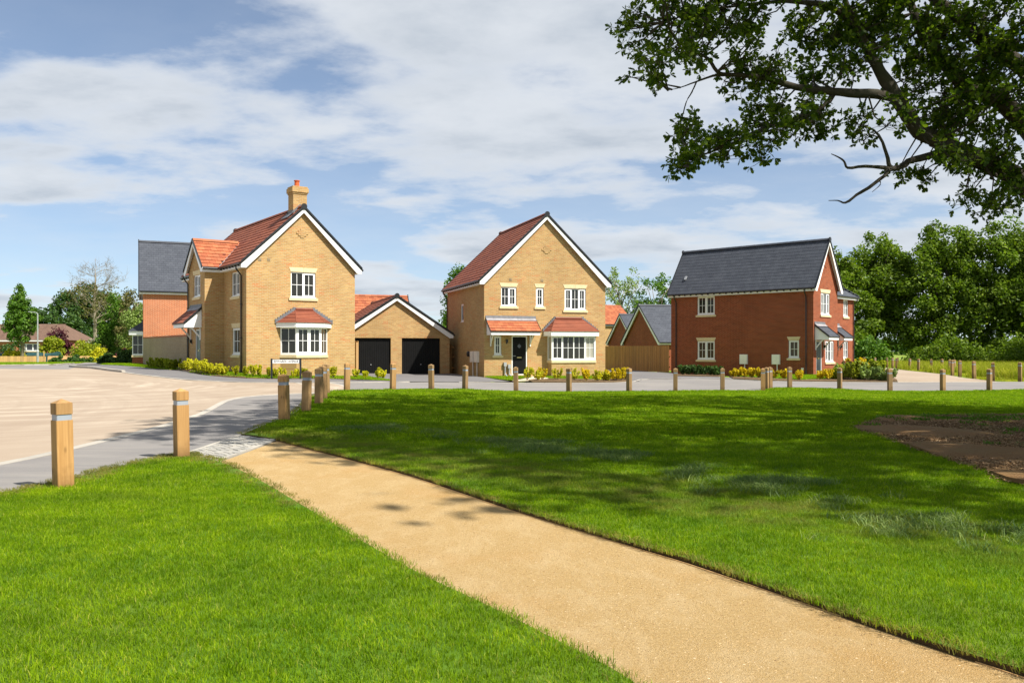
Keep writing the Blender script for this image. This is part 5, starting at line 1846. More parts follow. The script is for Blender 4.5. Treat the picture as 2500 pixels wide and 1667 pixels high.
window(H2, *F, .99, 1.91, 4.02, 5.08, 2, {1})
window(H2, *F, 3.08, 3.55, 4.02, 5.08, 1, {0})
window(H2, *F, 4.83, 6.17, 3.86, 5.08, 3, {0, 2})
window(H2, *F, .58, 1.01, 1.26, 2.32, 1, {0}, lintel=False)
window(H2, (0, 0, 0), Y_, -X_, 4.4, 5.1, 3.25, 4.35, 1, {0}, (0, 0), lintel=False, sill=False, glass='glass_blue')
door(H2, *F, 1.62, 2.55, .12, 2.33, 'black_door', True)
canopy(H2, *F, .08, 3.06, 3.26, 2.56, .92, 'orange', limit=80, bracket=(.2, .25))
bay(H2, *F, 3.78, 6.62, .06, .5, .80, .97, 2.33, 2.58, 3.34, (4.26, 5.89), oh=.24, front=4, side_bars=(0, 0), glass=('glass', 'glass', 'glass', 'curtain_glass'), side_glass='curtain_glass', lights_sash={0, 3})
emblem(H2, *F, 3.73, 7.27, 'buff_brick')
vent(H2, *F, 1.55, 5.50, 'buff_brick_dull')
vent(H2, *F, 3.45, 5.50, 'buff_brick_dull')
wall_lamp(H2, *F, 1.32, 2.0)
downpipe(H2, 0, d - .15, -.3, 5.3, -1, 0)
S2 = ((0, 0, 0), Y_, -X_)
meter_box(H2, *S2, 1.85, 2.5, .82, 1.46, 'meter_box')
meter_box(H2, *S2, 1.0, 1.62, .82, 1.46, 'meter_box')
ev = MB()
ev.tube([(-.02, 3.06, 1.3), (-.10, 3.06, 1.3), (-.16, 3.06, 1.3)], [.15, .17, .12], 14)
ev.build('vehicle_charger', 'black_plastic', H2)
for t, h in ((1.2, .62), (1.45, .5)):
    q = MB().tube([(t + .12, -.28, -.02), (t + .05, -.18, .1), (t, -.09, .2), (t, -.09, h)], .045, 8)
    q.ob((0, 0, 0), X_, -Y_, t - .08, t + .08, h, h + .22, 0.01, .15)
    q.build('service_duct', 'grey_metal', H2)

# ------------------------------------------------------------------ red brick pair with slate roof
H3T = 0.815
H3 = thing('brick_house', 'red brick house with dark slate roof and two small slate porch canopies', 'house', (18.633, 53.182, 0.0), H3T)
w, d = 3.63, 10.29
wb = MB()
panel(wb, (0, 0, 0), X_, -Y_, gable_pts(w, 5.7, 8.4), [(1.09, 2.44, 3.80, 5.15), (.42, 1.22, .05, 2.13), (1.78, 3.07, .82, 2.14)])
panel(wb, (0, 0, 0), Y_, -X_, [(0, -.4), (d, -.4), (d, 5.6), (0, 5.6)], [(6.86, 8.19, 3.96, 5.2), (6.86, 8.19, .93, 2.17), (.93, 1.62, 1.07, 2.16)])
panel(wb, (w, 0, 0), Y_, X_, [(0, -.4), (.5, -.4), (.5, 5.6), (0, 5.6)])
panel(wb, (0, .5, 0), X_, -Y_, [(w, -.4), (7.55, -.4), (7.55, 5.2), (w, 5.2)], [(5.8, 6.6, 3.83, 4.95), (5.8, 6.6, 1.0, 2.15)])
panel(wb, (7.55, .5, 0), Y_, X_, [(0, -.4), (d - .5, -.4), (d - .5, 5.2), (0, 5.2)])
panel(wb, (0, d, 0), X_, Y_, [(0, -.4), (7.55, -.4), (7.55, 5.2), (w, 5.6), (w / 2, 8.4), (0, 5.6)])
wb.build('wall', 'red_brick', H3)
gable_roof(H3, w, d, 5.43, 8.52, kind='slate', fo=.28, oh=.25, left_vis=True, fascia_right=[], dentil=True)
hp = MB()
ea = 5.16
hp.add([(w - .2, .25, ea), (7.8, .25, ea), (7.8, d - .2, ea), (w - .2, d - .2, ea), (5.4, 2.2, 6.65), (w - .9, 2.2, 6.65), (5.4, d - 2.2, 6.65), (w - .9, d - 2.2, 6.65)],
       [(0, 1, 4, 5), (1, 2, 6, 4), (2, 3, 7, 6), (5, 4, 6, 7), (0, 1, 2, 3)])
HR = hp.build('wing_roof', 'black_plastic', H3)
Sw = math.hypot(1.95, 1.49)
tiles(HR, H3, [((w - .2, .25, ea), (1, 0, 0), (0, 1.95, 1.49), 4.37, Sw, lambda t, s_: t < 4.37 - 2.4 * s_ / Sw, True)], 'slate', 120)
Sw2 = math.hypot(2.4, 1.49)
tiles(HR, H3, [((7.8, .25, ea), (0, 1, 0), (-2.4, 0, 1.49), d - .45, Sw2, lambda t, s_: 1.95 * s_ / Sw2 < t < d - .45 - 1.95 * s_ / Sw2, False)], 'slate', 0)
MB().tube([(7.8, .25, ea + .07), (5.4, 2.2, 6.71)], .05, 6).build('hip_tile', 'slate_tile', HR)
fa = MB().box(w + .02, 7.76, .26, .295, ea - .22, ea - .04)
fa.box(7.725, 7.76, .3, d - .25, ea - .22, ea - .04)
fa.box(w + .02, 7.72, .3, .5, ea - .215, ea - .2)
fa.build('fascia', 'white_upvc', HR)
MB().tube([(w + .02, .2, ea - .05), (7.86, .2, ea - .05), (7.86, d - .2, ea - .05)], .06, 8).build('gutter', 'black_plastic', HR)
F = ((0, 0, 0), X_, -Y_)
S3 = ((0, 0, 0), Y_, -X_)
W3 = ((0, .5, 0), X_, -Y_)
window(H3, *F, 1.09, 2.44, 3.80, 5.15, 3, {0, 2}, glass='glass_blue', keystone=False)
window(H3, *F, 1.78, 3.07, .82, 2.14, 3, {0, 2}, glass='glass_blue', lintel=False)
door(H3, *F, .42, 1.22, .05, 2.13, 'grey_door')
canopy(H3, *F, .13, 1.68, 3.12, 2.38, .92, 'slate_small', limit=60, bracket=(.06, .1))
window(H3, *W3, 5.8, 6.6, 3.83, 4.95, 2, {0}, glass='glass_blue', lintel=False)
window(H3, *W3, 5.8, 6.6, 1.0, 2.15, 2, {0}, glass='glass_blue', lintel=False)
canopy(H3, *W3, 3.64, 5.10, 3.12, 2.38, .92, 'slate_small', limit=60, bracket=(.06, .1))
door(H3, *W3, 3.95, 4.75, .05, 2.13, 'grey_door')
window(H3, *S3, 6.86, 8.19, 3.96, 5.2, 2, {0, 1}, lintel=False, glass=('glass_blue', 'glass'))
window(H3, *S3, 6.86, 8.19, .93, 2.17, 2, {0, 1}, keystone=False)
window(H3, *S3, .93, 1.62, 1.07, 2.16, 1, {0}, keystone=False, glass='glass_blue')
meter_box(H3, *S3, 4.42, 4.95, .64, 1.27, 'white_box')
meter_box(H3, *S3, 2.17, 2.69, .64, 1.27, 'white_box')
MB().ob(*S3, .62, .78, .3, .44, 0, .03).build('vent_cover', 'white_box', H3)
wall_lamp(H3, *F, 1.5, 1.75)
wall_lamp(H3, *W3, 5.3, 1.75)
downpipe(H3, 0, .45, -.3, 5.3, -1, 0)
downpipe(H3, 0, 9.85, -.3, 5.3, -1, 0)
downpipe(H3, 7.4, .5, -.3, 5.05, 0, -1)
downpipe(H3, 3.75, .5, -.3, 2.0, 0, -1, .0)
emblem(H3, *F, 1.815, 7.0, 'red_brick')
MB().box(0, .3, 0, .16, 0, .05).build('tile_vent', 'grey_metal', H3).matrix_basis = Matrix.Translation((.35, 9.3, 6.43)) @ Matrix.Rotation(math.atan2(3.09, 2.07), 4, 'Y').inverted()

# ------------------------------------------------------------------ double garage
GO = V3((-1.556, 48.091, 0)) + V3((math.cos(H2T), math.sin(H2T), 0)) * -7.2 + V3((-math.sin(H2T), math.cos(H2T), 0)) * 5.5
GA = thing('double_garage', 'buff brick double garage with two black doors between the buff houses', 'garage', (GO[0], GO[1], 0.10), H2T)
w, d = 6.6, 8.8
wb = MB()
panel(wb, (0, 0, 0), X_, -Y_, gable_pts(w, 2.55, 4.62), [(.58, 2.95, 0, 2.17), (3.62, 6.01, 0, 2.17)], .18)
panel(wb, (0, 0, 0), Y_, -X_, [(0, -.35), (d, -.35), (d, 2.5), (0, 2.5)])
panel(wb, (w, 0, 0), Y_, X_, [(0, -.35), (d, -.35), (d, 2.5), (0, 2.5)])
panel(wb, (0, d, 0), X_, Y_, gable_pts(w, 2.55, 4.62))
wb.build('wall', 'buff_brick', GA)
gable_roof(GA, w, d, 2.42, 4.72, oh=.2, left_vis=True)
for a, b in ((.58, 2.95), (3.62, 6.01)):
    D = MB().ob((0, 0, 0), X_, -Y_, a + .004, b - .004, .003, 2.166, -.175, -.15).build('garage_door', 'black_door', GA)
    m = 20
    for k_ in range(m):
        x = a + .08 + (b - a - .16) * k_ / m
        MB().ob((0, 0, 0), X_, -Y_, x + .012, x + (b - a - .16) / m - .012, .06, 2.1, -.1495, -.132).build('door_rib', 'black_door', D)
    MB().ob((0, 0, 0), X_, -Y_, (a + b) / 2 - .03, (a + b) / 2 + .03, .55, .6, -.1315, -.1).build('handle', 'grey_metal', D)
    # soldier course over each door
    sc = MB()
    t = a - .05
    while t < b + .03:
        MB().ob((0, 0, 0), X_, -Y_, t, t + .066, 2.18, 2.39, -.03, .008).build('soldier_brick', 'buff_brick', GA)
        t += .0755

# ------------------------------------------------------------------ slate house behind, left
H0 = thing('brick_house', 'orange-red brick house with grey slate roof behind the buff garden wall', 'house', (-29.34, 68.34, 0.5), R(-66.5))
w, d = 8.0, 9.0
wb = MB()
panel(wb, (0, 0, 0), X_, -Y_, gable_pts(w, 5.4, 9.1, -.6))
panel(wb, (w, 0, 0), Y_, X_, [(0, -.6), (d, -.6), (d, 5.4), (0, 5.4)])
panel(wb, (0, 0, 0), Y_, -X_, [(0, -.6), (d, -.6), (d, 5.4), (0, 5.4)])
panel(wb, (0, d, 0), X_, Y_, gable_pts(w, 5.4, 9.1, -.6))
wb.build('wall', 'orange_brick', H0)
gable_roof(H0, w, d, 5.25, 9.2, oh=.25, kind='slate', left_vis=False, right_vis=True, fo=.3)
bay(H0, (0, 0, 0), X_, -Y_, 5.2, 7.4, .5, .72, .55, .72, 2.14, 2.4, 3.1, (5.7, 6.9), kind='slate_small', brick='red_brick', front=2, base=-.6, lights_sash=set())

# garden wall of dull buff brick with a brick-on-edge coping
GW = thing('garden_wall', 'dull buff brick garden wall with orange coping left of the chimney house', 'wall', (-17.0, 45.25, 0), math.atan2(60.3 - 45.25, -25.75 + 17.0))
Lw = math.hypot(15.05, 8.75)
m = MB()
m.add([(0, -.11, -.1), (Lw, -.11, -.1), (Lw, -.11, 2.36), (0, -.11, 2.26), (0, .11, -.1), (Lw, .11, -.1), (Lw, .11, 2.36), (0, .11, 2.26)],
      [(0, 1, 2, 3), (4, 5, 6, 7), (2, 3, 7, 6), (1, 2, 6, 5), (0, 3, 7, 4)])
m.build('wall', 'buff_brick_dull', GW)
cme = MB().box(0, .215, -.125, .125, 0, .1).mesh('coping_brick', 'orange_brick')
for k_ in range(int(Lw / .225)):
    x = k_ * .225
    put('coping_brick', cme, GW, Matrix.Translation((x, 0, 2.262 + .1 * x / Lw)))


# ------------------------------------------------------------------ houses further back
def back_house(label, loc, rz, w, d, ze, zr, brick, kind, lv, rv, name='brick_house', base=-.5, front_wall=None, holes_right=(), oh=.25, rc=None):
    h = thing(name, label, 'house', loc, rz)
    b = MB()
    panel(b, (0, 0, 0), X_, -Y_, gable_pts(w, ze + .1, zr - .1, base))
    panel(b, (0, d, 0), X_, Y_, gable_pts(w, ze + .1, zr - .1, base))
    b.build('gable_wall', front_wall or brick, h)
    b = MB()
    panel(b, (w, 0, 0), Y_, X_, [(0, base), (d, base), (d, ze + .1), (0, ze + .1)], [q for q in holes_right])
    panel(b, (0, 0, 0), Y_, -X_, [(0, base), (d, base), (d, ze + .1), (0, ze + .1)])
    b.build('wall', brick, h)
    gable_roof(h, w, d, ze, zr, oh=oh, fo=.25, kind=kind, left_vis=lv, right_vis=rv, limit=120, ridge_col=rc)
    return h


back_house('red tiled garage roof rising behind the double garage', (-14.85, 64.6, .12), R(-71.7), 5.5, 6.4, 2.4, 5.4, 'buff_brick', 'orange', False, True, 'rear_garage')
back_house('red brick gable with white bargeboard peeping past the porch house', (-8.6, 108.5, 0), R(-52), 8, 8, 4.9, 8.6, 'red_brick', 'slate', True, False)
hb = back_house('cream buff house with red tiled roof beyond the board fence', (8.2, 116, 0.0), R(-64), 6.5, 7.2, 4.85, 7.4, 'buff_brick', 'orange', False, True, front_wall='buff_brick')
hb.location = (6.3, 113.0, 0.0)
hb.rotation_euler = (0, 0, R(-64))
RA = back_house('larger red brick gable with grey slate roof behind the board fence', (10.6, 81.5, 0.0), R(-75.5), 8.3, 9.0, 2.25, 5.6, 'red_brick', 'slate', False, True)
RB = back_house('smaller far red brick gable with grey slate roof behind the board fence', (11.6, 103.5, 0.0), R(-75.5), 8.3, 7.0, 2.4, 5.7, 'red_brick', 'slate', False, True)


# ------------------------------------------------------------------ fences
def board_fence(label, a, b, h, mat='fence_wood', bw=.125, post_every=2.4, name='board_fence', top=None):
    a, b = V3((*a, 0)), V3((*b, 0))
    L_ = np.linalg.norm(b - a)
    ang = math.atan2(b[1] - a[1], b[0] - a[0])
    za, zb = zt(a[0], a[1]), zt(b[0], b[1])
    f = thing(name, label, 'fence', (a[0], a[1], 0), ang)
    bm = MB().box(0, bw - .012, -.011, .011, 0, 1).mesh('board', mat)
    r = random.Random(int(L_ * 100))
    n_ = int(L_ / bw)
    for k_ in range(n_):
        x = k_ * bw
        z = za + (zb - za) * x / L_
        put('board', bm, f, Matrix.Translation((x, (.006 if k_ % 2 else -.006), z - .02)) @ Matrix.Diagonal((1, 1, h + r.uniform(-.012, .012), 1)))
    for k_ in range(int(L_ / post_every) + 1):
        x = min(k_ * post_every, L_)
        z = za + (zb - za) * x / L_
        MB().box(-.05, .05, .02, .12, 0, h - .03).build('post', mat, f).location = (x, 0, z - .05)
    for zz in (.3, h * .55, h - .25):
        MB().add([(0, .018, za + zz), (L_, .018, zb + zz), (L_, .06, zb + zz), (0, .06, za + zz), (0, .018, za + zz + .09), (L_, .018, zb + zz + .09), (L_, .06, zb + zz + .09), (0, .06, za + zz + .09)],
                 [(0, 1, 2, 3), (4, 5, 6, 7), (0, 1, 5, 4), (2, 3, 7, 6)]).build('rail', mat, f)
    return f


board_fence('tall brown board fence between the porch house and the red slate house', (7.35, 68.2), (11.05, 60.35), 1.86)
board_fence('short run of pale board fence beside the right wall of the chimney house', (-8.3, 46.4), (-9.6, 49.6), 1.9, 'pale_fence_wood')
hc, hs2 = math.cos(H2T), math.sin(H2T)
board_fence('narrow brown board fence filling the gap between garage and porch house', (-1.556 + hc * -.58 - hs2 * 6.6, 48.09 + hs2 * -.58 + hc * 6.6), (-1.556 + hc * -.02 - hs2 * 6.6, 48.09 + hs2 * -.02 + hc * 6.6), 1.85, bw=.14)

# ------------------------------------------------------------------ ordinal words for labels
ORD = ['first', 'second', 'third', 'fourth', 'fifth', 'sixth', 'seventh', 'eighth', 'ninth', 'tenth', 'eleventh', 'twelfth', 'thirteenth', 'fourteenth',
       'fifteenth', 'sixteenth', 'seventeenth', 'eighteenth', 'nineteenth', 'twentieth', 'twenty-first', 'twenty-second', 'twenty-third', 'twenty-fourth', 'twenty-fifth']


# ------------------------------------------------------------------ timber bollards
def bollard_proto(mat):
    s, H = .085, .965
    root = thing('bollard', 'timber bollard', 'bollard')
    b = MB()
    c = .006
    prof = [(s - c, s), (s, s - c), (s, -s + c), (s - c, -s), (-s + c, -s), (-s, -s + c), (-s, s - c), (-s + c, s)]
    b.prism([(x, y, -.12) for x, y in prof], (0, 0, .12 + .735))
    b.build('post', mat, root)
    k_ = .9
    MB().prism([(x * k_, y * k_, .7355) for x, y in prof], (0, 0, .064)).build('reflective_band', 'band_grey', root)
    cp = MB()
    cp.prism([(x, y, .80) for x, y in prof], (0, 0, .12))
    n_ = len(prof)
    cp.add([(x, y, .9203) for x, y in prof] + [(0, 0, H)], [(i, (i + 1) % n_, n_) for i in range(n_)])
    cp.build('cap', mat, root)
    return root


protos_b = {'honey': bollard_proto('bollard_wood'), 'worn': bollard_proto('bollard_weathered')}
used_b = set()
rb = random.Random(4)


def place_bollard(kind, x, y, rot, label, group, lean=0.0):
    p = protos_b[kind]
    o = p if kind not in used_b else copy_tree(p)
    used_b.add(kind)
    o.location = (x, y, zt(x, y) + .02)
    o.rotation_euler = (rb.uniform(-.022, .022), rb.uniform(-.022, .022) + lean, rot)
    tag(o, label, 'bollard', group)


near_rot = [47, 40, 72, 80, 76, 60, 78, 30, 35]
special = {0: 'largest honey-coloured timber bollard at the far left of the photo', 1: 'honey-coloured timber bollard at the corner of the near lawn beside the setts'}
for i, (x, y) in enumerate(BOLL_NEAR):
    kind = 'honey' if i in (0, 1, 2, 7, 8, 16) else 'worn'
    lab = special.get(i, 'timber bollard with grey band, %s from the left along the big lawn edge' % ORD[i - 2])
    rot = R(near_rot[i]) if i < len(near_rot) else R(rb.uniform(0, 90))
    place_bollard(kind, x, y, rot, lab, 'bollards round the big lawn')
order = sorted(range(len(BOLL_FAR)), key=lambda i: BOLL_FAR[i][0] / BOLL_FAR[i][1])
for n_, i in enumerate(order):
    x, y = BOLL_FAR[i]
    place_bollard('worn', x, y, R(rb.uniform(0, 90)), 'small distant timber bollard, %s from the left beside the cycle path and meadow' % ORD[n_], 'bollards beside the cycle path')

# ------------------------------------------------------------------ street name sign
ang = math.atan2(SIGN_R[1] - SIGN_L[1], SIGN_R[0] - SIGN_L[0])
SW = math.hypot(SIGN_R[1] - SIGN_L[1], SIGN_R[0] - SIGN_L[0])
zg = (zt(*SIGN_L) + zt(*SIGN_R)) / 2
SG = thing('street_sign', 'white street name sign reading EDWARDS AVENUE on two black posts', 'sign', (SIGN_L[0], SIGN_L[1], zg), ang)
for x in (0, SW):
    MB().box(x - .04, x + .04, -.04, .04, -.1, .93).build('post', 'black_plastic', SG)
MB().box(.041, SW - .041, -.012, .012, .715, .885).build('plate', 'white_paint', SG)
fb = MB()
fb.box(.041, SW - .041, -.02, .02, .885, .90)
fb.box(.041, SW - .041, -.02, .02, .70, .715)
fb.build('frame', 'black_plastic', SG)
tx = bpy.data.curves.new('lettering', 'FONT')
tx.body = 'EDWARDS  AVENUE'
tx.size = .135
tx.align_x = 'CENTER'
tx.align_y = 'CENTER'
tx.extrude = .002
tx.space_character = 1.02
tx.materials.append(M('lettering'))
to = bpy.data.objects.new('lettering', tx)
COL.objects.link(to)
to.parent = SG
to.location = (SW / 2, -.0165, .80)
to.rotation_euler = (R(90), 0, 0)
bpy.context.view_layer.update()
wd = to.dimensions.x
if wd > 0:
    to.scale = ((SW - .2) / wd, 1, 1)
lm_ = bpy.data.meshes.new_from_object(to.evaluated_get(bpy.context.evaluated_depsgraph_get()))
to2 = put('lettering', lm_, SG)
to2.location, to2.rotation_euler, to2.scale = to.location.copy(), to.rotation_euler.copy(), to.scale.copy()
bpy.data.objects.remove(to)
to2.name = 'lettering'

sp = thing('plant_label', 'small white planting label standing among yellow shrubs right of the porch house', 'label', (SMALL_SIGN[0], SMALL_SIGN[1], zt(*SMALL_SIGN)), .2)
MB().prism([(-.09, 0, .2), (.1, 0, .23), (.1, 0, .42), (-.09, 0, .39)], (0, .008, 0)).build('plate', 'white_paint', sp)
MB().box(-.012, .012, .009, .02, -.05, .36).build('stake', 'fence_wood', sp)


# ------------------------------------------------------------------ plants
def leaf_quads(cs, rs, per, size, r, flat=.35, up=.25, aspect=.62, shell=.5):
    """leaf faces scattered in clumps: centres cs (n,3), radii rs (n,) or (n,3)"""
    cs = np.asarray(cs, float)
    rs = np.asarray(rs, float)
    if rs.ndim == 1:
        rs = rs[:, None].repeat(3, 1)
    n = len(cs) * per
    d = r.normal(size=(n, 3))
    d /= np.linalg.norm(d, axis=1)[:, None]
    rad = r.uniform(shell ** 3, 1, n) ** (1 / 3)
    c = np.repeat(cs, per, 0) + d * rad[:, None] * np.repeat(rs, per, 0)
    nn = d * .8 + r.normal(size=(n, 3)) * .7 + np.array([0, 0, up])
    nn /= np.linalg.norm(nn, axis=1)[:, None]
    t = np.cross(nn, r.normal(size=(n, 3)))
    t /= np.linalg.norm(t, axis=1)[:, None] + 1e-9
    b = np.cross(nn, t)
    s = size * r.uniform(.6, 1.35, n)[:, None]
    v = np.stack([c - t * s, c + b * s * aspect + nn * s * .1, c + t * s, c - b * s * aspect + nn * s * .1], 1).reshape(-1, 3)
    return v


def leaf_mesh(name, v, mat):
    f = np.arange(len(v)).reshape(-1, 4)
    return np_mesh(name, v, f, mat)


def shrub(label, x, y, h, rad, mat, group, seed, leaf=.05, per=17, name='shrub', cat='shrub', upright=True):
    r = np.random.default_rng(seed)
    o = thing(name, label, cat, (x, y, zt(x, y) + .05), r.uniform(0, 6.28), group)
    ns = int(r.integers(9, 14))
    st = MB()
    cs, rs = [], []
    for i in range(ns):
        a = r.uniform(0, 6.28)
        q = rad * math.sqrt(r.uniform(.02, 1))
        top = h * r.uniform(.55, 1.0)
        p1 = V3((math.cos(a) * q * .8, math.sin(a) * q * .8, top * .55))
        p2 = V3((math.cos(a) * q, math.sin(a) * q, top))
        st.tube([(0, 0, -.05), tuple(p1), tuple(p2)], [.009, .006, .003], 4)
        for f in (.35, .6, .82, 1.0):
            cs.append(p1 * min(1, f / .55) if f < .55 else p1 + (p2 - p1) * ((f - .55) / .45))
            rs.append(rad * r.uniform(.15, .3) * (1.15 - f * .35))
    v = leaf_quads(cs, rs, per, leaf, r, shell=.2)
    v[:, 2] = np.maximum(v[:, 2], .0)
    put('foliage', leaf_mesh('foliage', v, mat), o)
    st.build('stem', 'twig', o)
    return o


for i, (x, y) in enumerate(SHRUB_H1):
    big = i < 9
    shrub('yellow-green shrub, %s from the left along the front of the chimney house' % ORD[i], x, y, (.52 if big else .46) * rb.uniform(.75, 1.2), .3 if big else .17, 'yellow_leaf', 'shrubs before the chimney house', 100 + i, .045)
for i, (x, y) in enumerate(SHRUB_H1_DARK):
    shrub('dull green shrub at the foot of the garden wall, %s from the left' % ORD[i], x, y, .5, .36, 'lime_leaf', 'shrubs below the garden wall', 140 + i, .05)
for i, (x, y) in enumerate(SHRUB_H2):
    shrub('yellow shrub, %s from the left in the bed before the porch house' % ORD[i], x, y, .55 * rb.uniform(.75, 1.15), .28, ('yellow_leaf', 'gold_leaf')[i % 3 == 2 or i > 8], 'shrubs before the porch house', 160 + i, .048)
for i, (x, y) in enumerate(SHRUB_H3_DARK):
    shrub('dark green shrub against the long red wall, %s from the left' % ORD[i], x, y, .55, .42, 'dark_leaf', 'shrubs along the red wall', 180 + i, .06)
for i, (x, y) in enumerate(SHRUB_H3):
    shrub('golden shrub, %s from the left along the red house lawn' % ORD[i], x, y, .48 * rb.uniform(.75, 1.15), .3, 'gold_leaf', 'shrubs before the red house', 200 + i, .048)
bm_ = ['lime_leaf', 'pale_leaf', 'lime_leaf', 'pale_leaf', 'pale_leaf', 'lime_leaf', 'pale_leaf', 'olive_leaf', 'gold_leaf', 'gold_leaf', 'pale_leaf', 'gold_leaf', 'gold_leaf']
bw_ = ['lime green', 'pale green', 'lime green', 'pale green', 'pale green', 'lime green', 'pale green', 'olive', 'golden', 'golden', 'pale green', 'golden', 'golden']
seen = {}
for i, (x, y) in enumerate(SHRUB_BED):
    seen[bw_[i]] = seen.get(bw_[i], -1) + 1
    shrub('%s garden plant, %s of its colour in the bed by the red house corner' % (bw_[i], ORD[seen[bw_[i]]]), x, y, .55 + .2 * (i % 3), .62, bm_[i], 'plants at the red house corner', 230 + i, .065, 46)


def tree(name, label, loc, h, r0, crown, n_clump, per, leaf, mat, seed, bark='bark', cr=(.9, 1.5), bare=.25, cat='tree', group=None, up=.25, limbs=9, shell=.62):
    """crown: list of ellipsoids (dx, dy, dz, rx, ry, rz) above the base"""
    r = np.random.default_rng(seed)
    o = thing(name, label, cat, loc, 0.0, group)
    vol = np.array([c[3] * c[4] * c[5] for c in crown]) ** (2 / 3)
    pick = r.choice(len(crown), n_clump, p=vol / vol.sum())
    d = r.normal(size=(n_clump, 3))
    d /= np.linalg.norm(d, axis=1)[:, None]
    rad = r.uniform(shell ** 3, 1, n_clump) ** (1 / 3)
    C = np.array([c[:3] for c in crown])[pick] + d * rad[:, None] * np.array([c[3:] for c in crown])[pick]
    rs = r.uniform(*cr, n_clump)
    put('crown', leaf_mesh('crown', leaf_quads(C, rs, per, leaf, r, shell=.3, up=up), mat), o)
    tk = MB()
    top = h * .8
    wob = r.normal(size=(5, 2)) * h * .012
    pts = [(wob[i][0] * i, wob[i][1] * i, -.3 + (top + .3) * i / 4) for i in range(5)]
    tk.tube(pts, [r0 * 1.25, r0, r0 * .8, r0 * .5, r0 * .2], 9)
    order_ = np.argsort(-rs)[:limbs]
    for j in order_:
        zb = min(max(h * bare, C[j][2] * r.uniform(.35, .65)), top)
        k_ = (zb + .3) / (top + .3) * 4
        i0 = min(3, int(k_))
        p0 = V3(pts[i0]) + (V3(pts[i0 + 1]) - V3(pts[i0])) * (k_ - i0)
        mid = (p0 + C[j]) / 2 + r.normal(size=3) * h * .02 + Z_ * h * .03
        tk.tube([p0, mid, C[j]], [r0 * .42, r0 * .25, r0 * .07], 6)
    tk.build('trunk', bark, o, True)
    return o


# far left: garden trees and bushes behind the low fence
tree('street_tree', 'cone-shaped green street tree left of the lamp post', (-64.5, 113, 0), 10.6, .22, [(0, 0, 3.4, 1.5, 1.5, 1.2), (-.2, 0, 4.6, 2.1, 2.0, 1.2), (.3, 0, 5.6, 2.0, 1.9, 1.3), (.1, .2, 6.7, 1.6, 1.5, 1.3), (-.1, 0, 7.8, 1.15, 1.1, 1.3), (0, 0, 8.8, .75, .7, 1.2), (0, 0, 9.7, .4, .4, 1.0), (1.5, 0, 6.8, .45, .4, .9), (-1.2, 0, 6.6, .4, .4, .8)], 170, 70, .14, 'fresh_leaf', 1, 'bark_pale', (.32, .6), .2, shell=.3)
tree('bushy_tree', 'round dark green tree behind the tall half-bare tree', (-91, 186, 0), 16, .5, [(-4, 0, 9.5, 3.8, 4, 5), (1.5, 0, 9.5, 5.5, 4, 4.6), (5, 0, 8.6, 3.5, 4, 4.2), (-1.5, 0, 12, 4, 4, 3.6)], 130, 120, .27, 'dark_leaf', 2, 'bark', (.9, 1.7))


def bare_tree(name, label, loc, h, r0, seed, mat):
    """tall thin-crowned tree: recursive twigs, few leaves"""
    r = np.random.default_rng(seed)
    o = thing(name, label, 'tree', loc)
    tk = MB()
    tips = []

    def grow(p, d, L_, rad, lev):
        q = p + d * L_
        mid = (p + q) / 2 + r.normal(size=3) * L_ * .06
        tk.tube([p, mid, q], [rad, rad * .8, rad * .6], 5 if lev > 1 else 8, False)
        if lev == 0:
            tips.append(q)
            return
        for k_ in range(int(r.integers(3, 5))):
            t = r.uniform(.45, 1.0)
            nd = d + r.normal(size=3) * .55 + Z_ * .18
            nd /= np.linalg.norm(nd)
            grow(p + (q - p) * t, nd, L_ * r.uniform(.55, .75), rad * .5, lev - 1)
    pts = [V3((0, 0, -.3)), V3((.05, 0, h * .35)), V3((-.1, .1, h * .6)), V3((.1, 0, h * .8)), V3((0, 0, h * .9))]
    tk.tube(pts, [r0 * 1.15, r0 * .9, r0 * .65, r0 * .35, r0 * .15], 9)
    for k_ in range(34):
        t = r.uniform(.38, .97)
        zz_ = h * .9 * t
        a = r.uniform(0, 6.28)
        nd = V3((math.cos(a), math.sin(a), r.uniform(.15, .9)))
        nd /= np.linalg.norm(nd)
        ln = h * (.17 if t < .75 else .12) * r.uniform(.7, 1.2) * (1 if t > .5 else 1.15)
        grow(V3((0, 0, zz_)), nd, ln, r0 * .25 * (1.15 - t * .7), 2)
    tk.build('trunk', 'bark_pale', o, False)
    T = np.array(tips)
    low = T[T[:, 2] < h * .72]
    put('crown', leaf_mesh('crown', leaf_quads(low, np.full(len(low), .55), 9, .2, r), mat), o)
    up_ = T[T[:, 2] >= h * .72]
    tw = MB()
    for q in up_:
        for _ in range(3):
            e = q + r.normal(size=3) * .5 + Z_ * .25
            tw.tube([q, e], [.02, .008], 3, False)
    tw.build('twigs', 'twig', o)['kind'] = 'stuff'
    return o


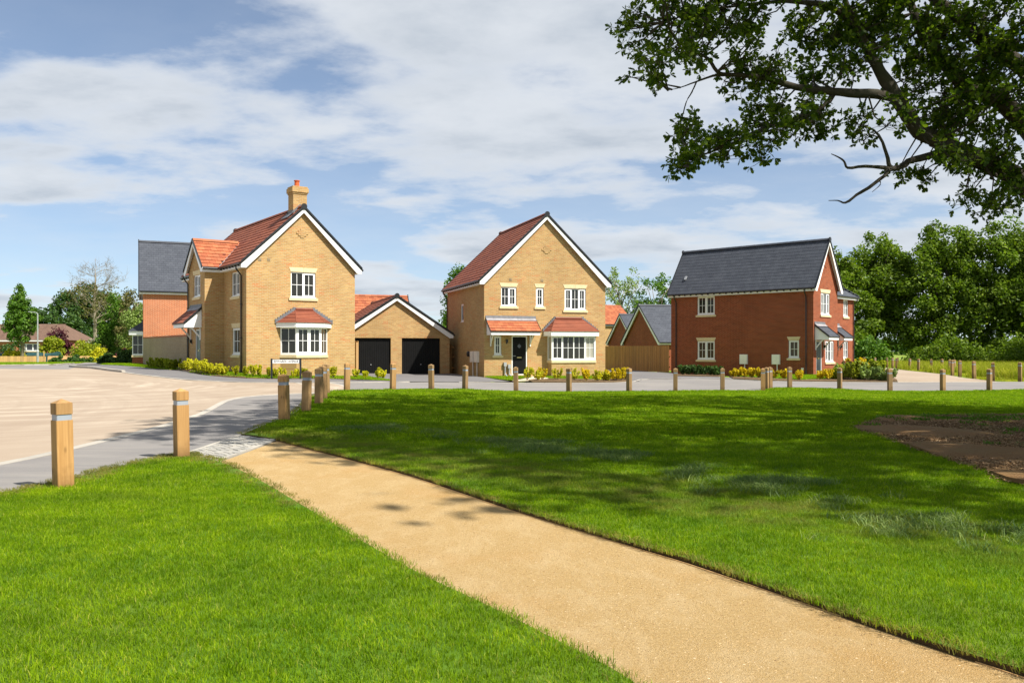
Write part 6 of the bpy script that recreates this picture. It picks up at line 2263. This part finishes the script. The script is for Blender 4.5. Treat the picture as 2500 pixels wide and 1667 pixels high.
bare_tree('tall_tree', 'tall thin tree with bare grey top and pale straight trunk', (-80.5, 166, 0), 19.3, .36, 3, 'olive_leaf')
tree('birch_tree', 'bright green leafy tree left of the slate house', (-59.0, 128, 0), 10.5, .2, [(0, 0, 3.8, 2.2, 2.2, 3), (.3, 0, 6.4, 1.7, 1.8, 2.3), (-1.4, 0, 2.6, 1.7, 2, 2), (0, 0, 8.6, .7, .7, 1.2)], 110, 90, .15, 'fresh_leaf', 4, 'bark_pale', (.55, 1.0), .1)
tree('feathery_tree', 'dull green feathery tree close to the slate house corner', (-55.2, 124, 0), 11.5, .2, [(0, 0, 4.2, 1.7, 1.8, 3.4), (.2, 0, 7.2, 1.2, 1.3, 2.4), (0, 0, 9.5, .5, .5, 1.0)], 90, 60, .14, 'olive_leaf', 5, 'bark_pale', (.5, .95), .1)
tree('garden_tree', 'yellow-green tree partly hidden by the slate house', (-51.6, 118, 0), 10, .2, [(0, 0, 4, 2.0, 2.0, 3.2), (.6, 0, 6, 1.3, 1.4, 1.8)], 60, 80, .15, 'pale_leaf', 6, 'bark_pale', (.6, 1.0), .1)
tree('far_tree', 'dark rounded tree behind the brown-roofed bungalow', (-93, 176, 0), 11, .4, [(-3, 0, 6.2, 4.5, 4, 4.2), (3, 0, 5, 3.6, 3.4, 3.4), (-6.5, 0, 5.5, 3, 3, 3.4)], 80, 110, .32, 'dark_leaf', 7, 'bark', (.9, 1.5))
tree('far_tree', 'blue-green distant trees right of the bungalow below the tall tree', (-92, 205, 0), 10, .4, [(6, 0, 4, 5, 4, 4.2), (13, 0, 6, 4.6, 4, 6), (19, 0, 5, 4, 4, 5)], 80, 110, .35, 'dark_leaf', 8, 'bark', (1, 1.7))
tree('copper_tree', 'purple-leaved tree at the right end of the bungalow', (-66.2, 125.5, 0), 5.0, .15, [(0, 0, 3.0, 1.2, 1.2, 1.6), (.7, 0, 2.2, .9, .9, 1.2)], 36, 80, .14, 'purple_leaf', 9, 'bark', (.4, .75), .1)


def bush(label, x, y, rx, rz, mat, seed, n_=36, leaf=.13, name='garden_bush', per=90, group='bushes behind the low fence'):
    r = np.random.default_rng(seed)
    o = thing(name, label, 'bush', (x, y, zt(x, y)), 0, group)
    d = r.normal(size=(n_, 3))
    d /= np.linalg.norm(d, axis=1)[:, None]
    d[:, 2] = np.abs(d[:, 2])
    C = d * np.array([rx, rx * .8, rz]) * r.uniform(.45, .95, n_)[:, None]
    put('foliage', leaf_mesh('foliage', leaf_quads(C, r.uniform(.22, .38, n_) * min(rx, rz), per, leaf, r, shell=.3), mat), o)
    st = MB()
    for k_ in range(7):
        st.tube([(r.uniform(-.1, .1), r.uniform(-.1, .1), -.1), tuple(C[k_] * .5), tuple(C[k_])], [.04, .025, .01], 4)
    st.build('stem', 'twig', o)
    return o


bush('large yellow-green bush before the right end of the bungalow', -63.2, 118, 1.9, 3.9, 'lime_leaf', 20, 60)
bush('low yellow bush to the right of the lamp post', -66.0, 114, 1.5, 1.9, 'yellow_leaf', 21, 40)
bush('olive green bush right of the large yellow-green bush', -58.5, 118, 2.3, 3.0, 'lime_leaf', 22, 50)
bush('dark green bush below the bungalow window', -69.2, 119, 2.0, 2.7, 'dark_leaf', 23, 40)
bush('green bush at the extreme left before the bungalow', -74.5, 120, 2.0, 2.6, 'fresh_leaf', 24, 40)
bush('white-flowering elder bush right of the tall trunk', -62.0, 130, 3.2, 4.6, 'white_flower', 25, 60)
bush('bright yellow bush between tall trunk and slate house', -53.8, 112, 1.2, 1.9, 'yellow_leaf', 26, 34)
bush('grey-green bush at the foot of the tall trunk', -56.5, 110, 3.0, 1.0, 'dark_leaf', 27, 40)
bush('dark bush at the corner of the slate house lawn', -31.3, 69.5, 1.2, 1.25, 'dark_leaf', 28, 36, .09, group='bushes by the slate house')
bush('low grey-green bush left of the slate house corner', -33.0, 70.5, 1.0, .8, 'dark_leaf', 29, 30, .09, group='bushes by the slate house')
bush('reddish bush beside the slate house lawn', -32.3, 71.5, .9, 1.2, 'purple_leaf', 30, 26, .09, group='bushes by the slate house')
bush('small dark bush right under the slate house bay', -29.9, 68.3, .6, .8, 'dark_leaf', 31, 20, .08, group='bushes by the slate house')
bush('pale green bush beyond the slate house lawn', -47.5, 108, 1.8, 2.0, 'lime_leaf', 32, 36)
bush('green hedge bush behind the low fence far left', -60.0, 124, 4.5, 2.0, 'olive_leaf', 33, 50)

# bungalow behind the bushes
BG = thing('bungalow', 'brick bungalow with brown pantile roof and white windows, far left', 'house', (-82, 137.5, 0), R(-90))
w, d = 9.0, 15.2
wb = MB()
win_r = [(2.6, 4.2, .6, 2.5), (8.4, 11.4, 1.5, 2.6)]
panel(wb, (w, 0, 0), Y_, X_, [(0, -.3), (d, -.3), (d, 3.2), (0, 3.2)], win_r)
panel(wb, (0, 0, 0), Y_, -X_, [(0, -.3), (d, -.3), (d, 3.2), (0, 3.2)])
panel(wb, (0, 0, 0), X_, -Y_, [(0, -.3), (w, -.3), (w, 3.2), (0, 3.2)])
panel(wb, (0, d, 0), X_, Y_, [(0, -.3), (w, -.3), (w, 3.2), (0, 3.2)])
wb.build('wall', 'orange_brick', BG)
window(BG, (w, 0, 0), Y_, X_, 2.6, 4.2, .6, 2.5, 2, bars=(0, 1), lintel=False, glass='glass_blue')
window(BG, (w, 0, 0), Y_, X_, 8.4, 11.4, 1.5, 2.6, 3, bars=(0, 0), lintel=False, glass='glass_blue')
rf = MB()
e0, e1, rzh = 3.1, -.35, 5.6
rf.add([(-.35, -.35, e0), (w + .35, -.35, e0), (w + .35, d + .35, e0), (-.35, d + .35, e0), (w / 2, 1.5, rzh), (w / 2, d - 2.4, rzh)], [(0, 1, 4), (1, 2, 5, 4), (2, 3, 5), (3, 0, 4, 5), (0, 1, 2, 3)])
BR = rf.build('roof', 'brown_tile', BG)
Sb = math.hypot(w / 2 + .35, rzh - e0)
tiles(BR, BG, [((w + .35, -.35, e0), (0, 1, 0), (-(w / 2 + .35), 0, rzh - e0), d + .7, Sb, lambda t, s_: 1.85 * s_ / Sb < t < d + .7 - 2.75 * s_ / Sb, True)], 'brown', 0)
MB().box(w + .3, w + .36, -.35, d + .35, e0 - .2, e0 - .02).build('fascia', 'white_upvc', BG)
for yy in (1.2, 2.35):
    MB().tube([(w + .08, yy, 0), (w + .08, yy, e0 - .1)], .05, 6).build('downpipe', 'white_upvc', BG)
chb = MB().box(w / 2 - .5, w / 2 + .3, -.6, .5, 3.5, 6.9)
CB = chb.build('chimney', 'orange_brick', BG)
MB().box(w / 2 - .8, w / 2 + .9, -.9, .9, 4.3, 4.6).build('chimney_flashing', 'white_paint', CB)
CB.location = (2.2, 1.0, 0)

# lamp post and low fence on the left
LP = thing('lamp_post', 'slim pale grey lamp post at the roadside, far left', 'lamp post', (LAMP[0], LAMP[1], zt(*LAMP)))
MB().tube([(0, 0, -.2), (0, 0, 1.1), (0, 0, 1.15), (0, 0, 4.5)], [.10, .10, .07, .055], 10).build('column', 'grey_metal', LP)
MB().tube([(0, 0, 4.45), (-.1, 0, 4.6), (-.35, 0, 4.65)], [.035, .035, .03], 7).build('arm', 'grey_metal', LP)
MB().prism([(-.3, -.1, 4.62), (-.85, -.08, 4.66), (-.85, .08, 4.66), (-.3, .1, 4.62)], (0, 0, .07)).build('lantern', 'grey_metal', LP)
LP2 = thing('lamp_post', 'distant thin lamp post just left of the tall pale trunk', 'lamp post', (-90, 190, 0))
MB().tube([(0, 0, -.2), (0, 0, 6.0)], [.09, .06], 7).build('column', 'grey_metal', LP2)
MB().box(-.5, 0, -.08, .08, 6.0, 6.1).build('lantern', 'grey_metal', LP2)
board_fence('low pale board fence along the verge, far left', (-72, 110.5), (-60.0, 110.5), .85, 'pale_fence_wood', .42, 2.4, 'low_fence')
board_fence('low pale board fence turning away right of the lamp post', (-59.6, 110.5), (-53.2, 116), .85, 'pale_fence_wood', .42, 2.4, 'low_fence')
board_fence('low orange board fence just left of the slate house bay', (-45.5, 104), (-38.5, 102), .95, 'pale_fence_wood', .3, 2.0, 'low_fence')
TS = thing('sheeted_pile', 'long dark teal sheeted pile behind the low fence', 'tarpaulin', (-74, 114, 0))
ts = MB()
prof = [(0, .0), (.1, .9), (.6, 1.25), (1.2, 1.2), (1.6, .8), (1.7, 0)]
n_ = 16
vs = []
for i in range(n_ + 1):
    x = 13.5 * i / n_
    k_ = 1 + .1 * math.sin(i * 1.7) + (.05 if i % 3 else -.06)
    vs += [(x, a, b * k_) for a, b in prof]
fs = [(i * 6 + j, (i + 1) * 6 + j, (i + 1) * 6 + j + 1, i * 6 + j + 1) for i in range(n_) for j in range(5)]
ts.add(vs, fs + [tuple(range(6)), tuple(n_ * 6 + j for j in range(6))])
ts.build('sheet', 'teal_sheet', TS)
for i in range(4):
    MB().box(-.04, .04, -.1, -.02, 0, 1.5).build('stake', 'pale_fence_wood', TS).location = (1.2 + 3.6 * i, 0, 0)

# trees behind the middle of the scene
tree('garden_tree', 'green tree showing behind the left eave of the porch house', (-5.6, 88, 0), 11, .25, [(.3, 0, 8.0, 1.5, 1.6, 2.0), (-.8, 0, 5.8, .7, 1.0, 1.5), (1.4, 0, 8.8, 1.2, 1.3, 1.3), (-1.0, 0, 4.3, .6, .8, .8)], 60, 50, .13, 'fresh_leaf', 40, 'bark', (.45, .8))
tree('airy_tree', 'pale airy tree with see-through crown right of the porch house', (16.4, 134, 0), 15.2, .28, [(-1.6, 0, 10.5, 3, 2.6, 3), (1.0, 0, 12, 2.8, 2.6, 2.8), (-2.2, 0, 6.2, 2.4, 2.4, 3), (1.8, 0, 7.5, 2.4, 2.4, 3), (0, 0, 4.0, 3, 2.5, 2)], 120, 48, .16, 'pale_leaf', 41, 'bark_pale', (.5, 1.0), .15, limbs=26)
tree('airy_tree', 'green round-topped tree just left of the red slate house', (22.6, 132, 0), 13.8, .28, [(0, 0, 10, 3.2, 2.6, 3.2), (1.6, 0, 8, 2.8, 2.6, 3), (-2, 0, 6.5, 2.4, 2.4, 3), (0, 0, 4.5, 4, 2.5, 2.2)], 120, 62, .17, 'fresh_leaf', 42, 'bark_pale', (.5, 1.0), .15, limbs=22)
tree('garden_tree', 'low dark green tree behind the rear slate gables', (17.0, 122, 0), 8, .25, [(0, 0, 4.5, 3.2, 2.5, 2.6), (3.5, 0, 4.2, 2.5, 2.5, 2.6), (-2.5, 0, 4, 2, 2.2, 2.2)], 70, 80, .17, 'dark_leaf', 43, 'bark', (.6, 1.0), .1)

# dark belt of trees on the right
belt = [('leftmost tall oak of the dark belt, just right of the red slate house', 39.5, 108, 15.2, 5.4, 60), ('second oak of the dark belt, behind the slate house corner', 47.0, 112, 17.0, 5.6, 61),
        ('broad bushy oak third from left in the dark belt', 53.5, 108, 18.3, 5.6, 62), ('fourth oak from left in the dark belt with pale crown', 60.0, 106, 18.0, 5.4, 63),
        ('fifth oak from left in the dark belt', 65.0, 104, 17.4, 5.4, 64), ('rightmost oak of the dark belt beyond the meadow', 71.5, 102, 18.0, 6.2, 65),
        ('nearest oak of the dark belt at the right edge of the photo', 62.0, 88, 15.8, 5.2, 66)]
for lab, x, y, h, rr_, sd in belt:
    q = random.Random(sd)
    cr = [(0, 0, h * .62, rr_ * .85, rr_ * .8, h * .24), (-rr_ * .45, -1, h * .42, rr_ * .7, rr_ * .6, h * .22), (rr_ * .45, -1.2, h * .40, rr_ * .7, rr_ * .6, h * .22), (q.uniform(-1, 1), -.5, h * .82, rr_ * .5, rr_ * .5, h * .15), (rr_ * .35, 0, h * .72, rr_ * .5, rr_ * .5, h * .16), (0, -2.2, h * .2, rr_ * .95, rr_ * .45, h * .15)]
    tree('belt_oak', lab, (x, y, zt(x, y)), h, .45, cr, 230, 125, .20, 'belt_leaf', sd, 'bark', (.75, 1.3), .15, group='oaks of the dark belt', limbs=14)
bush('rounded hedge bush between the red slate house and the dark belt', 40.0, 97, 2.6, 3.4, 'fresh_leaf', 50, 50, .17, 'hedge_bush', group='hedge by the meadow')
bush('dark understorey bush below the second belt oak', 50.0, 99, 5.0, 3.2, 'belt_leaf', 51, 70, .18, 'hedge_bush', group='hedge by the meadow')
bush('dark understorey bush below the middle of the belt', 58.0, 97, 5.0, 3.4, 'belt_leaf', 52, 70, .18, 'hedge_bush', group='hedge by the meadow')
bush('dark understorey bush at the right end of the belt', 66.0, 94, 5.5, 3.6, 'belt_leaf', 53, 70, .18, 'hedge_bush', group='hedge by the meadow')

# far wooded horizon
r = np.random.default_rng(77)
n_ = 700
fxs = r.uniform(-420, 420, n_)
fys = r.uniform(330, 420, n_)
C = np.stack([fxs, fys, r.uniform(0, 5.5, n_)], 1)
fw_ = put('far_wood', leaf_mesh('far_wood', leaf_quads(C, np.tile([6.0, 3, 3.0], (n_, 1)), 30, 1.3, r, shell=.3), 'dark_leaf'))
tag(fw_, 'low far-off wooded horizon behind the houses', 'wood', kind='stuff')
hl = MB()
pts = [(-1400, 0)] + [(-1400 + i * 70, 12 + 9 * math.sin(i * .7) + 6 * math.sin(i * 1.9)) for i in range(41)] + [(1400, 0)]
hl.prism([(x, 1500, z) for x, z in pts], (0, 600, 0))
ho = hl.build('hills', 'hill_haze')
ho['kind'] = 'structure'

# ------------------------------------------------------------------ the big oak overhanging from the right
OAK = thing('oak_tree', 'large oak leaning in from the right with dark overhanging branches', 'tree', (10.7, 14.8, zt(10.7, 14.8)))
ox, oy, oz = OAK.location
rk = np.random.default_rng(21)
tr_ = MB()
tr_.tube([(0, 0, -.3), (0, 0, .3), (-.05, -.05, 1.2), (-.1, -.1, 2.6), (-.05, -.1, 4.6), (.2, .1, 7.5), (.1, 0, 10.5)], [.95, .75, .62, .58, .5, .34, .18], 14)
tr_.build('trunk', 'bark', OAK, True)


def wobble(path, k_=.02):
    """subdivide and roughen a limb path of (x, y, z, r)"""
    out = []
    P = [V3(p) for p in path]
    P = [2 * P[0] - P[1]] + P + [2 * P[-1] - P[-2]]
    for i in range(1, len(P) - 2):
        for s_ in range(3):
            t = s_ / 3
            q = .5 * (2 * P[i] + (P[i + 1] - P[i - 1]) * t + (2 * P[i - 1] - 5 * P[i] + 4 * P[i + 1] - P[i + 2]) * t * t + (3 * P[i] - P[i - 1] - 3 * P[i + 1] + P[i + 2]) * t ** 3)
            q[:3] += rk.normal(size=3) * k_ * max(q[3], .004) * 4
            q[3] = max(.003, q[3]) * rk.uniform(.92, 1.1)
            out.append(q)
    out.append(P[-2])
    return out


limb_pts = []
for i, lm in enumerate(OAK_LIMBS):
    pth = wobble(lm, .03 if i in (6, 7, 8, 9, 10, 11) else .02)
    MB().tube([q[:3] - V3((ox, oy, oz)) for q in pth], [q[3] for q in pth], 9 if i in (0, 12, 13) else 6).build('limb', 'bark', OAK, True)
    if i not in (6, 7, 8, 9, 10, 11):
        limb_pts += [q[:3] for q in pth[(6 if i in (0, 12, 13) else 2):]]
limb_pts = np.array(limb_pts)

# lobed oak leaf outline (length 1 along x)
LEAF = np.array([(0, 0), (.14, .03), (.26, .13), (.36, .07), (.48, .23), (.58, .13), (.72, .30), (.82, .16), (.94, .15), (1, 0), (.94, -.15), (.82, -.16), (.72, -.30), (.58, -.13), (.48, -.23), (.36, -.07), (.26, -.13), (.14, -.03)])
twigs, LV = MB(), []


def rosette(p, d, n_, L_):
    d = d / (np.linalg.norm(d) + 1e-9)
    for _ in range(n_):
        x = d * .55 + rk.normal(size=3) * .62 + V3((0, 0, -.08))
        x /= np.linalg.norm(x)
        nrm = rk.normal(size=3) * .75 + V3((0, 0, .9))
        y = np.cross(nrm, x)
        y /= np.linalg.norm(y) + 1e-9
        zv = np.cross(x, y)
        s = L_ * rk.uniform(.65, 1.15)
        bend = (LEAF[:, :1] ** 2) * -.18
        LV.append(p + (LEAF[:, :1] * x + LEAF[:, 1:] * y + bend * zv) * s)


def clump(c, rad, nr, per, L_):
    j = int(np.argmin(((limb_pts - c) ** 2).sum(1)))
    a = limb_pts[j]
    dist = np.linalg.norm(c - a)
    if dist < 2.0:
        mid = (a + c) / 2 + rk.normal(size=3) * .05 * dist + V3((0, 0, -.06 * dist))
        twigs.tube([a - V3((ox, oy, oz)), mid - V3((ox, oy, oz)), c - V3((ox, oy, oz))], [.010 + .006 * dist, .008 + .003 * dist, .006], 5, False)
    for _ in range(nr):
        d = rk.normal(size=3)
        d /= np.linalg.norm(d)
        e = c + d * rad * rk.uniform(.35, 1.0) * V3((1.1, 1.0, .8))
        twigs.tube([c - V3((ox, oy, oz)), (c + e) / 2 + rk.normal(size=3) * .02 - V3((ox, oy, oz)), e - V3((ox, oy, oz))], [.005, .004, .0025], 3, False)
        rosette(e, e - c + V3((0, 0, .02)), per, L_)


for x, y, z, rx, rzz, n_ in OAK_MASSES:
    for _ in range(max(3, int(n_ * (.95 if x < 4.2 else 1.15)))):
        a = rk.uniform(0, 6.28)
        q = math.sqrt(rk.uniform(0, 1))
        c = V3((x + math.cos(a) * q * rx, y + rk.normal() * .45, z + math.sin(a) * q * rzz))
        clump(c, rk.uniform(.15, .27), 8, 7, .098)
lv = np.concatenate(LV) - V3((ox, oy, oz))
k_ = len(LEAF)
nl = len(LV)
# two fans per leaf keep the lobed outline
put('crown', np_mesh('crown', lv, np.arange(nl * k_).reshape(-1, k_), 'oak_leaf'), OAK)
twigs.build('twigs', 'bark', OAK)['kind'] = 'stuff'
# the rest of the crown, above and to the right of the picture
cc, cr_ = [], []
tries = 0
while len(cc) < 720 and tries < 14000:
    tries += 1
    d = rk.normal(size=3)
    d /= np.linalg.norm(d)
    c = V3((11.0, 13.6, 10.2)) + d * V3((12.2, 11.2, 5.6)) * rk.uniform(.5, 1)
    if c[2] < 3.4:
        continue
    Yc = max(c[1], .3)
    px, py = 1250 + 2100 * c[0] / Yc, 856 - 2100 * (c[2] - 1.5) / Yc
    m_ = 2100 * 1.35 / Yc
    if c[1] > .5 and px - m_ < 2500 and py + m_ > 0 and px + m_ > 0:
        continue
    if math.hypot(c[0], c[1]) < 2.5:
        continue
    # shape the unseen crown for its shade: drop clumps shadowing ground kept sunlit
    lx, ly = c[0] - sx / sz * c[2], c[1] - sy / sz * c[2]
    if lx < -6.8 or ly > 31.5 - .12 * max(0, lx):
        continue
    if ly < 14.5 and lx < 1.2 + (14.2 - ly) * .52 - 4.6 and not (7.2 < ly < 9.6 and lx > -1.0):
        continue
    if ly < 7.5 and lx < 2.6:
        continue
    cc.append(c)
    cr_.append(rk.uniform(.7, 1.2))
cc = np.array(cc)
v = leaf_quads(cc - V3((ox, oy, oz)), cr_, 35, .18, rk, shell=.2)
put('upper_crown', leaf_mesh('upper_crown', v, 'oak_leaf'), OAK)
ub = MB()
for j in range(0, len(cc), 9):
    if cc[j][0] < 11 and cc[j][1] > 5:
        continue
    c = cc[j] - V3((ox, oy, oz))
    ub.tube([(0, 0, 5.0), c * .5 + V3((0, 0, 2.2)), c], [.16, .1, .03], 6)
ub.build('upper_limbs', 'bark', OAK, True)
